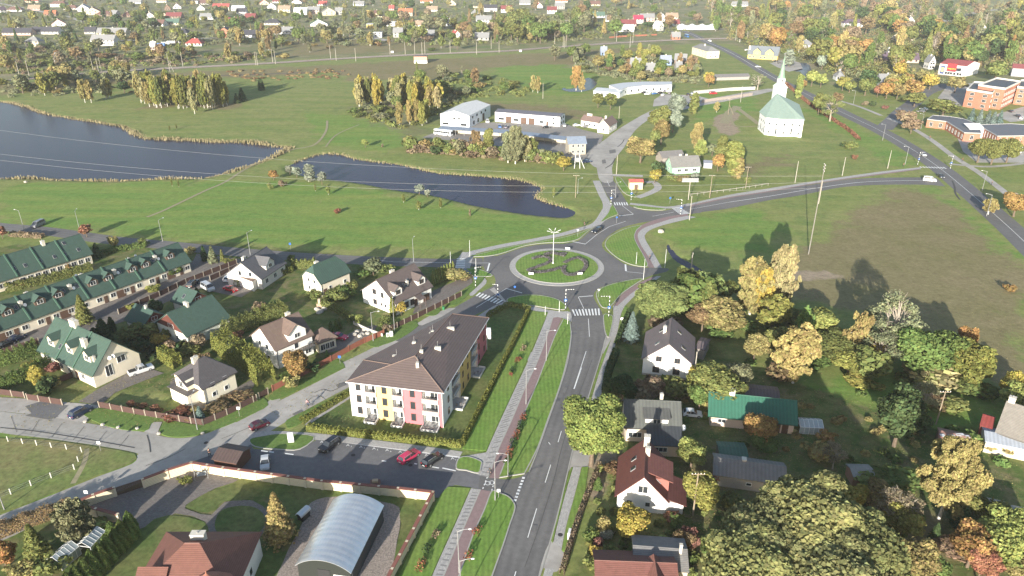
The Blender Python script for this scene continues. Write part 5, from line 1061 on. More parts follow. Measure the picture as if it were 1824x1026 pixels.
l, w_ = r['_l'], r['_w']; b = MB().box(-2.6, w_*.2, 0, -.02, w_*.8, 3.1).build('bay_wing', PAINT, r, color=(.7,.65,.52)); MB().box(-2.9, w_*.15, 3.1, .0, w_*.85, 3.25).build('terrace_floor', PLAIN, b, color=(.1,.09,.09)); d = MB(); d.prism([(-1.6, w_*.3, 3.3), (-1.6, w_*.7, 3.3), (-1.6, w_*.7, 5.3), (-1.6, w_*.5, 6.4), (-1.6, w_*.3, 5.3)], [(1.5, w_*.3, 3.3), (1.5, w_*.7, 3.3), (1.5, w_*.7, 5.3), (1.5, w_*.5, 6.4), (1.5, w_*.3, 5.3)]); do = d.build('dormer', PAINT, r, color=(.7,.65,.52))
rf = MB(); rf.slab([(-2.1, w_*.22, 4.7), (-2.1, w_*.5, 6.6), (2.4, w_*.5, 6.6), (2.0, w_*.22, 4.7)], .1).slab([(-2.1, w_*.78, 4.7), (-2.1, w_*.5, 6.6), (2.4, w_*.5, 6.6), (2.0, w_*.78, 4.7)], .1); rf.build('dormer_roof', TILE, do, color=(.085,.078,.082)); window(do, (-1.62, w_*.5, 3.5), -math.pi/2, 1.3, 1.6, WF, pane=False)
# bottom left villa
TER = (.165, .075, .058)
r = house('villa', (222,1072), (414,1072), 13.5, 4.6, 4.2, TER, (.68,.66,.6), 'large villa with terracotta tiled hip roof and a round turret', 'villa', hip=1, chim=[(.5,.66,2.0,1.0,1.2)], wins=wr('r',(.3,.6),(1.2,),1.2,1.4)+wr('f',(.2,.5,.8),(1.2,),1.4,1.4), sky=[('b',.5,.6)], final=True)
l, w_ = r['_l'], r['_w']; tw = MB(); tw.lathe([(3.0, 0), (3.0, 5.4)], 20, (l*.78, 1.0)); to = tw.build('turret', PAINT, r, color=(.68,.66,.6)); tc_ = MB(); tc_.lathe([(3.5, 5.4), (3.4, 5.6), (1.7, 7.0), (.12, 8.4), (.05, 9.0)], 20, (l*.78, 1.0)); tc_.build('conical_roof', TILE, to, color=(.3,.13,.09))
fr = MB().box(l*.05, -.6, 0, l*.3, 5, 4.4).build('front_wing', PAINT, r, color=(.68,.66,.6)); MB().slab([(l*.02, -1.2, 4.4), (l*.33, -1.2, 4.4), (l*.33, 3.2, 7.4), (l*.02, 3.2, 7.4)], .14).build('wing_roof', TILE, fr, color=TER)
# barrel vaulted hall
def barrel(pf, pb, ez, rise, look, name, cat, roofm, seg=20, final=True):
    a, b_ = P(*pf[0], ez), P(*pf[1], ez); c, d = P(*pb[0], ez), P(*pb[1], ez); u = (b_-a); Wd = (u.length+(d-c).length)/2; u.normalize(); n = Vector((-u.y, u.x, 0)); L = ((c-a).dot(n)+(d-b_).dot(n))/2
    r = thing(name, (a.x, a.y, 0), math.atan2(u.y, u.x), look, cat, None, pb[0], final); R = (Wd*Wd/4+rise*rise)/(2*rise); th0 = math.asin(Wd/2/R); arc = []
    for k in range(seg+1): t_ = -th0+2*th0*k/seg; arc.append((Wd/2+R*math.sin(t_), ez+rise-R+R*math.cos(t_)))
    m = MB(); i0 = 0
    nr_ = 26
    for j in range(nr_+1):
        y = -.4+(L+.8)*j/nr_; up = .025 if j % 2 else 0
        for x, z in arc: m.v.append((x, y, z+up))
    for j in range(nr_):
        for k in range(seg): q = j*(seg+1)+k; m.f.append((q, q+1, q+seg+2, q+seg+1))
    ro = m.build('vaulted_roof', roofm, r, smooth=False); sd = ro.modifiers.new('t', 'SOLIDIFY'); sd.thickness = .08
    for yy, nm in ((0, 'end_wall'), (L-.15, 'end_wall')):
        e = MB(); e.prism([(.1, yy, 0), (Wd-.1, yy, 0)]+[(x, yy, z-.1) for x, z in reversed(arc[1:-1])], [(.1, yy+.15, 0), (Wd-.1, yy+.15, 0)]+[(x, yy+.15, z-.1) for x, z in reversed(arc[1:-1])]); e.build(nm, PLAIN, r, color=(.022,.026,.023))  # end wall colour darkened to carry the shade the villa casts there
    for x in (0.1, Wd-.2): MB().box(x, .16, 0, x+.1, L-.16, ez-.02).build('side_wall', PLAIN, r, color=(.04,.045,.045))
    if L > 10: MB().box(Wd*.66, -.08, .6, Wd*.95, -.02, 1.9).build('window', WF, r); MB().box(Wd*.38, -.06, 0, Wd*.6, -.02, 2.6).build('door', DARK, r)
    return r
SHEET = mat('corrugated_translucent', (.58, .60, .61), .28, .12, .6, metal=.55, spec=.6)
barrel([(527,1004),(626,1018)], [(590,892),(682,903)], 3.0, 1.8, 'large barrel-vaulted hall roofed in shiny grey sheets on dark walls', 'vaulted_hall', 'hall', SHEET)
barrel([(528,916),(540,921)], [(537,905),(550,908)], 1.2, .6, 'tiny grey arched shelter near the yellow conical tree', 'garden_shelter', 'shelter', SHEET)
# villa wall, gate
WC, CAPC, POSTC = (.68, .60, .42), (.22, .09, .07), (.6, .52, .38); SLATW = objcol('slatted_wall', .9, .05, .6, 'slat')
def vwall(pts, look): return wall_run('boundary_wall', pts, 1.9, .16, look, 'wall', m=SLATW, color=WC, post=.42, postc=POSTC, pitch=3.3, cap=.22, capc=CAPC, final=True)
vwall([(258,869),(300,853),(344,839)], 'cream wall with red coping right of the brown slatted gate')
vwall([(344,839),(400,848),(457,856),(575,872),(710,885),(772,892)], 'long cream slatted wall with red coping along the car park')
vwall([(772,892),(738,958),(700,1030),(672,1090)], 'cream wall with red coping beside the promenade lawn')
vwall([(136,912),(170,897),(207,884)], 'short cream wall with red coping left of the brown gate')
vwall([(136,914),(175,922),(214,932)], 'low cream garden wall behind the greenhouses')
g_ = thing('sliding_gate', P(209,884), 0, 'brown vertical-slatted sliding gate in the cream wall', 'gate', None, (232,874), True); a_, b_ = P(209,884), P(257,868); d_ = b_-a_; m = MB()
for k in range(26): q = d_*(k/25); m.box(q.x-.07, q.y-.03, .15, q.x+.07, q.y+.03, 1.9)
m.build('slats', BF, g_); MB().tube((0, 0, .3), (d_.x, d_.y, .3), .05).tube((0, 0, 1.7), (d_.x, d_.y, 1.7), .05).build('gate_frame', BF, g_)
# brown panel fences with pale posts
BW_, PST = (.07, .04, .034), (.29, .25, .2)
def bfence(pts, look, c=BW_, pitch=3.0, h=1.5, pc=PST): return wall_run('panel_fence', pts, h, .07, look, 'fence', m=PAINT, color=c, post=.21, postc=pc, pitch=pitch, final=True)
bfence([(-60,692),(0,703),(45,709)], 'brown fence run left of the parked black car'); bfence([(50,712),(112,722)], 'brown fence run above the tarmac parking pad')
bfence([(178,726),(240,738),(300,748),(362,758)], 'brown fence in front of the dark-hipped cream house'); bfence([(362,758),(405,740),(452,717),(458,714)], 'brown fence turning up the street beside the cream house')
bfence([(462,711),(478,702)], 'short brown fence bay by the tall yellow-green hedge')
bfence([(486,697),(540,670),(590,644),(622,626),(650,611),(684,597)], 'red-brown closed fence along the concrete street', (.24,.09,.06), 4, 1.5, (.22,.09,.06))
bfence([(695,590),(745,566),(775,551),(822,528)], 'dark brown fence in front of the white shuttered house', pitch=2.6)
bfence([(212,560),(285,528),(332,505),(422,470)], 'brown fence opposite the front terraced row'); bfence([(-60,660),(0,633),(70,612)], 'brown fence between terraced row and green hedges'); bfence([(375,500),(425,478)], 'short brown fence beside the silver covered car')
bfence([(105,683),(132,672)], 'short brown garden fence by the yellow conifer')
wall_run('low_wall', [(630,578),(655,590),(682,600)], .9, .2, 'pale grey garden wall beside the stacked white rubble', 'wall', color=(.5,.47,.42), final=True)
PW = mat('post_white', (.6,.58,.52), .8, .1, 2)
def paddock(pts, look):
    r = thing('paddock_fence', P(*pts[0]), 0, look, 'fence', None, pts[0], True); o = P(*pts[0]); m = MB(); me = MB().tube((0, 0, 0), (0, 0, 1.3), .09, n=6).mesh('post', PW); prev = None
    for q in pts:
        p = P(*q)-o; part('post', me, r, p)
        if prev is not None:
            for z in (.4, .8, 1.2): m.tube((prev.x, prev.y, z), (p.x, p.y, z), .014, n=3)
        prev = p
    m.build('wire', METAL, r)
paddock([(15,787),(41,791),(66,794),(92,798),(119,801),(146,806),(140,823),(133,837),(92,852),(56,866),(20,881),(-20,897)], 'white-posted wire paddock fence on the rough grass')
# sheds, greenhouses on the left bottom
GH = mat('glasshouse_glass', (.32,.36,.36), .15, .1, 1, spec=.8)
def greenhouse(x, y, L, Wd, ang, look):
    r = thing('greenhouse', P(x, y), math.radians(ang), look, 'greenhouse', None, (x, y), True); fr = MB(); gl = MB(); h, rr = 1.6, .8; hw = Wd/2
    for k in range(6):
        xx = -L/2+L*k/5
        for a_, b_ in (((xx, -hw, 0), (xx, -hw, h)), ((xx, hw, 0), (xx, hw, h)), ((xx, -hw, h), (xx, 0, h+rr)), ((xx, hw, h), (xx, 0, h+rr))): fr.tube(a_, b_, .045, n=4)
    for y_, z in ((-hw, h), (hw, h), (0, h+rr), (-hw, .05), (hw, .05)): fr.tube((-L/2, y_, z), (L/2, y_, z), .05, n=4)
    for xx in (-L/2, L/2): fr.tube((xx, -hw, h), (xx, hw, h), .05, n=4)
    gl.slab([(-L/2, -hw, h), (L/2, -hw, h), (L/2, 0, h+rr), (-L/2, 0, h+rr)], .02).slab([(-L/2, hw, h), (L/2, hw, h), (L/2, 0, h+rr), (-L/2, 0, h+rr)], .02).box(-L/2, -hw-.01, .1, L/2, -hw+.01, h).box(-L/2, hw-.01, .1, L/2, hw+.01, h)
    fr.build('frame', WHITEM, r); gl.build('glass_panel', GH, r)
greenhouse(166,972,3.6,2.6,80,'small glass greenhouse nearest the cream garden wall'); greenhouse(117,998,3.6,2.6,72,'lower glass greenhouse with an open end beside the stone path')
# carport and bin shelter
r = house('bin_shelter', (376,818), (421,826), 5, 2.3, .9, (.085,.06,.055), (.11,.055,.04), 'dark brown open-sided shelter with ribbed roof at the car park corner', 'shelter', pat='seam', chim=(), wins=(), over=.3, final=True, detail=False)
# ---------------------------------------------------------------- right side houses
r = house('detached_house', (1236,651), (1238,601), (1141,645), 4.2, 4.6, (.155,.125,.125), WHT, 'white gabled house with grey-brown roof next to the blue spruce', 'house', pat='seam', wins=wr('l',(.3,.68),(3.9,),1.3,1.3)+wr('l',(.3,.72),(1.0,),1.5,1.5)+[('b',.15,1.2,1.2,1.6)], sky=[('b',.25,.55),('b',.7,.65),('f',.25,.45),('f',.7,.65)], chim=[(.55,.62,.7,.7,1.5)], fm=BF, base=(.4,.36,.3), final=True)
house('shed', (1238,620), (1256,624), 6, 2.7, .5, (.15,.12,.12), (.3,.27,.24), 'narrow lean-to shed behind the grey-brown roofed house', 'shed', pat='seam', over=.2, final=True, detail=False)
r = house('detached_house', (1111,762), (1216,767), 9.5, 3.4, 3.4, (.095,.10,.092), (.6,.50,.40), 'pink-beige house with dark grey roof and wide white dormer', 'house', pat='seam', wins=wr('f',(.18,),(1.0,),2.6,1.2)+[('l',.5,1.0,1.2,1.2)], chim=[(.68,.6,.6,.6,1.6)], fm=WF, final=True)
l, w_ = r['_l'], r['_w']; d = MB().box(l*.36, .6, 3.4, l*.78, 4.2, 5.3).build('dormer', PAINT, r, color=WHT); MB().slab([(l*.32, .2, 5.3), (l*.82, .2, 5.3), (l*.82, 4.5, 6.3), (l*.32, 4.5, 6.3)], .15).build('dormer_roof', ROOF, d, color=(.1,.10,.095)); wo = winmesh(1.4, 1.1, WF); part('window', wo[0], d, (l*.57, .59, 3.9)); part('pane', wo[1], d, (l*.57, .59, 3.9))
d = MB().box(l*.42, -4.2, 0, l*.97, -.03, 2.7).build('front_wing', PAINT, r, color=(.55,.43,.33)); MB().slab([(l*.37, -4.7, 2.75), (l*1.02, -4.7, 2.75), (l*1.02, .3, 3.9), (l*.37, .3, 3.9)], .15).build('wing_roof', ROOF, d, color=(.055,.06,.065)); wo = winmesh(2.4, 1.1, WF); part('window', wo[0], d, (l*.62, -4.22, 1.0)); part('pane', wo[1], d, (l*.62, -4.22, 1.0))
dd = MB(); dd.lathe([(.1, -.06), (.55, .02), (.6, .08)], 14); do = dd.build('satellite_dish', WHITEM, r); do.location = (l+.7, .6, 3.3); do.rotation_euler = (1.1, 0, .5)
r = house('detached_house', (1102,813), (1095,884), (1193,897), 2.9, 4.8, MAR, WHT, 'white house with steep maroon roof beside the street trees', 'house', wins=[('r',.5,4.0,1.7,1.5),('r',.62,1.2,.9,1.0),('r',.25,1.3,1.0,.9)]+wr('f',(.3,.7),(1.0,),1.1,1.3), sky=[('f',.35,.6),('f',.62,.6),('b',.75,.45)], chim=[(.14,.52,1.0,1.0,1.9),(.36,.55,.7,.8,1.3)], final=True)
l, w_ = r['_l'], r['_w']; d = MB().box(l*.32, w_*.58, 3.0, l*.78, w_*1.02, 5.6).build('dormer', PAINT, r, color=(.3,.12,.1)); MB().slab([(l*.27, w_*.5, 7.3), (l*.83, w_*.5, 7.3), (l*.83, w_*1.1, 5.5), (l*.27, w_*1.1, 5.5)], .14).build('dormer_roof', TILE, d, color=(.19,.075,.06))
d = MB().box(l*.42, w_+.02, 0, l*.95, w_+2.8, 2.3).build('porch', PAINT, r, color=WHT); MB().slab([(l*.32, w_+.1, 3.3), (l*1.0, w_+.1, 3.3), (l*1.0, w_+3.3, 2.3), (l*.32, w_+3.3, 2.3)], .12).build('porch_roof', TILE, d, color=MAR)
r = house('long_house', (1261,741), (1422,758), 8.5, 2.6, 3.0, (.035,.12,.08), (.66,.52,.42), 'long single-storey house with bright green metal roof', 'house', pat='seam', over=.6, wins=wr('f',(.14,.72),(1.0,),1.6,.9), door=[('f',.45,1.1,2.0),('f',.8,1.4,2.0),('f',.9,1.2,2.0)], chim=[(.25,.5,1.1,.7,1.0)], final=True)
house('shed', (1290,701), (1390,712), 5, 2.4, .6, (.13,.10,.095), (.2,.16,.13), 'low brown-roofed shed directly behind the bright green roof', 'shed', pat='seam', over=.2, detail=False, final=True)
house('long_shed', (1270,846), (1402,865), 6.5, 2.5, 1.6, (.2,.19,.175), (.32,.3,.27), 'long weathered grey-roofed shed north of the big oaks', 'shed', pat='seam', over=.3, chim=[(.42,.55,.7,.9,.3)], detail=False, wins=wr('f',(.5,),(1.0,),1.0,.7), final=True)
house('shed', (1282,812), (1334,815), 4.5, 2.2, .5, (.06,.12,.085), (.14,.13,.1), 'dark green flat-roofed shed behind the long grey shed', 'shed', pat='seam', over=.2, detail=False, final=True)
greenhouse(1440,765,4.5,3.2,-5,'dusty grey greenhouse at the end of the bright green-roofed house')
house('shed', (1520,849), (1561,850), 3.6, 2.2, .5, (.27,.27,.25), (.36,.2,.13), 'small brick shed with pale roof in the open garden', 'shed', over=.2, detail=False, final=True)
house('shed', (1466,885), (1504,889), 3.0, 2.0, .4, (.09,.09,.10), (.2,.18,.16), 'small dark-roofed shed at the top edge of the oak crowns', 'shed', over=.2, detail=False, final=True)
r = house('farmhouse', (1772,770), (1808,744) if 0 else (1860,800), 9, 3.3, 4.8, (.19,.175,.155), (.33,.28,.22), 'weathered timber house with grey shingle roof at the right edge', 'house', pat='tile', wins=wr('l',(.3,.6),(1.0,),1.0,1.2), chim=[(.05,.55,1.1,1.0,1.4)], final=True)
house('outbuilding', (1755,786), (1880,812), 5.5, 2.6, .7, (.34,.37,.41), (.5,.47,.36), 'cream outbuilding with pale metal roof in front of the shingled house', 'outbuilding', pat='seam', over=.2, detail=False, final=True)
house('lean_to', (1745,757), (1768,764), 5, 3.0, 1.2, (.2,.045,.04), (.25,.08,.06), 'dark red lean-to left of the shingled house', 'lean-to', pat='seam', over=.15, detail=False, final=True)
house('shed', (1671,783), (1730,797), 4.5, 2.3, .8, (.26,.15,.12), (.2,.13,.1), 'rusty-roofed shed patched with pale sheets beneath the golden birch', 'shed', over=.15, detail=False, pat='plain', final=True)
p0 = P(1700,776,3.0); t = MB()
for dx, dy, sw in ((-2.2,.1,.9),(-.6,-.2,1.3),(1.2,.3,1.6),(2.3,-.3,.8)): t.box(p0.x+dx-sw/2, p0.y+dy-.45, 3.02, p0.x+dx+sw/2, p0.y+dy+.4, 3.06)
tag(t.build('roof_patches', WHITEM), 'loose white sheets lying over the rusty shed roof', 'sheet', None, (1700,776), True)
house('shed', (1737,903), (1796,917), 3.5, 2.4, .7, (.33,.31,.27), (.24,.2,.17), 'shed with pale grey double-pitch roof above the rust-red roof', 'shed', over=.15, detail=False, final=True)
house('barn', (1738,942), (1812,955), 6.5, 2.5, .9, (.2,.085,.07), (.22,.15,.11), 'barn with broad rust-red sheet roof, lower right', 'barn', over=.2, detail=False, pat='plain', final=True)
house('shed', (1819,950), (1860,958), 7, 2.8, .7, (.36,.34,.3), (.3,.26,.22), 'grey-roofed shed cut by the right edge beside the rust-red roof', 'shed', over=.2, detail=False, final=True)
r = house('detached_house', (1060,1052), (1212,1058), 8, 3.0, 1.8, (.17,.075,.062), (.5,.42,.34), 'low house with maroon roof cut by the bottom edge', 'house', hip=0, final=True)
l, w_ = r['_l'], r['_w']; b = MB(); b.slab([(l*.55, -3, 3.1), (l*.75, -3, 5.1), (l*.75, 5, 5.1), (l*.55, 5, 3.1)], .15).slab([(l*.95, -3, 3.1), (l*.75, -3, 5.1), (l*.75, 5, 5.1), (l*.95, 5, 3.1)], .15); b.build('cross_roof', TILE, r, color=(.2,.09,.07))
house('annex', (1128,1012), (1228,1020), 7, 3.0, 1.2, (.19,.185,.18), (.4,.34,.28), 'grey slate-roofed annex behind the low maroon roof', 'annex', over=.2, chim=[(.88,.4,.4,.4,1.6)], detail=False, final=True)
# ---------------------------------------------------------------- hedges
HG = 'hedge'
hedge([(548,765),(600,772),(700,783),(760,790),(822,796)], 1.3, 1.2, HG, 'clipped yellow-green hedge along the car park side of the apartment lawn', bumps=.9)
hedge([(823,795),(847,746),(872,696),(898,645),(920,602),(943,553)], 1.2, .9, HG, 'long yellow-green hedge between apartment lawn and flower border', seed=2, bumps=.9)
hedge([(905,546),(925,549),(943,553)], 1.3, 1.0, 'olive', 'short hedge at the top of the apartment lawn', seed=3); hedge([(905,546),(885,556),(868,566)], 1.3, 1.0, 'olive', 'short hedge leading to the apartment roof corner', seed=33)
hedge([(536,754),(580,729),(622,703)], 1.2, 1.2, HG, 'yellow-green hedge beside the concrete street and apartment block', seed=4, bumps=.9)
hedge([(393,620),(420,640),(450,658),(476,685)], 4.6, 4.4, HG, 'massive tall yellow-green hedge between two houses', seed=5)
hedge([(400,604),(430,590),(470,574),(512,560)], 4.0, 2.6, 'olive', 'row of tall rounded evergreens behind the brown-roofed house', seed=6, bumps=2.2)
hedge([(290,640),(318,655)], 3.2, 2.4, HG, 'tall clipped hedge block behind the pickup', seed=7); hedge([(520,478),(565,476)], 2.6, 1.3, 'olive', 'green hedge behind the cream green-roofed house', seed=8, bumps=1.2)
[tree('thuja', 'lime green', 772+i*5, 507-i*2.4, 4.6, 1.5, 1, look='upright bright thuja in the row beside the shuttered house', group='thuja row by the shuttered house') for i in range(8)]; car('van','dark grey',824,491,(812,490,838,494),'dark grey van half hidden behind the golden spreading tree')
hedge([(-20,655),(20,647),(68,630)], 3.4, 1.8, 'green', 'upright thuja hedge by the left fence', seed=10, bumps=1.3); hedge([(-10,697),(40,680),(92,652)], 3.0, 1.8, 'green', 'second upright thuja hedge left of the yellow conifer', seed=11, bumps=1.3)
hedge([(-80,985),(0,955),(60,932),(132,908)], 2.2, 1.8, 'copper', 'copper beech hedge beside the street at lower left', seed=12)
hedge([(498,676),(520,662)], 0.9, 1.0, 'green', 'low shrubs inside the red-brown fence', seed=13) ; hedge([(1120,560),(1108,590),(1099,615)], 1.6, 1.2, 'dark green', 'dark hedge beside the right pavement above the drive', seed=14)
hedge([(1097,632),(1084,665),(1078,700)], 1.8, 1.6, 'dark green', 'dark hedge beside the right pavement below the drive', seed=15); hedge([(620,565),(600,590),(625,610)] if 0 else [(575,548),(600,555),(628,575)], 1.8, 1.4, 'olive', 'curving bushy hedge left of the shuttered house lawn', seed=16)
hedge([(600,492),(640,474),(680,462)] if 0 else [(420,510),(450,500),(500,490),(520,482)], 1.6, 1.8, HG, 'bushy hedge between grey-roofed house and cream house', seed=17); hedge([(345,575),(400,560),(440,540)] if 0 else [(585,598),(572,612)], 1.6, 1.2, 'dark green', 'dark hedge beside the brown garage wing', seed=18)
hedge([(1400,150),(1440,185),(1480,212),(1510,232),(1530,250)], 1.2, 1.6, 'rust red', 'rust-coloured hedge between the white church and the highway', seed=19)
hedge([(20,420),(78,424)], 1.4, 2, 'brown', 'tan clipped hedge below the west road', seed=20); hedge([(1068,832),(1040,900),(1018,965),(1000,1026)], 1.3, .8, 'brown', 'overgrown garden fence hedge right of the street', seed=21)
hedge([(130,470),(200,450),(262,440)], 1.6, 1.6, 'green', 'hedge behind the front terraced row', seed=22) ; hedge([(170,560) if 0 else (10,520),(60,508),(120,492),(165,480)], 2, 2.4, 'olive', 'garden shrubs between the two terraced rows', seed=23)
# ---------------------------------------------------------------- vehicles
LOT = 'cars in the apartment car park'
car('suv','black',588,797,(600,784,572,804),'black SUV parked nose-out in the car park near its left end',LOT); car('wagon','pink-red',729,817,(716,826,746,806),'red estate car in the car park',LOT)
car('wagon','black',771,823,(756,832,786,812),'black estate car at the right end of the car park',LOT); car('hatch','silver',473,829,(474,817,473,840),'silver hatchback behind the cream wall, beside the bin shelter',LOT)
car('hatch','maroon',463,761,(480,753,448,768) if 0 else (450,766,482,752),'maroon hatchback driving on the concrete street'); car('suv','dark blue',145,738,(128,748,165,728),'dark blue SUV parked on the tarmac pad before the left fence')
car('pickup','silver',252,663,(236,669,272,657),'silver double-cab pickup beside the cream gable wall'); car('van','grey',69,403,(80,398,58,408),'grey van parked off the west road'); car('suv','black',344,509,(338,514,352,501),'black car beside the brown fence near the red-gabled house')
car('van','silver',371,516,(360,508,384,522),'silver covered car beside the small thuja, next to the red car'); car('hatch','white',408,499,(402,503,414,493),'white car beside the roof terrace wing'); car('sedan','red',411,518,(402,514,422,520),'red car in the yard below the terrace wing')
car('sedan','crimson',604,603,(596,601,614,604),'red car behind the brown garage wing'); car('wagon','black',1063,413,(1072,408,1054,419),'black car leaving the roundabout on the north road'); car('sedan','black',12,617,(0,622,24,611),'black car by the left fence, nearer the dormer house'); car('sedan','dark blue',30,606,(18,612,42,601),'dark blue car by the left fence, nearer the front row')
car('sedan','silver',1644,277,(1636,272,1652,284),'silver car on the highway before the crosswalk'); car('sedan','dark grey',1675,316,(1667,311,1683,323),'dark grey car on the highway past the crosswalk'); car('van','white',1655,323,(1645,322,1668,324),'white van waiting at the end of the east road')
car('sedan','dark blue',1045,290,(1038,291,1053,289),'dark blue car beside the transformer posts'); car('suv','black',1733,262,(1728,264,1738,260),'dark car in the shade of the brick building'); 
car('sedan','black',15,1200,0,'x') if 0 else None
# car 1226,756 is a covered boat-like car
car('hatch','white',1233,741,(1222,740,1246,742),'white covered car between the dark grey and green roofs')
# bus etc
car('bus','white',790,241,(775,239,812,244),'white and black coach parked beside the white warehouse'); car('bus','blue',1223,66,(1212,62,1236,71),'blue bus at the railway crossing',cat='bus'); car('van','white',1264,74,(1255,72,1275,77),'white minibus waiting by the railway crossing',cat='minibus',name='minibus')
YC = 'vehicles in the industrial yards'
for i, (k, c, x, y, tg) in enumerate([('sedan','black',973,228,'black car before the grey garage doors'),('hatch','silver',1006,225,'silver car by the right end of the grey garages'),('hatch','white',1027,225,'white car before the brown-roofed office'),('sedan','grey',1045,227,'olive grey car nearest the brown-roofed office'),('van','white',868,218,'white van beside the white warehouse door'),
    ('sedan','black',860,236,'black car under the carport, left end'),('sedan','dark grey',885,240,'dark grey car under the middle of the carport'),('sedan','black',901,241,'black car behind the tall birch at the carport'),('sedan','black',960,247,'black car under the right half of the carport'),('sedan','dark grey',976,249,'dark car at the right end of the carport'),('sedan','blue',890,227,'blue car behind the carport'),('sedan','dark blue',902,228,'dark blue car behind the carport')]):
    car(k, c, x, y, random.choice((5, 185, 175)) if y > 230 else random.choice((80, 95, 20)), tg, YC)
for i, (c, x, y) in enumerate([('black',1148,166),('white',1153,169),('silver',1162,164),('blue',1166,168),('grey',1172,163),('black',1176,167),('white',1181,170),('dark blue',1184,164),('black',1192,167),('black',1225,170),('silver',1232,168),('black',1240,172)]):
    car(('sedan','hatch','suv')[i % 3], c, x, y, 20+i*7, f'{c} car parked before the curved white office', 'cars before the curved white office')
for c, x, y in (('black',1380,110),('black',1386,113),('dark blue',1398,118),('white',1330,90),('silver',1350,120),('white',1700,145),('silver',1706,148),('white',1712,151),('dark grey',1640,200),('white',1645,196),('dark grey',1800,200),('dark grey',1812,208),('white',1820,212),('black',1705,200),('silver',1698,198)):
    car('sedan', c, x, y, random.uniform(0, 180), f'{c} car', 'parked cars in the far streets')
r = car('van','red',1270,168,10,'red flat truck beside the fence along the north road',cat='truck',name='truck'); car('bus','red',1702,31,5,'red lorry on the far highway',cat='lorry',name='lorry')
# ---------------------------------------------------------------- street furniture
r = thing('lighting_mast', P(985,470), 0, 'tall white lighting mast with five floodlight arms in the roundabout', 'lamp mast', None, (985,440), True)
MB().tube((0,0,0),(0,0,10.5),.1,.06,10).build('pole', WHITEM, r); MB().lathe([(.3,0),(.3,.4),(.15,.5)],10).build('base', WHITEM, r)
for k in range(6): a_ = k*math.pi/3+.2; dx, dy = math.cos(a_), math.sin(a_); ar = MB().tube((0,0,10.0),(dx*1.4,dy*1.4,10.6),.05,n=5).build('arm', WHITEM, r); hd = MB().box(-.4,-.1,-.05,.4,.1,.05).build('lamp_head', WHITEM, ar); hd.location = (dx*1.7,dy*1.7,10.75); hd.rotation_euler = (0,-.3,a_)
LM = [(44,412,7.5,160,'leftmost'),(143,413,7.5,100,''),(290,430,7.5,60,''),(446,454,7.5,60,''),(665,608,8,10,''),(352,766,8,90,''),(737,466,7.5,80,''),(1029,345,6,30,''),(1096,352,6,20,''),(8,908,7.5,100,''),(703,590,8.5,95,''),(1757,385,8,150,''),(1749,340,8,160,''),(1612,293,8,165,''),(1572,250,8,165,''),(1806,384,8,150,''),(1598,219,8,165,''),(1520,185,8,165,''),(1640,230,8,165,'')]
for x, y, h, a_, _ in LM: lamp(x, y, h, a_)
for x, y, h, a_ in ((973,643,8,0),(937,720,8.5,5),(882,892,8.5,5),(818,1020,8.5,5),(905,848,5,180),(822,1075,8.5,5)): lamp(x, y, h, a_, look='slim white lamp post on the grass beside the cycle path', group='lamp posts along the promenade', m=METAL)
for a_ in ((847,512,6.2,1.8,8,'black and white crossing post with blue sign by the thuja row'),(887,543,6.0,1.6,170,'black and white crossing post by the south-west crosswalk'),(1007,552,6.0,2.4,0,'black and white crossing post with arm left of the south crosswalk'),(1084,566,6.2,2.6,180,'black and white crossing post right of the south crosswalk'),(1088,366,6,1.6,10,'crossing post left of the north crosswalk'),(1124,358,5.5,1.2,180,'crossing post right of the north crosswalk'),(1212,384,6,2.2,165,'crossing post at the east road crosswalk'),(1634,295,6,1.6,20,'crossing post left of the highway crosswalk'),(1692,302,6,2.4,175,'crossing post right of the highway crosswalk')):
    crossing_post(*a_)
for x, y, h, lk in ((837,458,5.6,'plain white post beside the west crosswalk'),(803,479,5.6,'white post left of the west crosswalk'),(848,488,5,'white post on the small west island'),(1184,477,6,'white post beside the cycle path by the stream'),(1146,498,6.5,'white post at the tip of the right-hand lawn'),(1133,471,4,'thin grey post on the big right lawn'),(996,556,3.2,'thin grey post near the south crosswalk'),(1011,578,3.2,'thin post at the lawn tip below the crosswalk'),(971,562,2.8,'small blue-tipped post by the promenade start')):
    pole(x, y, h, lk, name='traffic_post', r0=.07, m=WHITEM, cat='post')
sign(917,524,'white sign post before the roundabout, south-west arm','round'); sign(1066,530,'give way sign right of the south arm','yield'); sign(1029,422,'give way sign on the verge above the roundabout','yield'); sign(518,446,'small blue sign beside the west road'); sign(1107,578,'small white sign by the right pavement','white',2); sign(1098,398,'round sign on the lawn below the north crosswalk','round'); sign(1193,363,'small blue sign above the east road','blue'); sign(158,882 if 0 else 893,'thin sign pole beside the lower left street','white',2.4); sign(180,804,'sign post on the grass corner','white',2.4); sign(427,742,'small sign near the corner fence','white',2.4); sign(606,648,'small sign on the verge by the red-brown fence','blue',2.2); sign(888,887,'small post in the lawn corner by the side entrance','white',2)
for x, y, a_, lk in ((946,492,0,'left'),(1033,492,12,'right'),(1011,447,-12,'back')):
    r = thing('chevron_board', P(x, y)+Vector((0,0,.19)), math.radians(a_), {'left':'low white board on the left front of the roundabout island','right':'low white board on the right front of the roundabout island','back':'low white board on the far side of the roundabout island'}[lk], 'sign board', 'boards on the roundabout island', (x, y), True)
    MB().box(-.75,-.04,.4,.75,.04,1.0).build('board', WHITEM, r); 
    for sx in (-.55,.55): MB().tube((sx,.06,0),(sx,.06,.95),.04,n=5).build('leg', METAL, r)
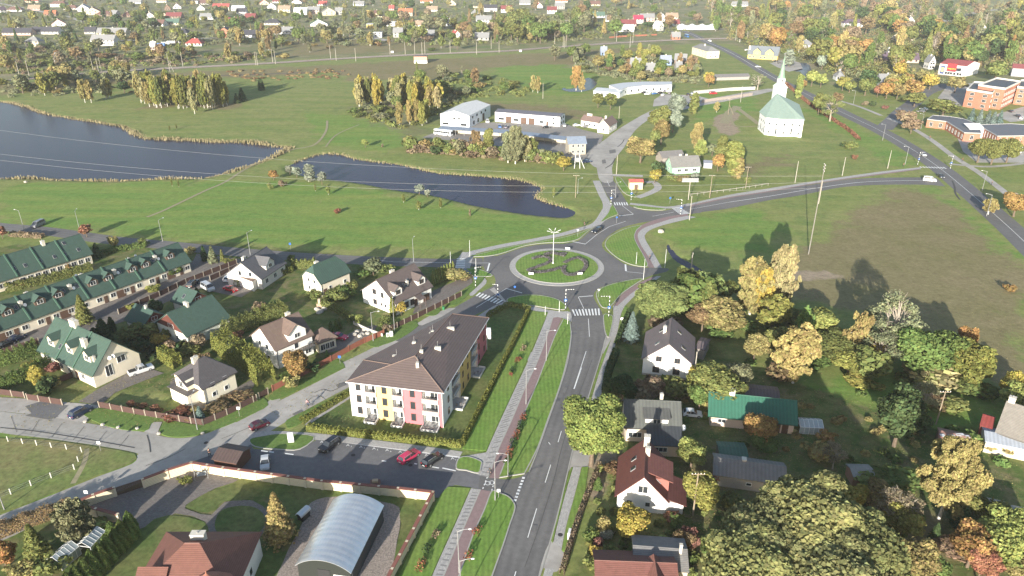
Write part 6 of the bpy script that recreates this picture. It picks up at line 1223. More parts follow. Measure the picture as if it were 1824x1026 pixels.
r = thing('information_totem', P(519,788), .1, 'white information totem on the car park island', 'totem sign', None, (519,785), True); MB().box(-.55,-.15,0,.55,.15,2.3).build('panel', WHITEM, r); MB().box(-.38,-.17,1.5,.38,-.155,1.95).box(-.38,-.17,1.0,.2,-.155,1.1).box(-.38,-.17,.8,.3,-.155,.9).build('lettering', PLAIN, r, color=(.45,.45,.45))
MB().box(-.3,-.25,0,.3,.25,1.1)
r = thing('wheeled_bin', P(790,552), 0, 'green wheeled bin on the drive apron', 'bin', None, (790,548), True); MB().prism([(-.25,-.3,.08),(.25,-.3,.08),(.25,.3,.08),(-.25,.3,.08)],[(-.3,-.36,1),(.3,-.36,1),(.3,.36,1),(-.3,.36,1)]).build('bin_body', PLAIN, r, color=(.03,.16,.06)); MB().box(-.32,-.38,1.0,.32,.38,1.08).build('lid', PLAIN, r, color=(.03,.13,.05)); 
for sx in (-.25,.25): MB().tube((sx-.03,.3,.1),(sx+.03,.3,.1),.1,n=10).build('wheel', TYRE, r)
r = thing('meter_cabinet', P(692,600), .3, 'pair of white utility cabinets inside the verge near the lamp', 'cabinet', None, (692,598), True); MB().box(-.5,-.2,0,.1,.2,1.1).build('cabinet', WHITEM, r); MB().box(.3,-.2,0,1.1,.25,1.4).build('cabinet', WHITEM, r); MB().box(-.42,-.22,.2,.02,-.2,1.0).build('door', METAL, r)
r = thing('meter_cabinet', P(1014,958), 1.3, 'white cabinet beside the right pavement fence', 'cabinet', None, (1014,955), True); MB().box(-.6,-.2,0,.6,.2,1.5).build('cabinet', WHITEM, r); MB().box(-.5,-.23,.2,.5,-.2,1.3).build('door', METAL, r)
r = thing('utility_trailer', P(669,866), .1, 'brown hand cart standing against the car park wall', 'cart', None, (669,852), True); MB().box(-.9,-.6,.5,.9,.6,1.0).build('box_body', PLAIN, r, color=(.16,.08,.06)); MB().tube((-.9,0,.55),(-2,0,.4),.04).build('drawbar', METAL, r); 
for sx in (-.95,.9): MB().tube((0,sx*.75-.06,.4),(0,sx*.75+.06,.4),.38,n=14).build('wheel', TYRE, r)
MB().box(-.5,-.3,1.0,.5,.4,1.35).build('load', PLAIN, r, color=(.4,.3,.2))
# swing by the wall corner
r = thing('garden_swing', P(360,850), .3, 'grey metal swing seat inside the cream wall corner', 'garden swing', None, (360,845), True); f = MB()
for sx in (-1.1,1.1): f.tube((sx,-.8,0),(sx,0,2.0),.05,n=5).tube((sx,.8,0),(sx,0,2.0),.05,n=5)
f.tube((-1.1,0,2.0),(1.1,0,2.0),.05,n=5).build('frame', METAL, r); MB().box(-.8,-.25,.5,.8,.25,.56).box(-.8,.2,.56,.8,.26,1.1).build('seat', PLAIN, r, color=(.3,.32,.33))
# well with rocks in garden, rocks
STONE = mat('boulder', (.4,.37,.32), .9, .2, 2)
def boulder(x, y, s_, look, group=None):
    rr = random.Random(x*3+y); m = MB(); m.lathe([(s_*.8,0),(s_,s_*.3),(s_*.85,s_*.7),(s_*.4,s_*.95)], 9); m.v = [(a+rr.uniform(-.15,.15)*s_, b+rr.uniform(-.15,.15)*s_, c*(1+rr.uniform(-.1,.1))) for a, b, c in m.v]; o = m.build('boulder', STONE); o.location = P(x, y); tag(o, look, 'boulder', group, (x, y))
for x, y in ((152,752),(183,757),(211,762),(245,764),(283,773),(361,773)): boulder(x, y, .42, 'pale boulder on the verge before the brown fence', 'boulders on the verge')
boulder(1177,414,1.1,'large pale rock beside the stream'); boulder(46,325,.7,'small white rock below the large lake')
for x, y in ((565,552),(572,556),(578,551),(568,558)): boulder(x, y, .8, 'reddish rock of the garden rockery', 'rockery stones')
for x, y in ((636,592),(645,597),(650,588),(655,595),(641,600),(632,597)): boulder(x, y, .7, 'white rubble lump on the paved yard', 'rubble heap by the yard')
r = thing('garden_fireplace', P(570,548), 0, 'stone garden fireplace with chimney on the lawn', 'fireplace', None, (570,545), True); MB().box(-.7,-.5,0,.7,.5,1.3).build('hearth', PAINT, r, color=(.4,.28,.2)); MB().box(-.3,-.3,1.3,.3,.3,2.6).build('chimney', PAINT, r, color=(.5,.36,.26))
# flower beds on the island, shaped like two looping figures
FM = mat('bed_soil', (.1,.07,.05), .95, .3, 3)
def bedline(pts, wd, name='flower_bed', cols=('silver','brown','crimson'), look=None, h=.5, n=90, final=False):
    w_ = crm(W(pts), False, 6); g = np.random.default_rng(len(pts)*7+int(pts[0][0])); A = []
    for a, c in zip(w_, w_[1:]):
        k = int((c-a).length*n*wd)+1; t = g.uniform(0, 1, (k, 1)); d = (c-a).normalized(); A.append(np.array(a)+t*np.array(c-a)+g.uniform(-.5, .5, (k, 1))*wd*np.array([-d.y, d.x, 0])+g.uniform(.1, 1, (k, 1))*h*np.array([0, 0, 1]))
    p = np.concatenate(A); me = leaves_mesh(name, p-np.array([w_[0].x, w_[0].y, 0]), .3, 3); o = bpy.data.objects.new(name, me); link(o); o.location = (w_[0].x, w_[0].y, .2); o.color = (*COL[cols[0]], 1); tag(o, look, 'flower bed', None, pts[0], final)
BC = {'lav': (.10,.085,.11)}; COL['lavender'] = (.15,.14,.14); COL['deep green'] = (.04,.07,.03); COL['rose red'] = (.24,.10,.06)
bedline([(948,463),(962,459),(975,460),(981,465),(974,471),(955,478),(941,484),(960,487),(980,484),(998,479)], 1.2, cols=('lavender',), look='curling lavender bed shaped like a figure 2 on the roundabout', final=True)
bedline([(1005,470),(1018,464),(1030,461),(1041,467),(1044,475),(1038,484),(1022,491),(1010,491),(1003,483),(1006,476)], 1.2, cols=('lavender',), look='looping lavender bed right of the figure 2 on the roundabout', final=True)
bedline([(970,456),(985,452),(995,455),(1005,453),(1001,458)], 1.5, cols=('lavender',), look='small lavender bed behind the lighting mast', final=True)
for pts, c, lk in (([(934,619),(931,628)],'brown','brownish rose bed nearest the promenade bay'),([(926,640),(920,648)],'rose red','red rose bed in the middle of the left border'),([(915,658),(910,665)],'deep green','green bed between two red rose beds'),([(912,668),(908,672)],'rose red','red rose bed at the lower end of the left border'),
    ([(933,741),(930,752)],'rose red','tall red flowers beside the cycle path, top clump'),([(929,755),(925,770)],'deep green','green bush clump below the top red flowers'),([(922,770),(917,785)],'rose red','tall red flowers beside the cycle path, middle clump'),([(916,785),(912,798)],'deep green','green clump between the red flower clumps'),([(910,800),(906,818)],'rose red','tall red flowers beside the cycle path, lowest clump'),([(906,820),(901,828)],'deep green','green bush at the foot of the red flower row'),
    ([(853,942),(847,957)],'rose red','red flowers on the lawn below the side entrance'),([(837,985),(832,1002)],'rose red','red flowers on the lawn near the bottom edge'),([(781,948),(772,965)],'brown','brown rose bed by the lower lawn'),([(765,972),(756,990)],'deep green','green bed on the lower left lawn'),([(755,1000),(745,1022)],'rose red','red rose bed at the bottom of the lower left lawn')):
    bedline(pts, 1.2, cols=(c,), look=lk, h=.8, n=30, final=True)
# people
person(551,724,200,(.5,.3,.3),(.05,.06,.1),'person in a pink top cycling on the concrete street','ride',bike='bicycle ridden on the concrete street')
person(874,846,250,(.03,.035,.04),(.03,.03,.04),'person in dark clothes cycling at the side entrance crossing','ride',bike='bicycle on the red path by the side entrance')
person(374,813,100,(.015,.015,.02),(.02,.02,.03),'person in black standing by the brown shelter'); person(1157,464,80,(.03,.03,.035),(.04,.04,.05),'person in dark clothes riding on the curving cycle path','ride',bike='bicycle on the curving path')
person(1041,404,60,(.04,.04,.05),(.03,.03,.04),'person walking on the path above the roundabout'); person(1766,330,120,(.03,.03,.04),(.03,.03,.03),'person in dark clothes walking on the highway pavement'); person(1714,288,150,(.2,.03,.03),(.04,.04,.05),'person crossing near the three rounded trees'); person(1656,248,150,(.3,.08,.07),(.05,.05,.06),'person on the pavement by the brick building'); person(1193,222,60,(.05,.05,.06),(.05,.05,.06),'person on the edge of the north road'); person(1609,297,170,(.3,.1,.08),(.06,.05,.06),'person with bicycle by the highway crossing')
# ---------------------------------------------------------------- middle distance buildings
BRK = (.4, .2, .145)
def flatb(name, pts, z, look, wall, roof, cat, wallm=None, para=.5, wins=0, wz=(1.2,), fm=None, ww=1.2, wh=1.5):
    w_ = [P(x, y, z) for x, y in pts]
    if area(w_) < 0: w_.reverse()
    o = w_[0].copy(); o.z = 0; r = thing(name, o, 0, look, cat, None, pts[0], True); q = [p-o for p in w_]; q0 = [Vector((p.x, p.y, 0)) for p in q]
    MB().prism(q0, [p-Vector((0, 0, .3)) for p in q]).build('wall', wallm or PAINT, r, color=wall)
    MB().prism([p-Vector((0, 0, .29)) for p in offs(q, .3, True)], [p-Vector((0, 0, .1)) for p in offs(q, .3, True)]).build('roof', PLAIN, r, color=roof)
    pm = MB(); o1 = offs(q, -.12, True); o2 = offs(q, .3, True); N = len(q)
    for i in range(N):
        j = (i+1) % N; pm.prism([p-Vector((0, 0, .32)) for p in (o1[i], o1[j], o2[j], o2[i])], [p+Vector((0, 0, para-.3)) for p in (o1[i], o1[j], o2[j], o2[i])])
    pm.build('parapet', PLAIN, r, color=(.6, .57, .52) if para > .4 else (.4, .39, .38))
    for i in range(N):
        a, b = q0[i], q0[(i+1) % N]; t = (b-a); L = t.length; t.normalize(); n = Vector((t.y, -t.x, 0))
        if n.y > .5 or L < 4: continue
        k = int(L/wins) if wins else 0
        for c in range(k):
            for zz in wz: window(r, a+t*L*(c+.5)/k+n*.01+Vector((0, 0, zz)), math.atan2(t.y, t.x), ww, wh, fm, pane=False)
    return r
# church
z = 9.0; cp = [(1352,199),(1364,209),(1392,212),(1420,212),(1434,214),(1424,186),(1404,178),(1370,182)]; w_ = [P(x, y, z) for x, y in cp]
if area(w_) < 0: w_.reverse()
tb = P(1384,192); o = tb.copy(); r = thing('church', o, 0, 'white church with pale green roof and slender green spire', 'church', None, (1390,200), True)
q = [p-o for p in w_]; c0 = P(1384,166,15.5)-o; MB().prism([Vector((p.x, p.y, 0)) for p in offs(q, .5, True)], [p for p in offs(q, .5, True)]).build('wall', PAINT, r, color=(.74,.74,.72))
ap = Vector((0, 0, 16.5)); fr_ = c0; rf = MB(); N = len(q)
RG = (.33, .42, .34)
for i in range(N):
    a, b = q[i], q[(i+1) % N]; m_ = (a+b)/2
    rf.slab([a, b, fr_], .15)
rf.build('roof', ROOF, r, color=RG)
nave = MB(); f2 = Vector((fr_.x, fr_.y, 0))
tw = MB().box(-3.1, -3.1, 0, 3.1, 3.1, 12.5).build('tower', PAINT, r, color=(.74,.74,.72)); MB().box(-1.8, -1.8, 14.6, 1.8, 1.8, 17.4).build('belfry', PAINT, tw, color=(.74,.74,.72)); g_ = MB(); g_.prism([(-3.4,-3.4,12.5),(3.4,-3.4,12.5),(3.4,3.4,12.5),(-3.4,3.4,12.5)], [(-1.8,-1.8,14.6),(1.8,-1.8,14.6),(1.8,1.8,14.6),(-1.8,1.8,14.6)]); g_.build('tower_roof', PAINT, tw, color=(.6,.64,.6))
sp = MB(); sp.lathe([(2.3, 17.4), (1.6, 19.5), (.8, 24.5), (.12, 29.5), (.06, 30.5)], 8); sp.build('spire', ROOF, tw, color=(.2,.3,.22)); MB().box(-.08,-.08,30.4,.08,.08,32).box(-.5,-.08,31.2,.5,.08,31.4).build('cross', METAL, tw); window(tw, (0,-1.82,15.4), 0, .8, 1.4, DARK, pane=False)
qi = [Vector((p.x, p.y, 0)) for p in offs(q, .5, True)]
for i in range(N):
    a, b = qi[i], qi[(i+1) % N]; t = b-a; L = t.length; t.normalize(); n = Vector((t.y, -t.x, 0))
    if n.y > .3: continue
    for k in range(max(1, int(L/3.4))):
        f = (k+.5)/max(1, int(L/3.4))
        for zz, hh in ((1.0, 3.0 if k % 2 else 1.4), (5.4, 1.1)): window(r, a+t*L*f+n*.01+Vector((0, 0, zz)), math.atan2(t.y, t.x), .75, hh, DARK, pane=False)
# industrial yard
LG = (.55, .56, .56)
house('warehouse', (836,206.5), (874,186.5), (786,201.5), 6.6, 2.2, (.6,.6,.58), (.72,.73,.73), 'big white warehouse with a low-pitched white roof and two small windows', 'warehouse', over=.15, pat='seam', detail=False, wins=[('l',.35,4.2,1.2,1.0),('l',.52,4.2,1.2,1.0),('l',.2,1.0,3.4,1.2),('l',.82,1.0,3.4,1.2)]+wr('f',(.15,.35,.55,.75),(4.4,),1.8,1.2)+wr('f',(.2,.4),(.8,),2,2), fm=DARK, door=[('f',.65,3,4)], final=True)
house('garage_block', (881,199), (998,208), 9.5, 5.4, .9, (.12,.12,.14), (.72,.73,.73), 'long white garage block with dark mono roof and vehicle doors', 'garage block', over=.15, pat='seam', detail=False, wins=[('f',.1,1.2,3.2,1.2),('f',.33,1.2,3.2,1.2),('f',.72,1.2,2.2,1.2),('f',.9,3.6,1.0,1.0),('f',.9,1.0,1.0,1.2)]+wr('r',(.3,.7),(1,3.6),1.6,1.2), door=[('f',.215,3.4,3.4),('f',.45,3.4,3.4),('f',.57,3.4,3.4),('f',.81,1.2,2.3)], fm=DARK, final=True)
def canopy(e0, e1, wd, z, look):
    a, b = P(*e0, z), P(*e1, z); u = b-a; L = u.length; r = thing('carport', (a.x, a.y, 0), math.atan2(u.y, u.x), look, 'carport', None, e0, True); MB().slab([(0,0,z-.15),(L,0,z-.15),(L,wd,z+.35),(0,wd,z+.35)],.12).build('roof', ROOF, r, color=(.2,.24,.30)); MB().box(0,wd-.2,0,L,wd-.05,z).build('back_wall', PAINT, r, color=(.5,.46,.36)); n = int(L/5)+1
    me = MB().box(-.08,0,0,.08,.16,z-.2).mesh('post', METAL)
    for i in range(n+1): part('post', me, r, (L*i/n, .3, 0))
canopy((780,229),(905,237),5.5,3.1,'left carport with blue-grey roof, beside the white coach'); canopy((912,238),(1014,250),5.5,3.1,'right carport with blue-grey roof, ending at the grey-roofed house')
house('two_storey_house', (1012,257), (1046,256), 9, 5.2, 2.6, (.2,.24,.3), (.36,.32,.25), 'plain two-storey house with blue-grey roof at the yard gate', 'house', pat='seam', detail=False, wins=wr('f',(.25,.55,.82),(.9,3.6),1,1.3), final=True)
house('office', (1033,214), (1066,219), 8, 3.4, 2.4, (.2,.14,.12), (.7,.68,.62), 'white office with long brown roof beside the north road', 'office', detail=False, wins=wr('f',(.2,.5,.8),(1.1,),1.1,1.2), chim=[(.3,.5,3,.8,.8)], final=True)
house('office_wing', (1086,226), (1101,217), (1064,223), 3.7, 3.2, (.19,.135,.115), (.73,.71,.66), 'white gabled wing with brown roof nearest the north road', 'office', detail=False, wins=[('l',.5,1.1,1,1.4)]+wr('f',(.3,.7),(1.1,),1.4,1.4), chim=[(.4,.6,.9,.9,1.6)], final=True)
house('workshop', (1056,161.5), (1104,165.5), 14, 3.4, 1.0, (.45,.48,.5), (.74,.75,.74), 'low white workshop with stepped roof left of the curved office', 'workshop', pat='seam', detail=False, wins=wr('f',(.15,.35,.55,.75),(1.2,),2.2,1.2), final=True)
flatb('curved_office', [(1103,160),(1118,155),(1145,152),(1197,150.5),(1197,145),(1145,145),(1110,147),(1085,151)], 4.8, 'curved single-storey white office behind a row of parked cars', (.74,.75,.74), (.5,.52,.54), 'office', para=.2, wins=5, wz=(1.3,), fm=DARK)
house('cottage', (1197,299), (1250,296.5), 9, 3.0, 3.8, (.19,.185,.175), (.33,.5,.38), 'pale green cottage with grey slate roof', 'cottage', pat='tile', detail=False, wins=wr('f',(.25,.5,.8),(1.0,),1.6,1.2)+wr('l',(.5,),(1,3.4),1,1.2), chim=[(.38,.55,.8,.8,.9),(.62,.6,.8,.8,1)], final=True)
house('shed', (1180,282), (1221,279), 8, 2.6, 2.2, (.18,.17,.165), (.28,.25,.22), 'grey-roofed barn directly behind the pale green cottage', 'barn', detail=False, final=True); house('shed', (1253,290), (1270,291), 4, 2.4, .8, (.2,.22,.26), (.35,.36,.38), 'small blue-grey shed right of the pale green cottage', 'shed', detail=False, over=.2, final=True)
house('transformer_kiosk', (1121,325), (1147,325), 4, 3.0, .9, (.42,.12,.1), (.68,.58,.34), 'small yellow kiosk with red roof beside the north crosswalk', 'kiosk', over=.3, door=[('f',.5,1.4,2)], detail=False, final=True)
r = thing('billboard', P(1226,356), 0, 'wide pale board on a single tall pole above the east road', 'billboard', None, (1226,320), True); MB().tube((0,0,0),(0,0,7.6),.16).build('pole', CONCP, r); MB().box(-3.1,-.1,7.2,3.1,.1,8.6).build('board', METAL, r); MB().box(-3.2,-.16,7.1,3.2,.16,7.2).build('board_frame', WHITEM, r)
# brick school, low brick building, shop
flatb('school', [(1722,160),(1768,167),(1780,150),(1735,147)], 10.0, 'three storey red brick school block with white parapet, left wing', BRK, (.07,.075,.08), 'school', wallm=BRICKM, para=1.1, wins=7, wz=(1.2,4.4,7.2), ww=2.4, wh=1.7)
flatb('school', [(1768,156),(1791,159),(1818,146),(1775,140),(1743,152)], 12.0, 'tallest red brick school block with dark roof', BRK, (.07,.075,.08), 'school', wallm=BRICKM, para=1.1, wins=4, wz=(1.2,4.4,7.6), ww=2.0, wh=1.8)
flatb('school', [(1812,156),(1850,160),(1850,144),(1818,144)], 10.0, 'red brick school wing cut by the right edge', BRK, (.07,.075,.08), 'school', wallm=BRICKM, para=1.1, wins=5, wz=(1.2,4.4,7.2), ww=2.4, wh=1.7)
flatb('low_brick_building', [(1652,212),(1686,216),(1718,236),(1748,237),(1744,222),(1716,211),(1690,207),(1662,205)], 4.4, 'low red brick building with stepped flat grey roof', BRK, (.12,.12,.13), 'brick building', wallm=BRICKM, para=.35, wins=4, wz=(.9,), ww=1.5, wh=2.2)
flatb('low_brick_building', [(1742,222),(1777,242),(1850,241),(1830,222),(1800,220)], 4.9, 'right half of the low red brick building with finned wall', BRK, (.13,.13,.14), 'brick building', wallm=BRICKM, para=.35, wins=3, wz=(.9,), ww=.6, wh=3.2)
flatb('garage', [(1799,262),(1822,262),(1822,257),(1797,257)], 2.8, 'pair of white garages beside the three rounded trees', (.66,.64,.6), (.36,.37,.38), 'garage', para=.2)
t = thing('glazed_canopy', P(1733,244), 0, 'white glazed entrance canopy of the low brick building', 'canopy', None, (1733,240), True); MB().slab([(-4,-2,4.6),(4,-2,4.6),(4,4,6.2),(-4,4,6.2)],.2).build('roof', WHITEM, t); MB().box(-4,-2.2,0,4,-2,4.4).build('front_panel', WHITEM, t)
r = house('supermarket', (1674,113), (1722,118), 26, 7.8, 2.6, (.3,.075,.07), (.74,.72,.68), 'white shop with crimson roof, red front block and yellow lettering', 'shop', detail=False, over=.2, wins=[('f',.72,3.6,4.5,2.2)]+wr('f',(.3,.4,.5,.62,.75,.85),(.6,),1.6,1.8), fm=DARK, final=True)
l, w_ = r['_l'], r['_w']; pb = MB().box(l*.30,-.35,2.9,l*.66,.05,8.6).build('red_panel', PLAIN, r, color=(.38,.04,.045)); YL = mat('yellow_letters', (.75,.55,.05), .5, .03, 2); text('maguera', 1.8, YL, (l*.48,-.37,5.0), (math.pi/2,0,0), 'lettering', pb, .01); MB().box(l*.06,-.1,.4,l*.22,.0,6.4).build('poster_panel', PLAIN, r, color=(.06,.09,.2)); MB().box(l*.09,-.13,2.0,l*.19,-.1,5.2).build('poster_figure', PLAIN, r, color=(.6,.45,.2)); MB().box(l*.24,-1.2,2.5,l*1.0,-.02,2.8).build('canopy', WHITEM, r)
text('unictum', 1.1, DARK, (l*.84,-.03,6.0), (math.pi/2,0,0), 'lettering', r, .01)
house('hall', (1803,121), (1850,124), 14, 6, 2.5, (.26,.08,.08), (.3,.31,.33), 'grey hall with crimson roof behind the school at the right edge', 'hall', detail=False, final=True)
r = house('inn', (1331,97), (1386,100), 13, 3.4, 7, (.16,.18,.2), (.62,.47,.17), 'yellow inn with grey steep roof and two front gables', 'inn', detail=False, dorm=[('f',.3,6.0,2.6,.5),('f',.72,7.0,2.2,.4)], wins=wr('f',(.08,.2,.45,.58,.85),(.8,),1.6,1.6), chim=[(.02,.3,1.6,1.2,2.5)], final=True)
house('white_block', (1232,83.5), (1260,91.5), (1280,90), 6.2, 3.4, (.21,.21,.205), (.64,.58,.42), 'cream two-storey block with grey hip roof near the railway crossing', 'block', hip=1, detail=False, wins=wr('f',[.1,.3,.5,.7,.9],(1,3.9),1.2,1.4)+wr('r',(.3,.7),(1,3.9),1.2,1.4), chim=[(.5,.4,1,1,1.5)], final=True)
house('long_shed', (1270,138), (1337,136), 8, 2.3, 1.6, (.19,.18,.175), (.3,.28,.26), 'long grey-roofed shed left of the church spire', 'shed', detail=False, final=True)
t = thing('town_tent', P(1235,52), 0, 'long bright white peaked marquee beyond the railway crossing', 'marquee', None, (1235,46), True); m = MB()
for i in range(4): x = -20+i*12; m.prism([(x,-5,0),(x+12,-5,0),(x+12,5,0),(x,5,0)],[(x,-5,4),(x+12,-5,4),(x+12,5,4),(x,5,4)]); m.lathe([(5.5,4),(2.6,5.2),(.3,6.2)],8,(x+6,0))
m.build('canopy', WHITEM, t); MB().box(-20,-5.2,.2,28,-5.05,3).build('side_wall', WHITEM, t)
t = thing('signal_hut', P(750,112), 0, 'orange and white brick hut beside the rails', 'hut', None, (750,105), True); MB().box(-5.5,-3,0,5.5,3,2.2).build('lower_wall', PAINT, t, color=(.68,.64,.6)); MB().box(-5.45,-2.95,2.2,5.45,2.95,5.4).build('upper_wall', PAINT, t, color=(.6,.36,.22)); MB().box(-5.8,-3.3,5.4,5.8,3.3,5.8).build('roof', PLAIN, t, color=(.12,.08,.07))
# ---------------------------------------------------------------- town houses beyond the railway
RC_ = {'brown': (.15,.085,.07), 'grey': (.24,.24,.24), 'red': (.34,.08,.07), 'orange': (.42,.15,.08), 'maroon': (.19,.055,.055), 'green': (.09,.15,.115), 'dark': (.055,.055,.065), 'white': (.6,.6,.58), 'blue-grey': (.25,.28,.34), 'tan': (.33,.24,.17), 'crimson': (.36,.04,.08), 'purple-brown': (.12,.085,.11)}
WC_ = {'white': (.58,.565,.53), 'cream': (.52,.45,.33), 'yellow': (.58,.45,.15), 'brick': (.38,.16,.1), 'grey': (.32,.31,.29), 'brown': (.22,.16,.12), 'pink': (.48,.34,.29), 'blue': (.24,.33,.48)}
TY = {'g': 'long-side', 'c': 'gable-fronted', 'h': 'hip-roofed', 'f': 'flat-roofed'}
BLD = []
def town(x, yb, wpx, t, st_, rc, wc, rot=0):
    s_ = S(yb); L = wpx/s_; D = max(7.5, min(10.5, L*.8)); H = {1: 2.6, 2: 4.9, 3: 8.2}[st_]; D *= 1.15; rise = {'g': 5.0, 'c': 5.6, 'h': 4.2, 'f': 0}[t]
    lk = f"{wc} {TY[t]} house with {rc} roof" if st_ == 1 else f"two-storey {wc} {TY[t]} house with {rc} roof"
    c = P(x, yb); a = math.radians(rot)
    if t == 'c': a += math.pi/2; E1 = (max(9, D), L*.9); wi = wr('r', (.3,.7), (1.0,) if st_ == 1 else (1.0,3.7), 1.5, 1.4)+[('r',.5,H+.6,1.2,1.2)]+wr('b',(.3,.7),(1.0,),1.4,1.4); wi = [('l' if s__ == 'r' else s__, p_, z_, w__, h_) for s__, p_, z_, w__, h_ in wi]; wi = [(('l'), p_, z_, w__, h_) if s__ == 'l' else (s__, p_, z_, w__, h_) for s__, p_, z_, w__, h_ in wi]
    else: E1 = (L, D); n = max(2, int(L/4)); wi = wr('f', [(i+.5)/n for i in range(n)], (1.0,) if st_ == 1 else (1.0,3.7), 1.5, 1.4)+[('r',.5,1.0,1.3,1.3)]
    house('town_house', (x, yb), E1, None, H, rise, RC_[rc], WC_[wc], lk, 'house', hip=1 if t == 'h' else 0, wins=wi, chim=[(.5,.55,.9,.9,1.0)] if rise else [], group='houses of the town beyond the railway', detail=False, fm=DARK if rc != 'dark' else WF, rot=a, pat='tile', pxref=(x, yb)); BLD.append((c, max(L, D)*.62))
for row in ((29,20,26,'h',1,'brown','white',5),(107,12,28,'h',2,'brown','white',0),(129,17,26,'h',1,'brown','white',-5),(151,20,22,'c',2,'blue-grey','white',10),(168,26,26,'c',2,'brown','cream',15),(188,28,26,'h',1,'brown','brown',0),(205,28,18,'g',1,'grey','grey',-20),(228,30,16,'h',1,'brown','brown',0),(106,46,26,'c',1,'red','white',25),(92,28,20,'g',1,'orange','brown',10),(64,18,22,'g',1,'tan','pink',0),(5,24,12,'g',2,'purple-brown','white',60),
    (35,62,52,'g',1,'dark','pink',0),(86,60,50,'g',1,'dark','white',-3),(64,82,26,'h',2,'grey','cream',0),(164,60,20,'g',1,'dark','grey',5),(203,62,54,'g',1,'grey','cream',-3),(189,80,44,'g',2,'grey','white',-4),(268,32,20,'c',1,'brown','white',20),(281,46,32,'g',1,'brown','white',-8),(312,32,28,'g',1,'maroon','brown',0),(309,44,26,'g',1,'green','cream',0),(291,31,14,'c',1,'green','cream',25),
    (299,18,12,'c',1,'orange','brown',20),(316,15,16,'c',1,'maroon','white',20),(326,66,30,'h',2,'dark','white',-8),(349,81,30,'h',1,'red','white',0),(404,66,32,'c',2,'dark','brick',0),(419,42,28,'g',1,'maroon','white',-3),(448,34,20,'g',1,'maroon','brick',-5),(432,27,18,'g',2,'dark','white',5),(426,19,24,'g',1,'white','white',0),(396,18,30,'g',2,'red','cream',0),(358,18,16,'c',1,'grey','white',20),(372,34,28,'g',1,'grey','white',0),(447,66,36,'g',1,'dark','white',-3),
    (487,44,30,'h',1,'dark','cream',0),(507,60,34,'g',1,'grey','white',0),(508,22,22,'g',2,'pink' if 0 else 'tan','cream',0),(485,17,18,'c',2,'grey','white',10),(471,8,18,'c',1,'red','cream',20),(498,5,22,'g',1,'maroon','white',0),(537,26,24,'g',2,'white','white',0),(560,24,22,'g',2,'grey','pink',0),(586,27,26,'c',2,'grey','cream',20),(605,26,14,'g',2,'grey','grey',0),(568,46,34,'c',1,'green','white',15),(672,30,22,'h',2,'brown','cream',-5),
    (723,28,26,'g',2,'orange','cream',0),(698,18,10,'g',1,'red','pink',0),(664,50,20,'f',2,'white','yellow',0),(700,46,34,'f',2,'white','white',-2),(674,66,16,'f',2,'white','white',0),(710,66,18,'g',2,'grey','grey',0),(745,48,22,'g',1,'tan','white',-4),(798,46,14,'c',2,'brown','white',30),(752,60,18,'f',1,'blue-grey','brown',0),(762,66,26,'g',1,'grey','brown',0),(812,68,20,'c',1,'red','white',25),(854,14,30,'f',1,'tan','cream',-2),
    (874,20,24,'g',2,'dark','white',0),(902,22,20,'g',2,'maroon','white',0),(862,42,28,'g',2,'grey','white',-3),(846,26,14,'h',1,'grey','grey',0),(859,71,26,'g',1,'grey','grey',-3),(983,24,18,'g',2,'maroon','white',-3),(997,16,18,'g',2,'grey','grey',0),(1034,26,24,'f',2,'tan','cream',0),(995,36,40,'h',1,'green','white',-3),(1064,31,26,'g',1,'green','white',0),(1089,38,22,'g',1,'grey','white',-5),
    (1119,46,28,'g',1,'maroon','pink',-4),(1136,41,18,'g',2,'crimson','white',0),(1152,38,26,'g',2,'grey','pink',0),(1114,56,30,'g',1,'white','white',-4),(1177,38,14,'c',2,'grey','white',15),(1172,54,16,'c',2,'white','white',40),(1196,33,22,'g',1,'tan','tan' if 0 else 'cream',0),(1204,46,12,'g',1,'maroon','white',0),(1203,70,16,'g',1,'grey','brick',0),(1317,11,28,'g',1,'grey','white',0),(1522,48,46,'h',2,'purple-brown','white',-2),
    (1619,44,16,'c',2,'purple-brown','white',-15),(1608,72,34,'g',1,'grey','cream',20),(1594,78,14,'g',1,'grey','cream',20),(1690,63,30,'g',2,'brown','white',-5),(1742,60,24,'c',2,'tan','white',10),(1434,84,26,'h',1,'grey','white',-3),(1493,142,16,'h',1,'grey','white',-5),(1578,151,32,'g',1,'grey','grey',-5),(1598,110,66,'g',1,'purple-brown','pink',-8),(1654,122,14,'c',2,'grey','white',0),(1580,108,18,'c',2,'grey','white',-10),
    (1075,98,12,'g',1,'blue-grey','blue',0),(1132,120,20,'g',1,'grey','grey',-15),(1160,130,20,'g',1,'grey','white',-20),(1185,115,20,'g',1,'blue-grey','blue',0),(1208,127,12,'g',1,'grey','grey',0),(1212,112,22,'g',1,'grey','brown',-15),(275,88,10,'g',1,'white','pink',0),(107,110,12,'g',1,'grey','white',0),(770,20,20,'g',1,'tan','white',0),(640,10,20,'g',1,'grey','white',-4),(575,10,18,'g',1,'red','white',0),(760,5,22,'g',1,'orange','white',3),(805,9,16,'c',1,'grey','cream',10),(935,8,20,'g',1,'grey','white',0),(960,14,14,'c',1,'red','white',10),(1060,10,18,'g',1,'brown','cream',0),(243,6,22,'g',1,'grey','white',0),(60,4,24,'g',1,'red','cream',0),(290,4,18,'g',1,'tan','white',0),(345,6,20,'g',2,'dark','white',0),(365,8,18,'g',1,'brown','grey',0),(530,6,20,'c',1,'maroon','white',0),(1000,4,22,'g',1,'orange','white',0)):
    town(*row)
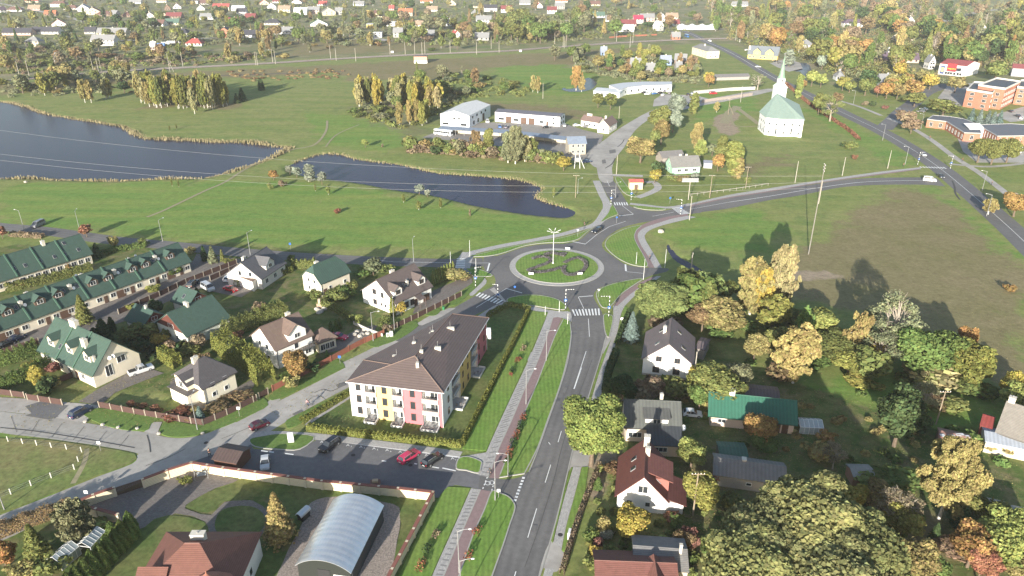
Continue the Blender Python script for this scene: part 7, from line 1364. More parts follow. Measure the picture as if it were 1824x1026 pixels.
for x, y, L_, c_, nm in ((286,84,9,(.1,.2,.45),'blue horizontal storage tank in the railside depot'),(296,82,8,(.6,.6,.58),'white horizontal storage tank beside the blue one'),(306,80,8,(.6,.6,.58),'white storage tank in the middle of the depot'),(316,79,7,(.55,.55,.54),'white storage tank nearest the red hipped bungalow')):
    t = thing('storage_tank', P(x, y), .1, nm, 'storage tank', 'tanks of the railside depot', (x, y), True); MB().tube((-L_/2,0,2.4),(L_/2,0,2.4),1.6,n=12).build('tank', PLAIN, t, color=c_)
    for sx in (-.3,.3): MB().box(sx*L_-.2,-1.2,0,sx*L_+.2,1.2,1.4).build('saddle', METAL, t)
# ---------------------------------------------------------------- trees
def T(s_, group=None, look=None):
    for e in s_.strip().split(';'):
        e = e.strip()
        if not e: continue
        k, c, x, y, h, *w_ = e.split(','); tree(k.strip(), c.strip(), float(x), float(y), float(h), float(w_[0]) if w_ and w_[0].strip() else None, group=group, look=look)
# near
tree('round', 'street lime', 1053, 830, 15, 13, 2, look='huge green and yellow lime tree overhanging the street'); 
tree('oak', 'oak leaf', 1425, 1045, 19, 19, 2, look='largest olive oak crown, lower right'); tree('oak', 'oak shade', 1345, 1060, 17, 16, 2, look='oak crown left of the largest one'); tree('oak', 'oak leaf', 1505, 1075, 16, 16, 2, look='oak crown right of the largest one'); tree('oak','oak leaf',1320,1120,17,16,2,look='oak crown on the bottom edge, left'); tree('oak','oak shade',1460,1140,17,17,2,look='oak crown on the bottom edge, middle')
T('birch,golden,1672,925,16,10.5;round,dark green,1592,795,13,11.5;round,green,1628,680,13,12.5;round,green,1672,672,12,11;round,yellow-green,1715,688,11.5,11;round,orange,1712,640,9,5;sparse,grey-green,1580,642,17.5,15;sparse,grey-green,1560,660,12,12;birch,golden,1522,645,13.5,7.5;round,yellow,1556,655,7,5;round,orange,1535,660,4,5;birch,golden,1412,682,14,12;round,lime green,1453,603,8.5,11;round,olive,1483,640,7,12;round,yellow-green,1510,665,6,9;round,golden,1342,642,6.5,6.5;round,olive,1378,632,7.5,8;shrub,copper,1390,680,5,7;birch,golden,1335,560,16,11;birch,yellow,1352,565,14,7;birch,pale golden,1388,548,18,9;birch,pale golden,1372,556,15,8')
tree('oak','sage',1173,582,13,16,2,look='big rounded sage-green tree above the blue spruce')
T('round,golden,1283,598,9.5,12.5;round,copper,1250,590,8,8;shrub,copper,1200,590,3.5,5;round,olive,1272,722,9,12;round,yellow,1248,690,6,6;round,grey-green,1312,695,7,7;round,green,1245,728,6.5,6;shrub,dark green,1108,705,5.5,8;shrub,brown,1160,700,4.5,6;shrub,olive,1205,706,5,8;shrub,yellow-green,1230,700,5.5,5;shrub,brown,1185,585,4,9;round,orange,1350,795,7.5,7;shrub,green,1358,805,5,5;round,lime green,1230,832,6,6.5;round,yellow-green,1245,908,8,7;round,yellow,1125,953,5.5,6.5;shrub,rust red,1195,930,2.2,3;shrub,copper,1218,975,4,3.6;shrub,crimson,1228,972,4,3.4;shrub,golden,1072,945,3,3.2;shrub,green,1050,960,2.4,3;shrub,silver,1080,958,1.6,2.5;shrub,crimson,1064,975,1.8,2.4;shrub,yellow,1062,990,2,2.6;shrub,olive,1085,1000,2.6,4;spruce,green,1065,870,2.4,2.2;shrub,olive,1055,1010,2,3')
tree('spruce', 'blue-green', 1124, 607, 8, 4.8, 1, look='pale blue spruce by the grey-brown roofed house')
T('round,green,1250,530,7,12;round,dark green,1230,545,5,8;round,olive,1290,535,6,8;shrub,green,1330,590,3,6;shrub,olive,1215,560,3,6;shrub,green,1460,650,3,8;shrub,yellow-green,1530,690,3,8;shrub,olive,1400,610,4,7;shrub,green,1500,620,4,7')
T('round,golden,1612,1045,9,8;round,green,1648,1040,6,6;spruce,dark green,1652,1010,4.5,3;round,orange,1722,1010,8,8;round,rust red,1740,1035,7,5;round,lime green,1778,985,9,8;round,lime green,1762,1010,8,8;round,olive,1745,950,7,8;round,dark green,1712,950,6,7;shrub,brown,1690,985,2.4,6;spruce,dark green,1662,965,4,2.4;sparse,brown,1590,935,8,8;round,yellow-green,1602,955,6,7;shrub,golden,1560,905,5,7;shrub,yellow,1500,900,5,8;shrub,olive,1555,870,3,8;shrub,green,1600,862,2.6,8;shrub,brown,1700,660,4,10;shrub,copper,1665,725,3,6;shrub,olive,1725,700,4,9;shrub,green,1750,710,4,7;round,yellow,1795,715,7,6;round,lime green,1812,735,7,8;shrub,olive,1690,730,3,8;shrub,crimson,1640,760,3,4;shrub,green,1715,790,3,6;shrub,golden,1780,795,2.5,8;round,golden,1815,1045,5,6;shrub,golden,1570,1010,4,5;shrub,orange,1560,1040,4,4;shrub,olive,1305,905,3,5;shrub,dark green,1315,860,3,4;shrub,green,1150,1000,3,8;shrub,olive,1100,1020,3,6;shrub,crimson,1270,860,2.5,3;sparse,brown,1483,835,6,5;shrub,golden,1460,820,4,6;shrub,green,1210,940,2.4,4;shrub,olive,1170,985,2,6;shrub,green,1270,980,2.6,4;shrub,orange,1470,785,2.5,3.5;sparse,grey-green,1640,740,8,7;shrub,dark green,1625,765,4,7')
# left gardens
T('spruce,golden,500,960,9.5,6;round,orange,531,672,7,6.8;shrub,golden,522,690,3.2,4;birch,grey-green,140,965,8,8;spruce,olive,72,1000,7.5,5;round,orange,12,1010,5,5;shrub,golden,40,1030,3,4;shrub,olive,95,1015,3,5;shrub,lime green,165,955,2.5,5;shrub,yellow-green,178,938,2,4;spruce,blue-green,358,748,3.2,2.4;shrub,golden,345,738,1.6,3;spruce,olive,152,575,8,5;thuja,dark green,186,600,5,3;thuja,dark green,201,590,4,2;thuja,dark green,172,610,4,3;thuja,dark green,192,612,4,3;round,dark green,280,562,4.5,4.6;spruce,grey-green,380,468,5.5,3.6;thuja,dark green,365,465,5,1.8;spruce,olive,397,466,4,2;shrub,olive,410,470,2,4;thuja,dark green,353,532,3.4,1.6;shrub,olive,240,602,4.5,8;shrub,yellow,285,615,3.6,5;shrub,olive,265,600,4,6;shrub,dark green,250,625,3,6;shrub,brown,300,622,2.6,4;shrub,olive,310,600,4,5;shrub,brown,355,618,4,5;shrub,olive,340,632,3,5;spruce,blue-green,415,625,4.5,3.5;round,yellow,72,690,5.5,4.4;shrub,dark green,85,700,4.5,5;shrub,golden,100,690,2.6,3;shrub,crimson,95,662,2.4,4;shrub,rust red,235,724,1.3,2.6;shrub,rust red,255,727,1.2,2;shrub,rust red,277,733,1.4,3;shrub,rust red,318,742,1.8,6;shrub,copper,345,742,1.4,5;shrub,copper,395,728,1.6,7;shrub,copper,430,710,1.6,6;round,yellow,715,562,4,3.2;thuja,yellow-green,700,562,5.5,1.7;shrub,olive,685,578,2.6,4;shrub,lime green,638,575,2.4,3.2;shrub,brown,690,590,2,3;round,golden,812,500,3.6,8.5;shrub,copper,828,500,2.6,4;shrub,olive,455,510,3,4;shrub,olive,600,535,4,7;shrub,green,612,530,3.5,6;shrub,olive,628,520,4,4;round,grey-green,665,490,5.5,6.5;shrub,olive,690,488,3.6,5;shrub,green,648,492,3,5;round,brown,465,562,4,4.6;shrub,silver,496,556,2,3;shrub,olive,560,530,2.4,5;shrub,green,560,500,2.4,5;shrub,olive,575,545,2.4,3;thuja,green,590,590,3,1.2;thuja,green,600,588,3,1.2;thuja,green,606,585,3,1.2;spruce,green,583,638,2.2,1.6;shrub,dark green,555,660,2.2,4;thuja,dark green,175,460,5,2.4;round,golden,205,445,5,3.6;round,rust red,155,422,4.5,4.8;round,rust red,5,425,4.5,4;shrub,olive,255,437,2.5,4;shrub,golden,340,452,2.5,4;round,green,305,495,3.2,3.4;round,green,318,490,3.2,3.4;shrub,yellow-green,275,520,2.4,4.4;shrub,yellow-green,235,552,2,3;shrub,golden,78,485,3.4,3.6;shrub,orange,120,482,3,3.5;shrub,rust red,42,510,2.4,3;shrub,yellow-green,55,655,2,4;shrub,yellow-green,330,860,1.2,2.6;shrub,lime green,1068,840,1.6,2.4;shrub,copper,1090,840,2,4;round,olive,520,470,3,3;shrub,copper,362,645,2.5,4;shrub,rust red,425,600,2,3')
for x, y, h in ((238,958,5.6),(224,972,5.4),(212,985,5.2),(199,1000,5.6),(186,1014,5.4),(172,1026,5.4),(158,1040,5.2),(144,1052,5),(206,968,4.6),(130,1064,5),(116,1075,5)): tree('thuja', 'green', x, y, h, 2.5, 1, look='dark clipped thuja in the row left of the villa', group='thuja row by the villa')
# lake side
T('round,silver,517,312,4.6,4.4;round,silver,529,316,4.6,4.6;poplar,silver,553,324,7.5,4.6;round,silver,574,329,5.6,4.2;round,orange,488,321,4.4,4.6;shrub,brown,503,333,3,3.4;shrub,olive,481,338,3.2,2.4;round,silver,747,346,4,4.6;round,silver,762,351,3.2,3;shrub,rust red,601,380,2.2,3;round,lime green,651,263,4.4,4;shrub,brown,681,263,2,1.6;thuja,dark green,466,161,8,4.5;shrub,dark green,776,276,5,6;poplar,brown,837,385,2.6,.8')
T('birch,olive,562,341,3,1.3;birch,olive,585,347,3.8,2;birch,olive,719,361,3.6,1.8;birch,olive,746,374,3.4,2.6;birch,olive,785,371,4,1.5;birch,olive,303,234,3,1;birch,olive,315,230,3,1;birch,olive,307,332,3,.9;birch,olive,319,334,3,.9;birch,olive,986,352,4,1.4')
g_ = random.Random(5)
for i in range(62):          # birch grove by the large lake
    x = 246+g_.random()*158; y = 172+g_.random()*18+(x-246)*.055; tree('birch', g_.choice(['golden','yellow-green','olive','pale golden','yellow-green']), x, y, g_.uniform(15, 19), 6.4, 1 if y > 186 else 0, group='birches of the lakeside grove')
for x, y, h, w_ in ((80,170,14,8),(95,168,10,4),(152,183,15,7),(163,183,14,6),(190,176,12,6),(196,175,12,6),(347,203,15,6),(405,188,14,5)): tree('birch', g_.choice(['golden','yellow-green','pale golden']), x, y, h, w_)
for i in range(48):
    x = 636+g_.random()*150; y = 176+g_.random()*20; tree('birch', g_.choice(['golden','yellow-green','olive','yellow','pale golden']), x, y, g_.uniform(13, 17), 6.2, group='birches of the second grove')
for x, y in ((730,222),(742,220),(752,224),(760,218),(712,225)): tree('birch', g_.choice(['yellow','golden','yellow-green']), x, y, 13, 5)
T('spruce,dark green,432,180,8,7;spruce,dark green,422,184,6,5;round,dark green,222,166,8,9;round,dark green,785,160,5,9;birch,grey-green,918,292,17,10;birch,grey-green,905,290,14,9;poplar,olive,870,275,12,5;poplar,olive,950,285,10,5;birch,copper,848,275,12,6;birch,pale golden,935,288,12,7')
for i in range(42):          # bushes between yard and lake
    x = 730+g_.random()*262; y = 262+(x-730)*.1+g_.random()*8; tree('shrub', g_.choice(['olive','golden','grey-green','olive','brown']), x, y, g_.uniform(4.5, 8), g_.uniform(6, 9), 0, group='bushes between the yard and the narrow lake')
T('round,yellow,1004,304,6.5,7.5;birch,orange,1026,160,17,9;birch,golden,1036,164,10,6;birch,copper,846,150,11,8;birch,golden,949,164,11,4.5;birch,golden,958,166,11,5;birch,olive,743,130,9,2;sparse,grey-green,823,136,8,3;round,olive,1087,195,10,9;round,olive,1065,192,9,9;round,grey-green,988,108,13,12;round,olive,1172,240,15,12;round,golden,1177,258,13,10;round,silver,1204,210,14,13;round,silver,1198,236,13,9;round,golden,1140,290,12,15;round,olive,1165,262,9,6;poplar,olive,1234,203,12,6;birch,golden,1240,272,14,8;birch,lime green,1247,280,8,7;round,grey-green,1268,278,6,7;poplar,olive,1283,290,12,6;round,orange,1278,305,8,6.5;poplar,lime green,1306,315,15,8;poplar,golden,1312,318,9,5;round,yellow,1166,326,6,6;shrub,dark green,1172,310,6,8;shrub,olive,1198,322,3,6;shrub,golden,1215,324,3,8;shrub,silver,1236,322,4,4;shrub,olive,1330,325,2.5,5;shrub,olive,1514,266,4.5,6.5;shrub,dark green,1502,262,2.5,3;shrub,rust red,1522,285,3,3;birch,golden,1276,200,6,4')
T('round,olive,1740,290,12,10.5;round,olive,1765,293,12,11;round,olive,1792,290,12,11;spruce,blue-green,1727,222,9,5;spruce,blue-green,1742,224,9,5;spruce,blue-green,1757,224,8,5;spruce,blue-green,1766,226,8,5;spruce,blue-green,1778,224,8,5;round,olive,1678,210,11,19;round,olive,1770,147,16,19;poplar,lime green,1421,176,15,5;round,orange,1431,158,6,5;round,lime green,1461,156,10,9;round,lime green,1445,154,12,11;round,yellow-green,1500,162,10,10;round,lime green,1512,165,8,9;sparse,olive,1478,216,15,14;round,olive,1457,204,13,9;round,copper,1490,185,7,8;poplar,silver,1404,118,13,9;round,silver,1463,124,12,11;sparse,grey-green,1349,160,11,14;birch,golden,1760,382,6,6;round,orange,1805,386,9,11;shrub,orange,1798,520,2.5,4;round,orange,1623,175,12,15;round,olive,1628,190,9,14;round,yellow,1655,160,11,12;round,orange,1598,130,14,13;round,yellow,1600,140,12,11;round,lime green,1652,150,8,9;round,golden,1700,165,11,14;round,rust red,1562,173,8,7;spruce,blue-green,1622,158,7,6;round,yellow,1262,152,10,9;round,orange,1262,155,9,8;round,dark green,1545,160,14,14;round,olive,1540,170,12,12;shrub,dark green,1554,190,4,4;shrub,brown,1540,188,3,5;round,brown,1610,225,9,12;round,brown,1622,238,8,10;round,yellow,1605,108,13,11;shrub,crimson,1576,195,3,4')
# scattered trees of the town, the allotments and the wooded right side
def free(p, r):
    for c, R in BLD:
        dx, dy = p.x-c.x, p.y-c.y
        if abs(dx) < R+r*.4 and -R*2.4 < dy < R*.8: return False
    return True
for c_ in ((1231,95),(1360,100),(1700,130),(1750,180),(1820,130)): BLD.append((P(*c_), 30 if c_[0] > 1600 else 22))
def scatter(poly, n, kinds, cols, h0, h1, seed, grp=None, tries=12, roads=()):
    rr = random.Random(seed); xs = [a for a, _ in poly]; ys = [b for _, b in poly]; k = 0
    for _ in range(n*tries):
        if k >= n: break
        y = min(ys)+(max(ys)-min(ys))*rr.random(); x = min(xs)+(max(xs)-min(xs))*rr.random()
        ins = False
        for i in range(len(poly)):
            (ax, ay), (bx, by) = poly[i-1], poly[i]
            if (ay > y) != (by > y) and x < (bx-ax)*(y-ay)/(by-ay)+ax: ins = not ins
        if not ins: continue
        p = P(x, y); h = rr.uniform(h0, h1); ws = rr.uniform(.85, 1.15)
        if not free(p, h*.3): continue
        hw = False
        for (ax, ay), (bx, by) in list(zip(HW, HW[1:]))+[((1573,230),(1605,200)),((1605,200),(1690,150)),((0,145),(260,124)),((260,124),(700,99)),((700,99),(985,84)),((985,84),(1262,69)),((1262,69),(1400,64)),((1375,118),(1425,118)),((1640,40),(1824,12)),((1660,160),(1740,160)),((1413,112),(1432,143))]:
            a, b = P(ax, ay), P(bx, by); t = max(0, min(1, (p-a).dot(b-a)/(b-a).length_squared)); 
            if (p-a.lerp(b, t)).length < 10: hw = True
        if hw: continue
        kd = rr.choice(kinds); tree(kd, rr.choice(cols), x, y, h*(.45 if kd == 'shrub' else 1), h*.9*ws if kd in ('round','shrub') else None, 0, group=grp); k += 1
scatter([(0,0),(620,0),(640,60),(420,75),(240,88),(0,100)], 190, ['round','round','shrub','birch','spruce'], ['olive','green','golden','copper','dark green','yellow-green','olive','green','grey-green'], 8, 17, 21, 'garden trees of the left town')
scatter([(620,0),(1250,0),(1240,55),(1100,62),(900,80),(640,72)], 160, ['round','round','shrub','round','birch','spruce'], ['olive','green','grey-green','copper','golden','dark green','brown','olive'], 8, 18, 22, 'garden trees of the middle town')
scatter([(905,40),(1100,42),(1095,72),(905,80)], 34, ['round'], ['green','olive','grey-green','olive'], 16, 21, 23, 'big trees lining the railway')
scatter([(1240,0),(1824,0),(1824,130),(1640,130),(1500,140),(1440,110),(1290,70),(1230,40)], 250, ['round','round','round','birch','spruce','round','sparse'], ['olive','grey-green','golden','orange','copper','green','yellow-green','olive','green','dark green','brown'], 14, 23, 24, 'autumn trees of the wooded quarter')
scatter([(1000,100),(1240,100),(1245,140),(1180,145),(1040,125)], 55, ['round','shrub','birch'], ['olive','grey-green','golden','copper','green','brown','yellow-green'], 7, 13, 25, 'trees of the allotment gardens')
scatter([(0,90),(120,88),(420,95),(500,98),(480,108),(200,118),(0,128)], 60, ['shrub','round','birch','shrub'], ['olive','golden','green','brown','copper','grey-green'], 8, 14, 26, 'scrub trees north of the railway')
scatter([(380,62),(900,50),(900,78),(640,76),(400,84)], 45, ['round','round','birch'], ['olive','green','golden','copper','grey-green','grey-green'], 10, 17, 82, 'trees between the railway and the town')
scatter([(450,80),(620,70),(900,76),(870,92),(640,98),(470,108)], 26, ['shrub','birch','round'], ['olive','golden','copper','grey-green','green'], 8, 14, 27, 'scrub trees north of the railway')
scatter([(0,140),(240,132),(250,160),(0,172)], 34, ['birch','shrub','round'], ['yellow-green','olive','golden','grey-green','olive'], 9, 14, 28, 'scrub by the large lake')
scatter([(780,135),(960,150),(950,172),(880,170),(800,190),(740,220),(640,212),(620,205)], 46, ['shrub','shrub','round'], ['olive','grey-green','green','golden'], 7, 12, 29, 'bushes behind the warehouse')
scatter([(1000,125),(1240,130),(1250,152),(1120,146)], 16, ['shrub','round'], ['olive','grey-green','golden'], 6, 9, 30, 'trees of the allotment gardens')
scatter([(1560,150),(1640,150),(1690,185),(1600,190),(1560,175)], 12, ['round'], ['golden','orange','yellow-green','olive'], 9, 13, 31, 'autumn trees by the highway junction')
scatter([(1200,540),(1400,570),(1560,620),(1700,640),(1700,690),(1560,700),(1420,650),(1250,610)], 16, ['birch','round','round','shrub'], ['olive','green','sage','yellow-green','pale golden'], 8, 13, 81, 'garden trees below the brown field')
# uncountable low scrub
def scrub(poly, n, hm, col, seed, rad=(1.2, 3.2)):
    rr = np.random.default_rng(seed); xs = [a for a, _ in poly]; ys = [b for _, b in poly]; A = []; D = []; B_ = []; k = 0; R_ = random.Random(seed)
    while k < n:
        x, y = R_.uniform(min(xs), max(xs)), R_.uniform(min(ys), max(ys)); ins = False
        for i in range(len(poly)):
            (ax, ay), (bx, by) = poly[i-1], poly[i]
            if (ay > y) != (by > y) and x < (bx-ax)*(y-ay)/(by-ay)+ax: ins = not ins
        k += .2
        if not ins: continue
        p = P(x, y)
        if not free(p, 1): continue
        k += .8; m = 70; d = rr.normal(size=(m, 3)); d[:, 2] = abs(d[:, 2]); d /= np.linalg.norm(d, axis=1)[:, None]; r = R_.uniform(*rad); h = hm*R_.uniform(.5, 1.1); A.append(np.array(p)+d*np.array([r, r, h])*rr.uniform(.7, 1, (m, 1))); D.append(d); B_.append(np.full(m, R_.random()))
    me = leaves_mesh('scrub', np.concatenate(A), 1.0, seed, outward=np.concatenate(D), blobr=np.concatenate(B_)); o = link(bpy.data.objects.new('scrub', me)); o.color = (*COL[col], 1); st(o, 'stuff')
scrub([(0,0),(1240,0),(1230,60),(900,82),(420,80),(0,105)], 1300, 4.5, 'olive', 41, (1.5,4)); scrub([(0,0),(1240,0),(1230,60),(900,82),(420,80),(0,105)], 900, 3.5, 'grey-green', 42, (1.5,3.6))
scrub([(1240,0),(1824,0),(1824,130),(1640,150),(1500,140),(1440,110),(1290,70)], 900, 7.5, 'olive', 43, (3, 6)); scrub([(1240,0),(1824,0),(1824,130),(1640,150),(1500,140),(1440,110),(1290,70)], 500, 8, 'golden', 63, (2.5, 5)); scrub([(1240,0),(1824,0),(1824,130),(1640,150),(1500,140),(1440,110),(1290,70)], 500, 7, 'grey-green', 64, (3, 6)); scrub([(1240,0),(1824,0),(1824,130),(1640,130),(1500,130),(1440,100),(1300,60)], 380, 7, 'copper', 44, (2.5, 5))
scrub([(0,95),(480,96),(470,110),(250,120),(0,133)], 320, 2.2, 'olive', 45); scrub([(0,100),(480,100),(450,112),(250,121),(0,135)], 180, 2, 'brown', 46)
scrub([(0,138),(240,128),(330,140),(300,165),(0,174)], 130, 2, 'grey-green', 47); scrub([(1000,100),(1240,100),(1250,150),(1130,146),(1040,128)], 260, 2.4, 'grey-green', 48); scrub([(780,135),(900,142),(960,158),(940,172),(880,172),(800,192),(740,235),(620,210),(640,196)], 240, 2.4, 'olive', 49)
scrub([(725,258),(1000,284),(1000,292),(730,272)], 120, 2.4, 'brown', 50); scrub([(400,125),(620,122),(640,140),(420,146)], 70, 1.2, 'copper', 51, (1, 2.4))
scrub([(1100,690),(1260,640),(1500,560),(1650,660),(1824,700),(1824,1026),(1100,1026)], 60, .7, 'green', 52, (.6, 1.6)); scrub([(1050,850),(1260,860),(1270,1026),(1030,1026)], 60, .8, 'olive', 53, (.4, 1.1)); scrub([(1140,720),(1420,640),(1640,760),(1640,860),(1430,820)], 50, .7, 'golden', 54, (.4, 1.0)); scrub([(1110,680),(1235,690),(1230,712),(1100,712)], 40, 2.2, 'brown', 55, (1, 2))
scrub([(225,590),(330,610),(335,640),(240,640)], 30, 1.8, 'dark green', 56, (.8, 1.6)); scrub([(330,500),(345,640),(380,700),(410,610)], 0, 1, 'olive', 57) if 0 else None
def litter(poly, n, col, seed):
    R_ = random.Random(seed); xs = [a for a, _ in poly]; ys = [b for _, b in poly]; A = []
    while len(A) < n:
        x, y = R_.uniform(min(xs), max(xs)), R_.uniform(min(ys), max(ys)); p = P(x, y); k = R_.randint(3, 12)
        for _ in range(k): A.append((p.x+R_.gauss(0, 1.4), p.y+R_.gauss(0, 1.4), .13))
    me = leaves_mesh('fallen_leaves', np.array(A), .22, seed, outward=np.tile([0, 0, 3.0], (len(A), 1))); o = link(bpy.data.objects.new('fallen_leaves', me)); o.color = (*COL[col], 1); st(o, 'stuff')
litter([(1100,560),(1800,1026)], 9000, 'golden', 71); litter([(1060,700),(1500,1026)], 5000, 'copper', 72); litter([(20,560),(700,760)], 4000, 'golden', 73)
# ---------------------------------------------------------------- poles and wires
PPM = mat('weathered_pole', (.2,.185,.16), .9, .2, 1)
pole(1440,453,29,'very tall lattice-topped concrete power pole standing in the meadow',name='power_pole',r0=.19,cross=3,ang=80,m=PPM); bp_ = P(1440,453)
_f = P(-70, 262, 20); FARP = Vector((_f.x, _f.y, 0)); pole(0,0,30,'distant power pole left of the frame carrying the lake wires',name='power_pole',r0=.19,cross=3,ang=80,m=PPM,pos=FARP)
WIRE = mat('wire', (.25,.245,.24), .5, .05, 1)
def wire(a, b, sag, look, r=.028):
    m = MB(); n = 22; pr = None
    for i in range(n+1):
        t = i/n; p = Vector(a).lerp(Vector(b), t)-Vector((0, 0, 4*sag*t*(1-t)))
        if pr is not None: m.tube(pr, p, r, n=4)
        pr = p
    o = m.build('overhead_wire', WIRE); tag(o, look, 'wire', 'overhead power wires', None, True)
for py, dy, z, nm in ((281,1.1,22,'nearest'),(270,0,23.5,'middle'),(226,-1.1,25,'farthest')):
    a_ = P(-70, py-4, 20); wire((a_.x, a_.y, 20), (bp_.x, bp_.y-dy, z), 6, f'{nm} pale power wire crossing over both lakes')
for x, y, h, lk in ((1025,352,9,'wooden pole with crossarm right of the narrow lake'),(1228,392,9,'concrete pole at the east road crosswalk'),(1209,288,0,''),(1098,310,8,'thin pole beside the north road'),(1264,352,9,'wooden pole above the east road, first from the crosswalk'),(1328,336,9,'wooden pole above the east road near the lime green poplars'),(1416,325,9,'thin pole on the church meadow, left'),(1500,313,8,'thin pole on the church meadow, middle'),(1581,300,8,'thin pole on the church meadow, right'),(1458,363,9,'pole just behind the very tall power pole'),(1297,204,9,'three-legged wooden pole near the sand path'),(1319,182,10,'pole beside the fence of the north road'),(967,176,10,'lone pole on the green behind the garages'),(1102,218,9,'pale pole beside the brown-roofed office'),(1231,483,6,'pole in the shade by the stream'),(1229,494,7,'second pole by the stream'),(303,128,14,'tall braced mast beside the railway'),(1738,750,6,'leaning wooden pole near the rusty shed') if 0 else (1667,756,8,'wooden pole behind the rusty shed'),(1235,850,8,'wooden pole in the garden east of the maroon-roofed house') if 0 else (1234,918,9,'wooden pole before the yellow-green tree'),(1234,690,9,'concrete pole beside the grey-brown roofed house')):
    if h: pole(x, y, h, lk, m=WPOLE if 'wooden' in lk else CONCP, cross=1 if 'crossarm' in lk or 'wooden' in lk else 0, props=(3,) if 'braced' in lk or 'three' in lk else ())
r = thing('transformer_tower', P(1028,300), 0, 'white twin-post transformer station beside the yellow bush', 'transformer', None, (1028,290), True)
for sx in (-1.2, 1.2): MB().tube((sx,0,0),(sx*.7,0,6.5),.14,n=7).build('post', WHITEM, r)
MB().tube((3.2,0,0),(.8,0,5.5),.12).build('brace', WHITEM, r); MB().box(-1.3,-.6,3,1.3,.6,3.2).build('platform', METAL, r); MB().box(-.7,-.5,3.2,.7,.5,4.8).build('transformer_box', METAL, r); MB().box(-1.5,-.08,6.2,1.5,.08,6.4).build('crossarm', METAL, r)
for i, (x, y) in enumerate(((35,136),(52,134),(168,133),(176,129),(181,128),(211,126),(326,118),(456,116),(459,116),(486,111),(491,114),(589,104),(599,108),(634,109),(695,97),(722,97),(739,96),(752,98),(757,95),(802,94),(849,97),(875,87),(889,94),(988,78),(1003,84),(1005,86),(1008,83),(1098,74),(1122,85),(1127,77),(1310,72),(1330,75))):
    pole(x, y, 11, 'concrete catenary mast beside the tracks', name='catenary_mast', r0=.22, cross=0, cat='mast', group='catenary masts along the railway')
for (x, y, s_) in ((334,91,1.8),(1424,85,1.6) if 0 else (699,94,1.6),(927,92,1.6)): 
    r = thing('signal_box', P(x, y), 0, 'small white relay cabinet beside the rails', 'cabinet', 'relay cabinets by the rails', (x, y)); MB().box(-1.2,-.6,0,1.2,.6,s_).build('cabinet', WHITEM, r); MB().box(-1.3,-.7,s_,1.3,.7,s_+.12).build('roof', METAL, r)
wall_run('rail_fence', [(1085,68),(1110,66),(1170,63)], 1.6, .1, 'rust-red fence along the far side of the railway', 'fence', color=(.3,.11,.07), final=True); wall_run('slatted_fence', [(1250,183),(1300,176),(1340,170)], 1.8, .08, 'grey-brown fence along the north road, near the red truck', 'fence', color=(.33,.28,.25), post=.15, postc=(.3,.25,.22), pitch=3, final=True)
wall_run('long_wall', [(1235,168),(1300,162),(1345,160)], 2.2, .2, 'long grey concrete wall behind the fence of the north road', 'wall', color=(.42,.41,.38), final=True); wall_run('garden_fence', [(1230,350),(1300,341),(1368,331)], 1.1, .05, 'thin wire garden fence along the east road', 'fence', color=(.25,.24,.2), post=.1, postc=(.35,.32,.28), pitch=3, gap=.75, final=True)
# ---------------------------------------------------------------- air
hz = bpy.data.materials.new('haze'); hz.use_nodes = True; t = hz.node_tree; t.nodes.clear(); o_ = t.nodes.new('ShaderNodeOutputMaterial'); pv = t.nodes.new('ShaderNodeVolumePrincipled'); pv.inputs['Density'].default_value = HAZE = .00009; pv.inputs['Color'].default_value = (.92,.95,1,1); t.links.new(pv.outputs[0], o_.inputs['Volume'])
hb = MB().box(-1700,-250,-3.2,1700,2600,100).build('haze', hz); st(hb, 'stuff')
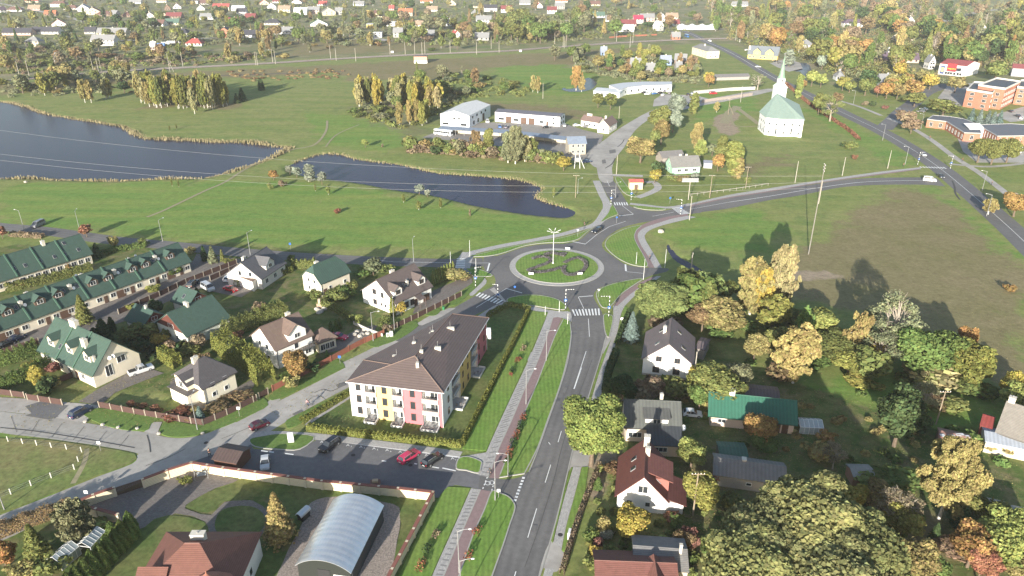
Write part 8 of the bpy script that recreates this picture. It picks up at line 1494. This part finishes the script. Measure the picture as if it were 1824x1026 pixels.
# ---------------------------------------------------------------- labels single things out
LMK = [('the roundabout',993,477),('the white church',1392,215),('the large lake',180,240),('the narrow lake',760,320),('the industrial yard',900,240),('the apartment block',740,700),('the front terraced row',200,510),('the brick school',1770,190),('the low brick building',1720,240),('the barrel-vaulted hall',610,960),('the terracotta villa',340,990),('the yellow inn',1360,100),('the bright green roof',1340,745),('the maroon-roofed house',1150,850),('the brown field',1640,450),('the railway crossing',1225,70),('the brick gabled house',404,66),('the white railside block',189,80),('the yellow flat-roofed house',664,50),('the orange-roofed house',723,28),('the crimson-roofed shop',1700,125),('the pale green cottage',1220,300),('the curved office',1140,160),('the lakeside birch grove',325,180),('the tall power pole',1440,452),('the rusty shed',1700,785),('the peaked marquee',1235,50),('the top left corner',20,10),('the cream hipped block',1256,95),('the orange signal hut',750,110),('the bottom right corner',1810,1015),('the dormered cream house',160,640),('the dark-hipped cream house',365,690),('the car park',660,820),('the big oaks',1420,980),('the golden birch',1672,880),('the blue spruce',1124,600),('the shuttered white house',705,520),('the brown-roofed house with balcony',520,610),('the top right corner',1810,10),('the highway junction',1575,225),('the second birch grove',710,185),('the red-gabled house',345,580),('the terrace wing',440,495),('the east road crosswalk',1212,380),('the highway crosswalk',1662,300),('the top edge, middle',900,5),('the purple-brown roof',1598,105),('the grey farm roof',1608,72),('the street of maroon roofs',1120,45),('the large white grey-roofed house',862,42),('the white hip-roofed mansion',1522,48),('the red hipped bungalow',349,81),('the lower left corner',20,1010)]
from collections import defaultdict
BYL = defaultdict(list)
def art(s_): return s_
for o, lk, px, fin in REG:
    if px is None:
        m_ = o.location; px = PX(m_)
    BYL[lk].append((o, px, fin))
def ordn(n): return f"{n}{'th' if 10 <= n % 100 <= 20 else {1:'st',2:'nd',3:'rd'}.get(n % 10,'th')}"
for lk, it in BYL.items():
    if len(it) == 1 and (it[0][2] or len(lk.split()) >= 6): it[0][0]['label'] = lk; continue
    sub = defaultdict(list)
    for o, px, fin in it:
        best = min(LMK, key=lambda L: math.hypot(L[1]-px[0], (L[2]-px[1])*1.8)/(1 if px[1] > 150 else 1)); sub[best[0]].append((px[0], o, px))
    for nm, lst in sub.items():
        lst.sort(key=lambda q: q[0]); n = len(lst)
        for i, (_, o, px) in enumerate(lst):
            base = ' '.join(lk.split()[:9])
            if n == 1: o['label'] = f'{base} near {nm}'
            elif n == 2: o['label'] = f"{('left' if i == 0 else 'right')} of two: {base} near {nm}"
            else: o['label'] = f"{base} near {nm}, {ordn(i+1)} from left"
            ws = o['label'].split()
            if len(ws) > 16: o['label'] = ' '.join((base.split()[:16-(len(ws)-len(base.split()))]+ws[len(base.split()):])) if n != 2 else ' '.join(ws[:16])
for o in bpy.data.objects:
    for k in ('_l', '_w'):
        if k in o.keys(): del o[k]
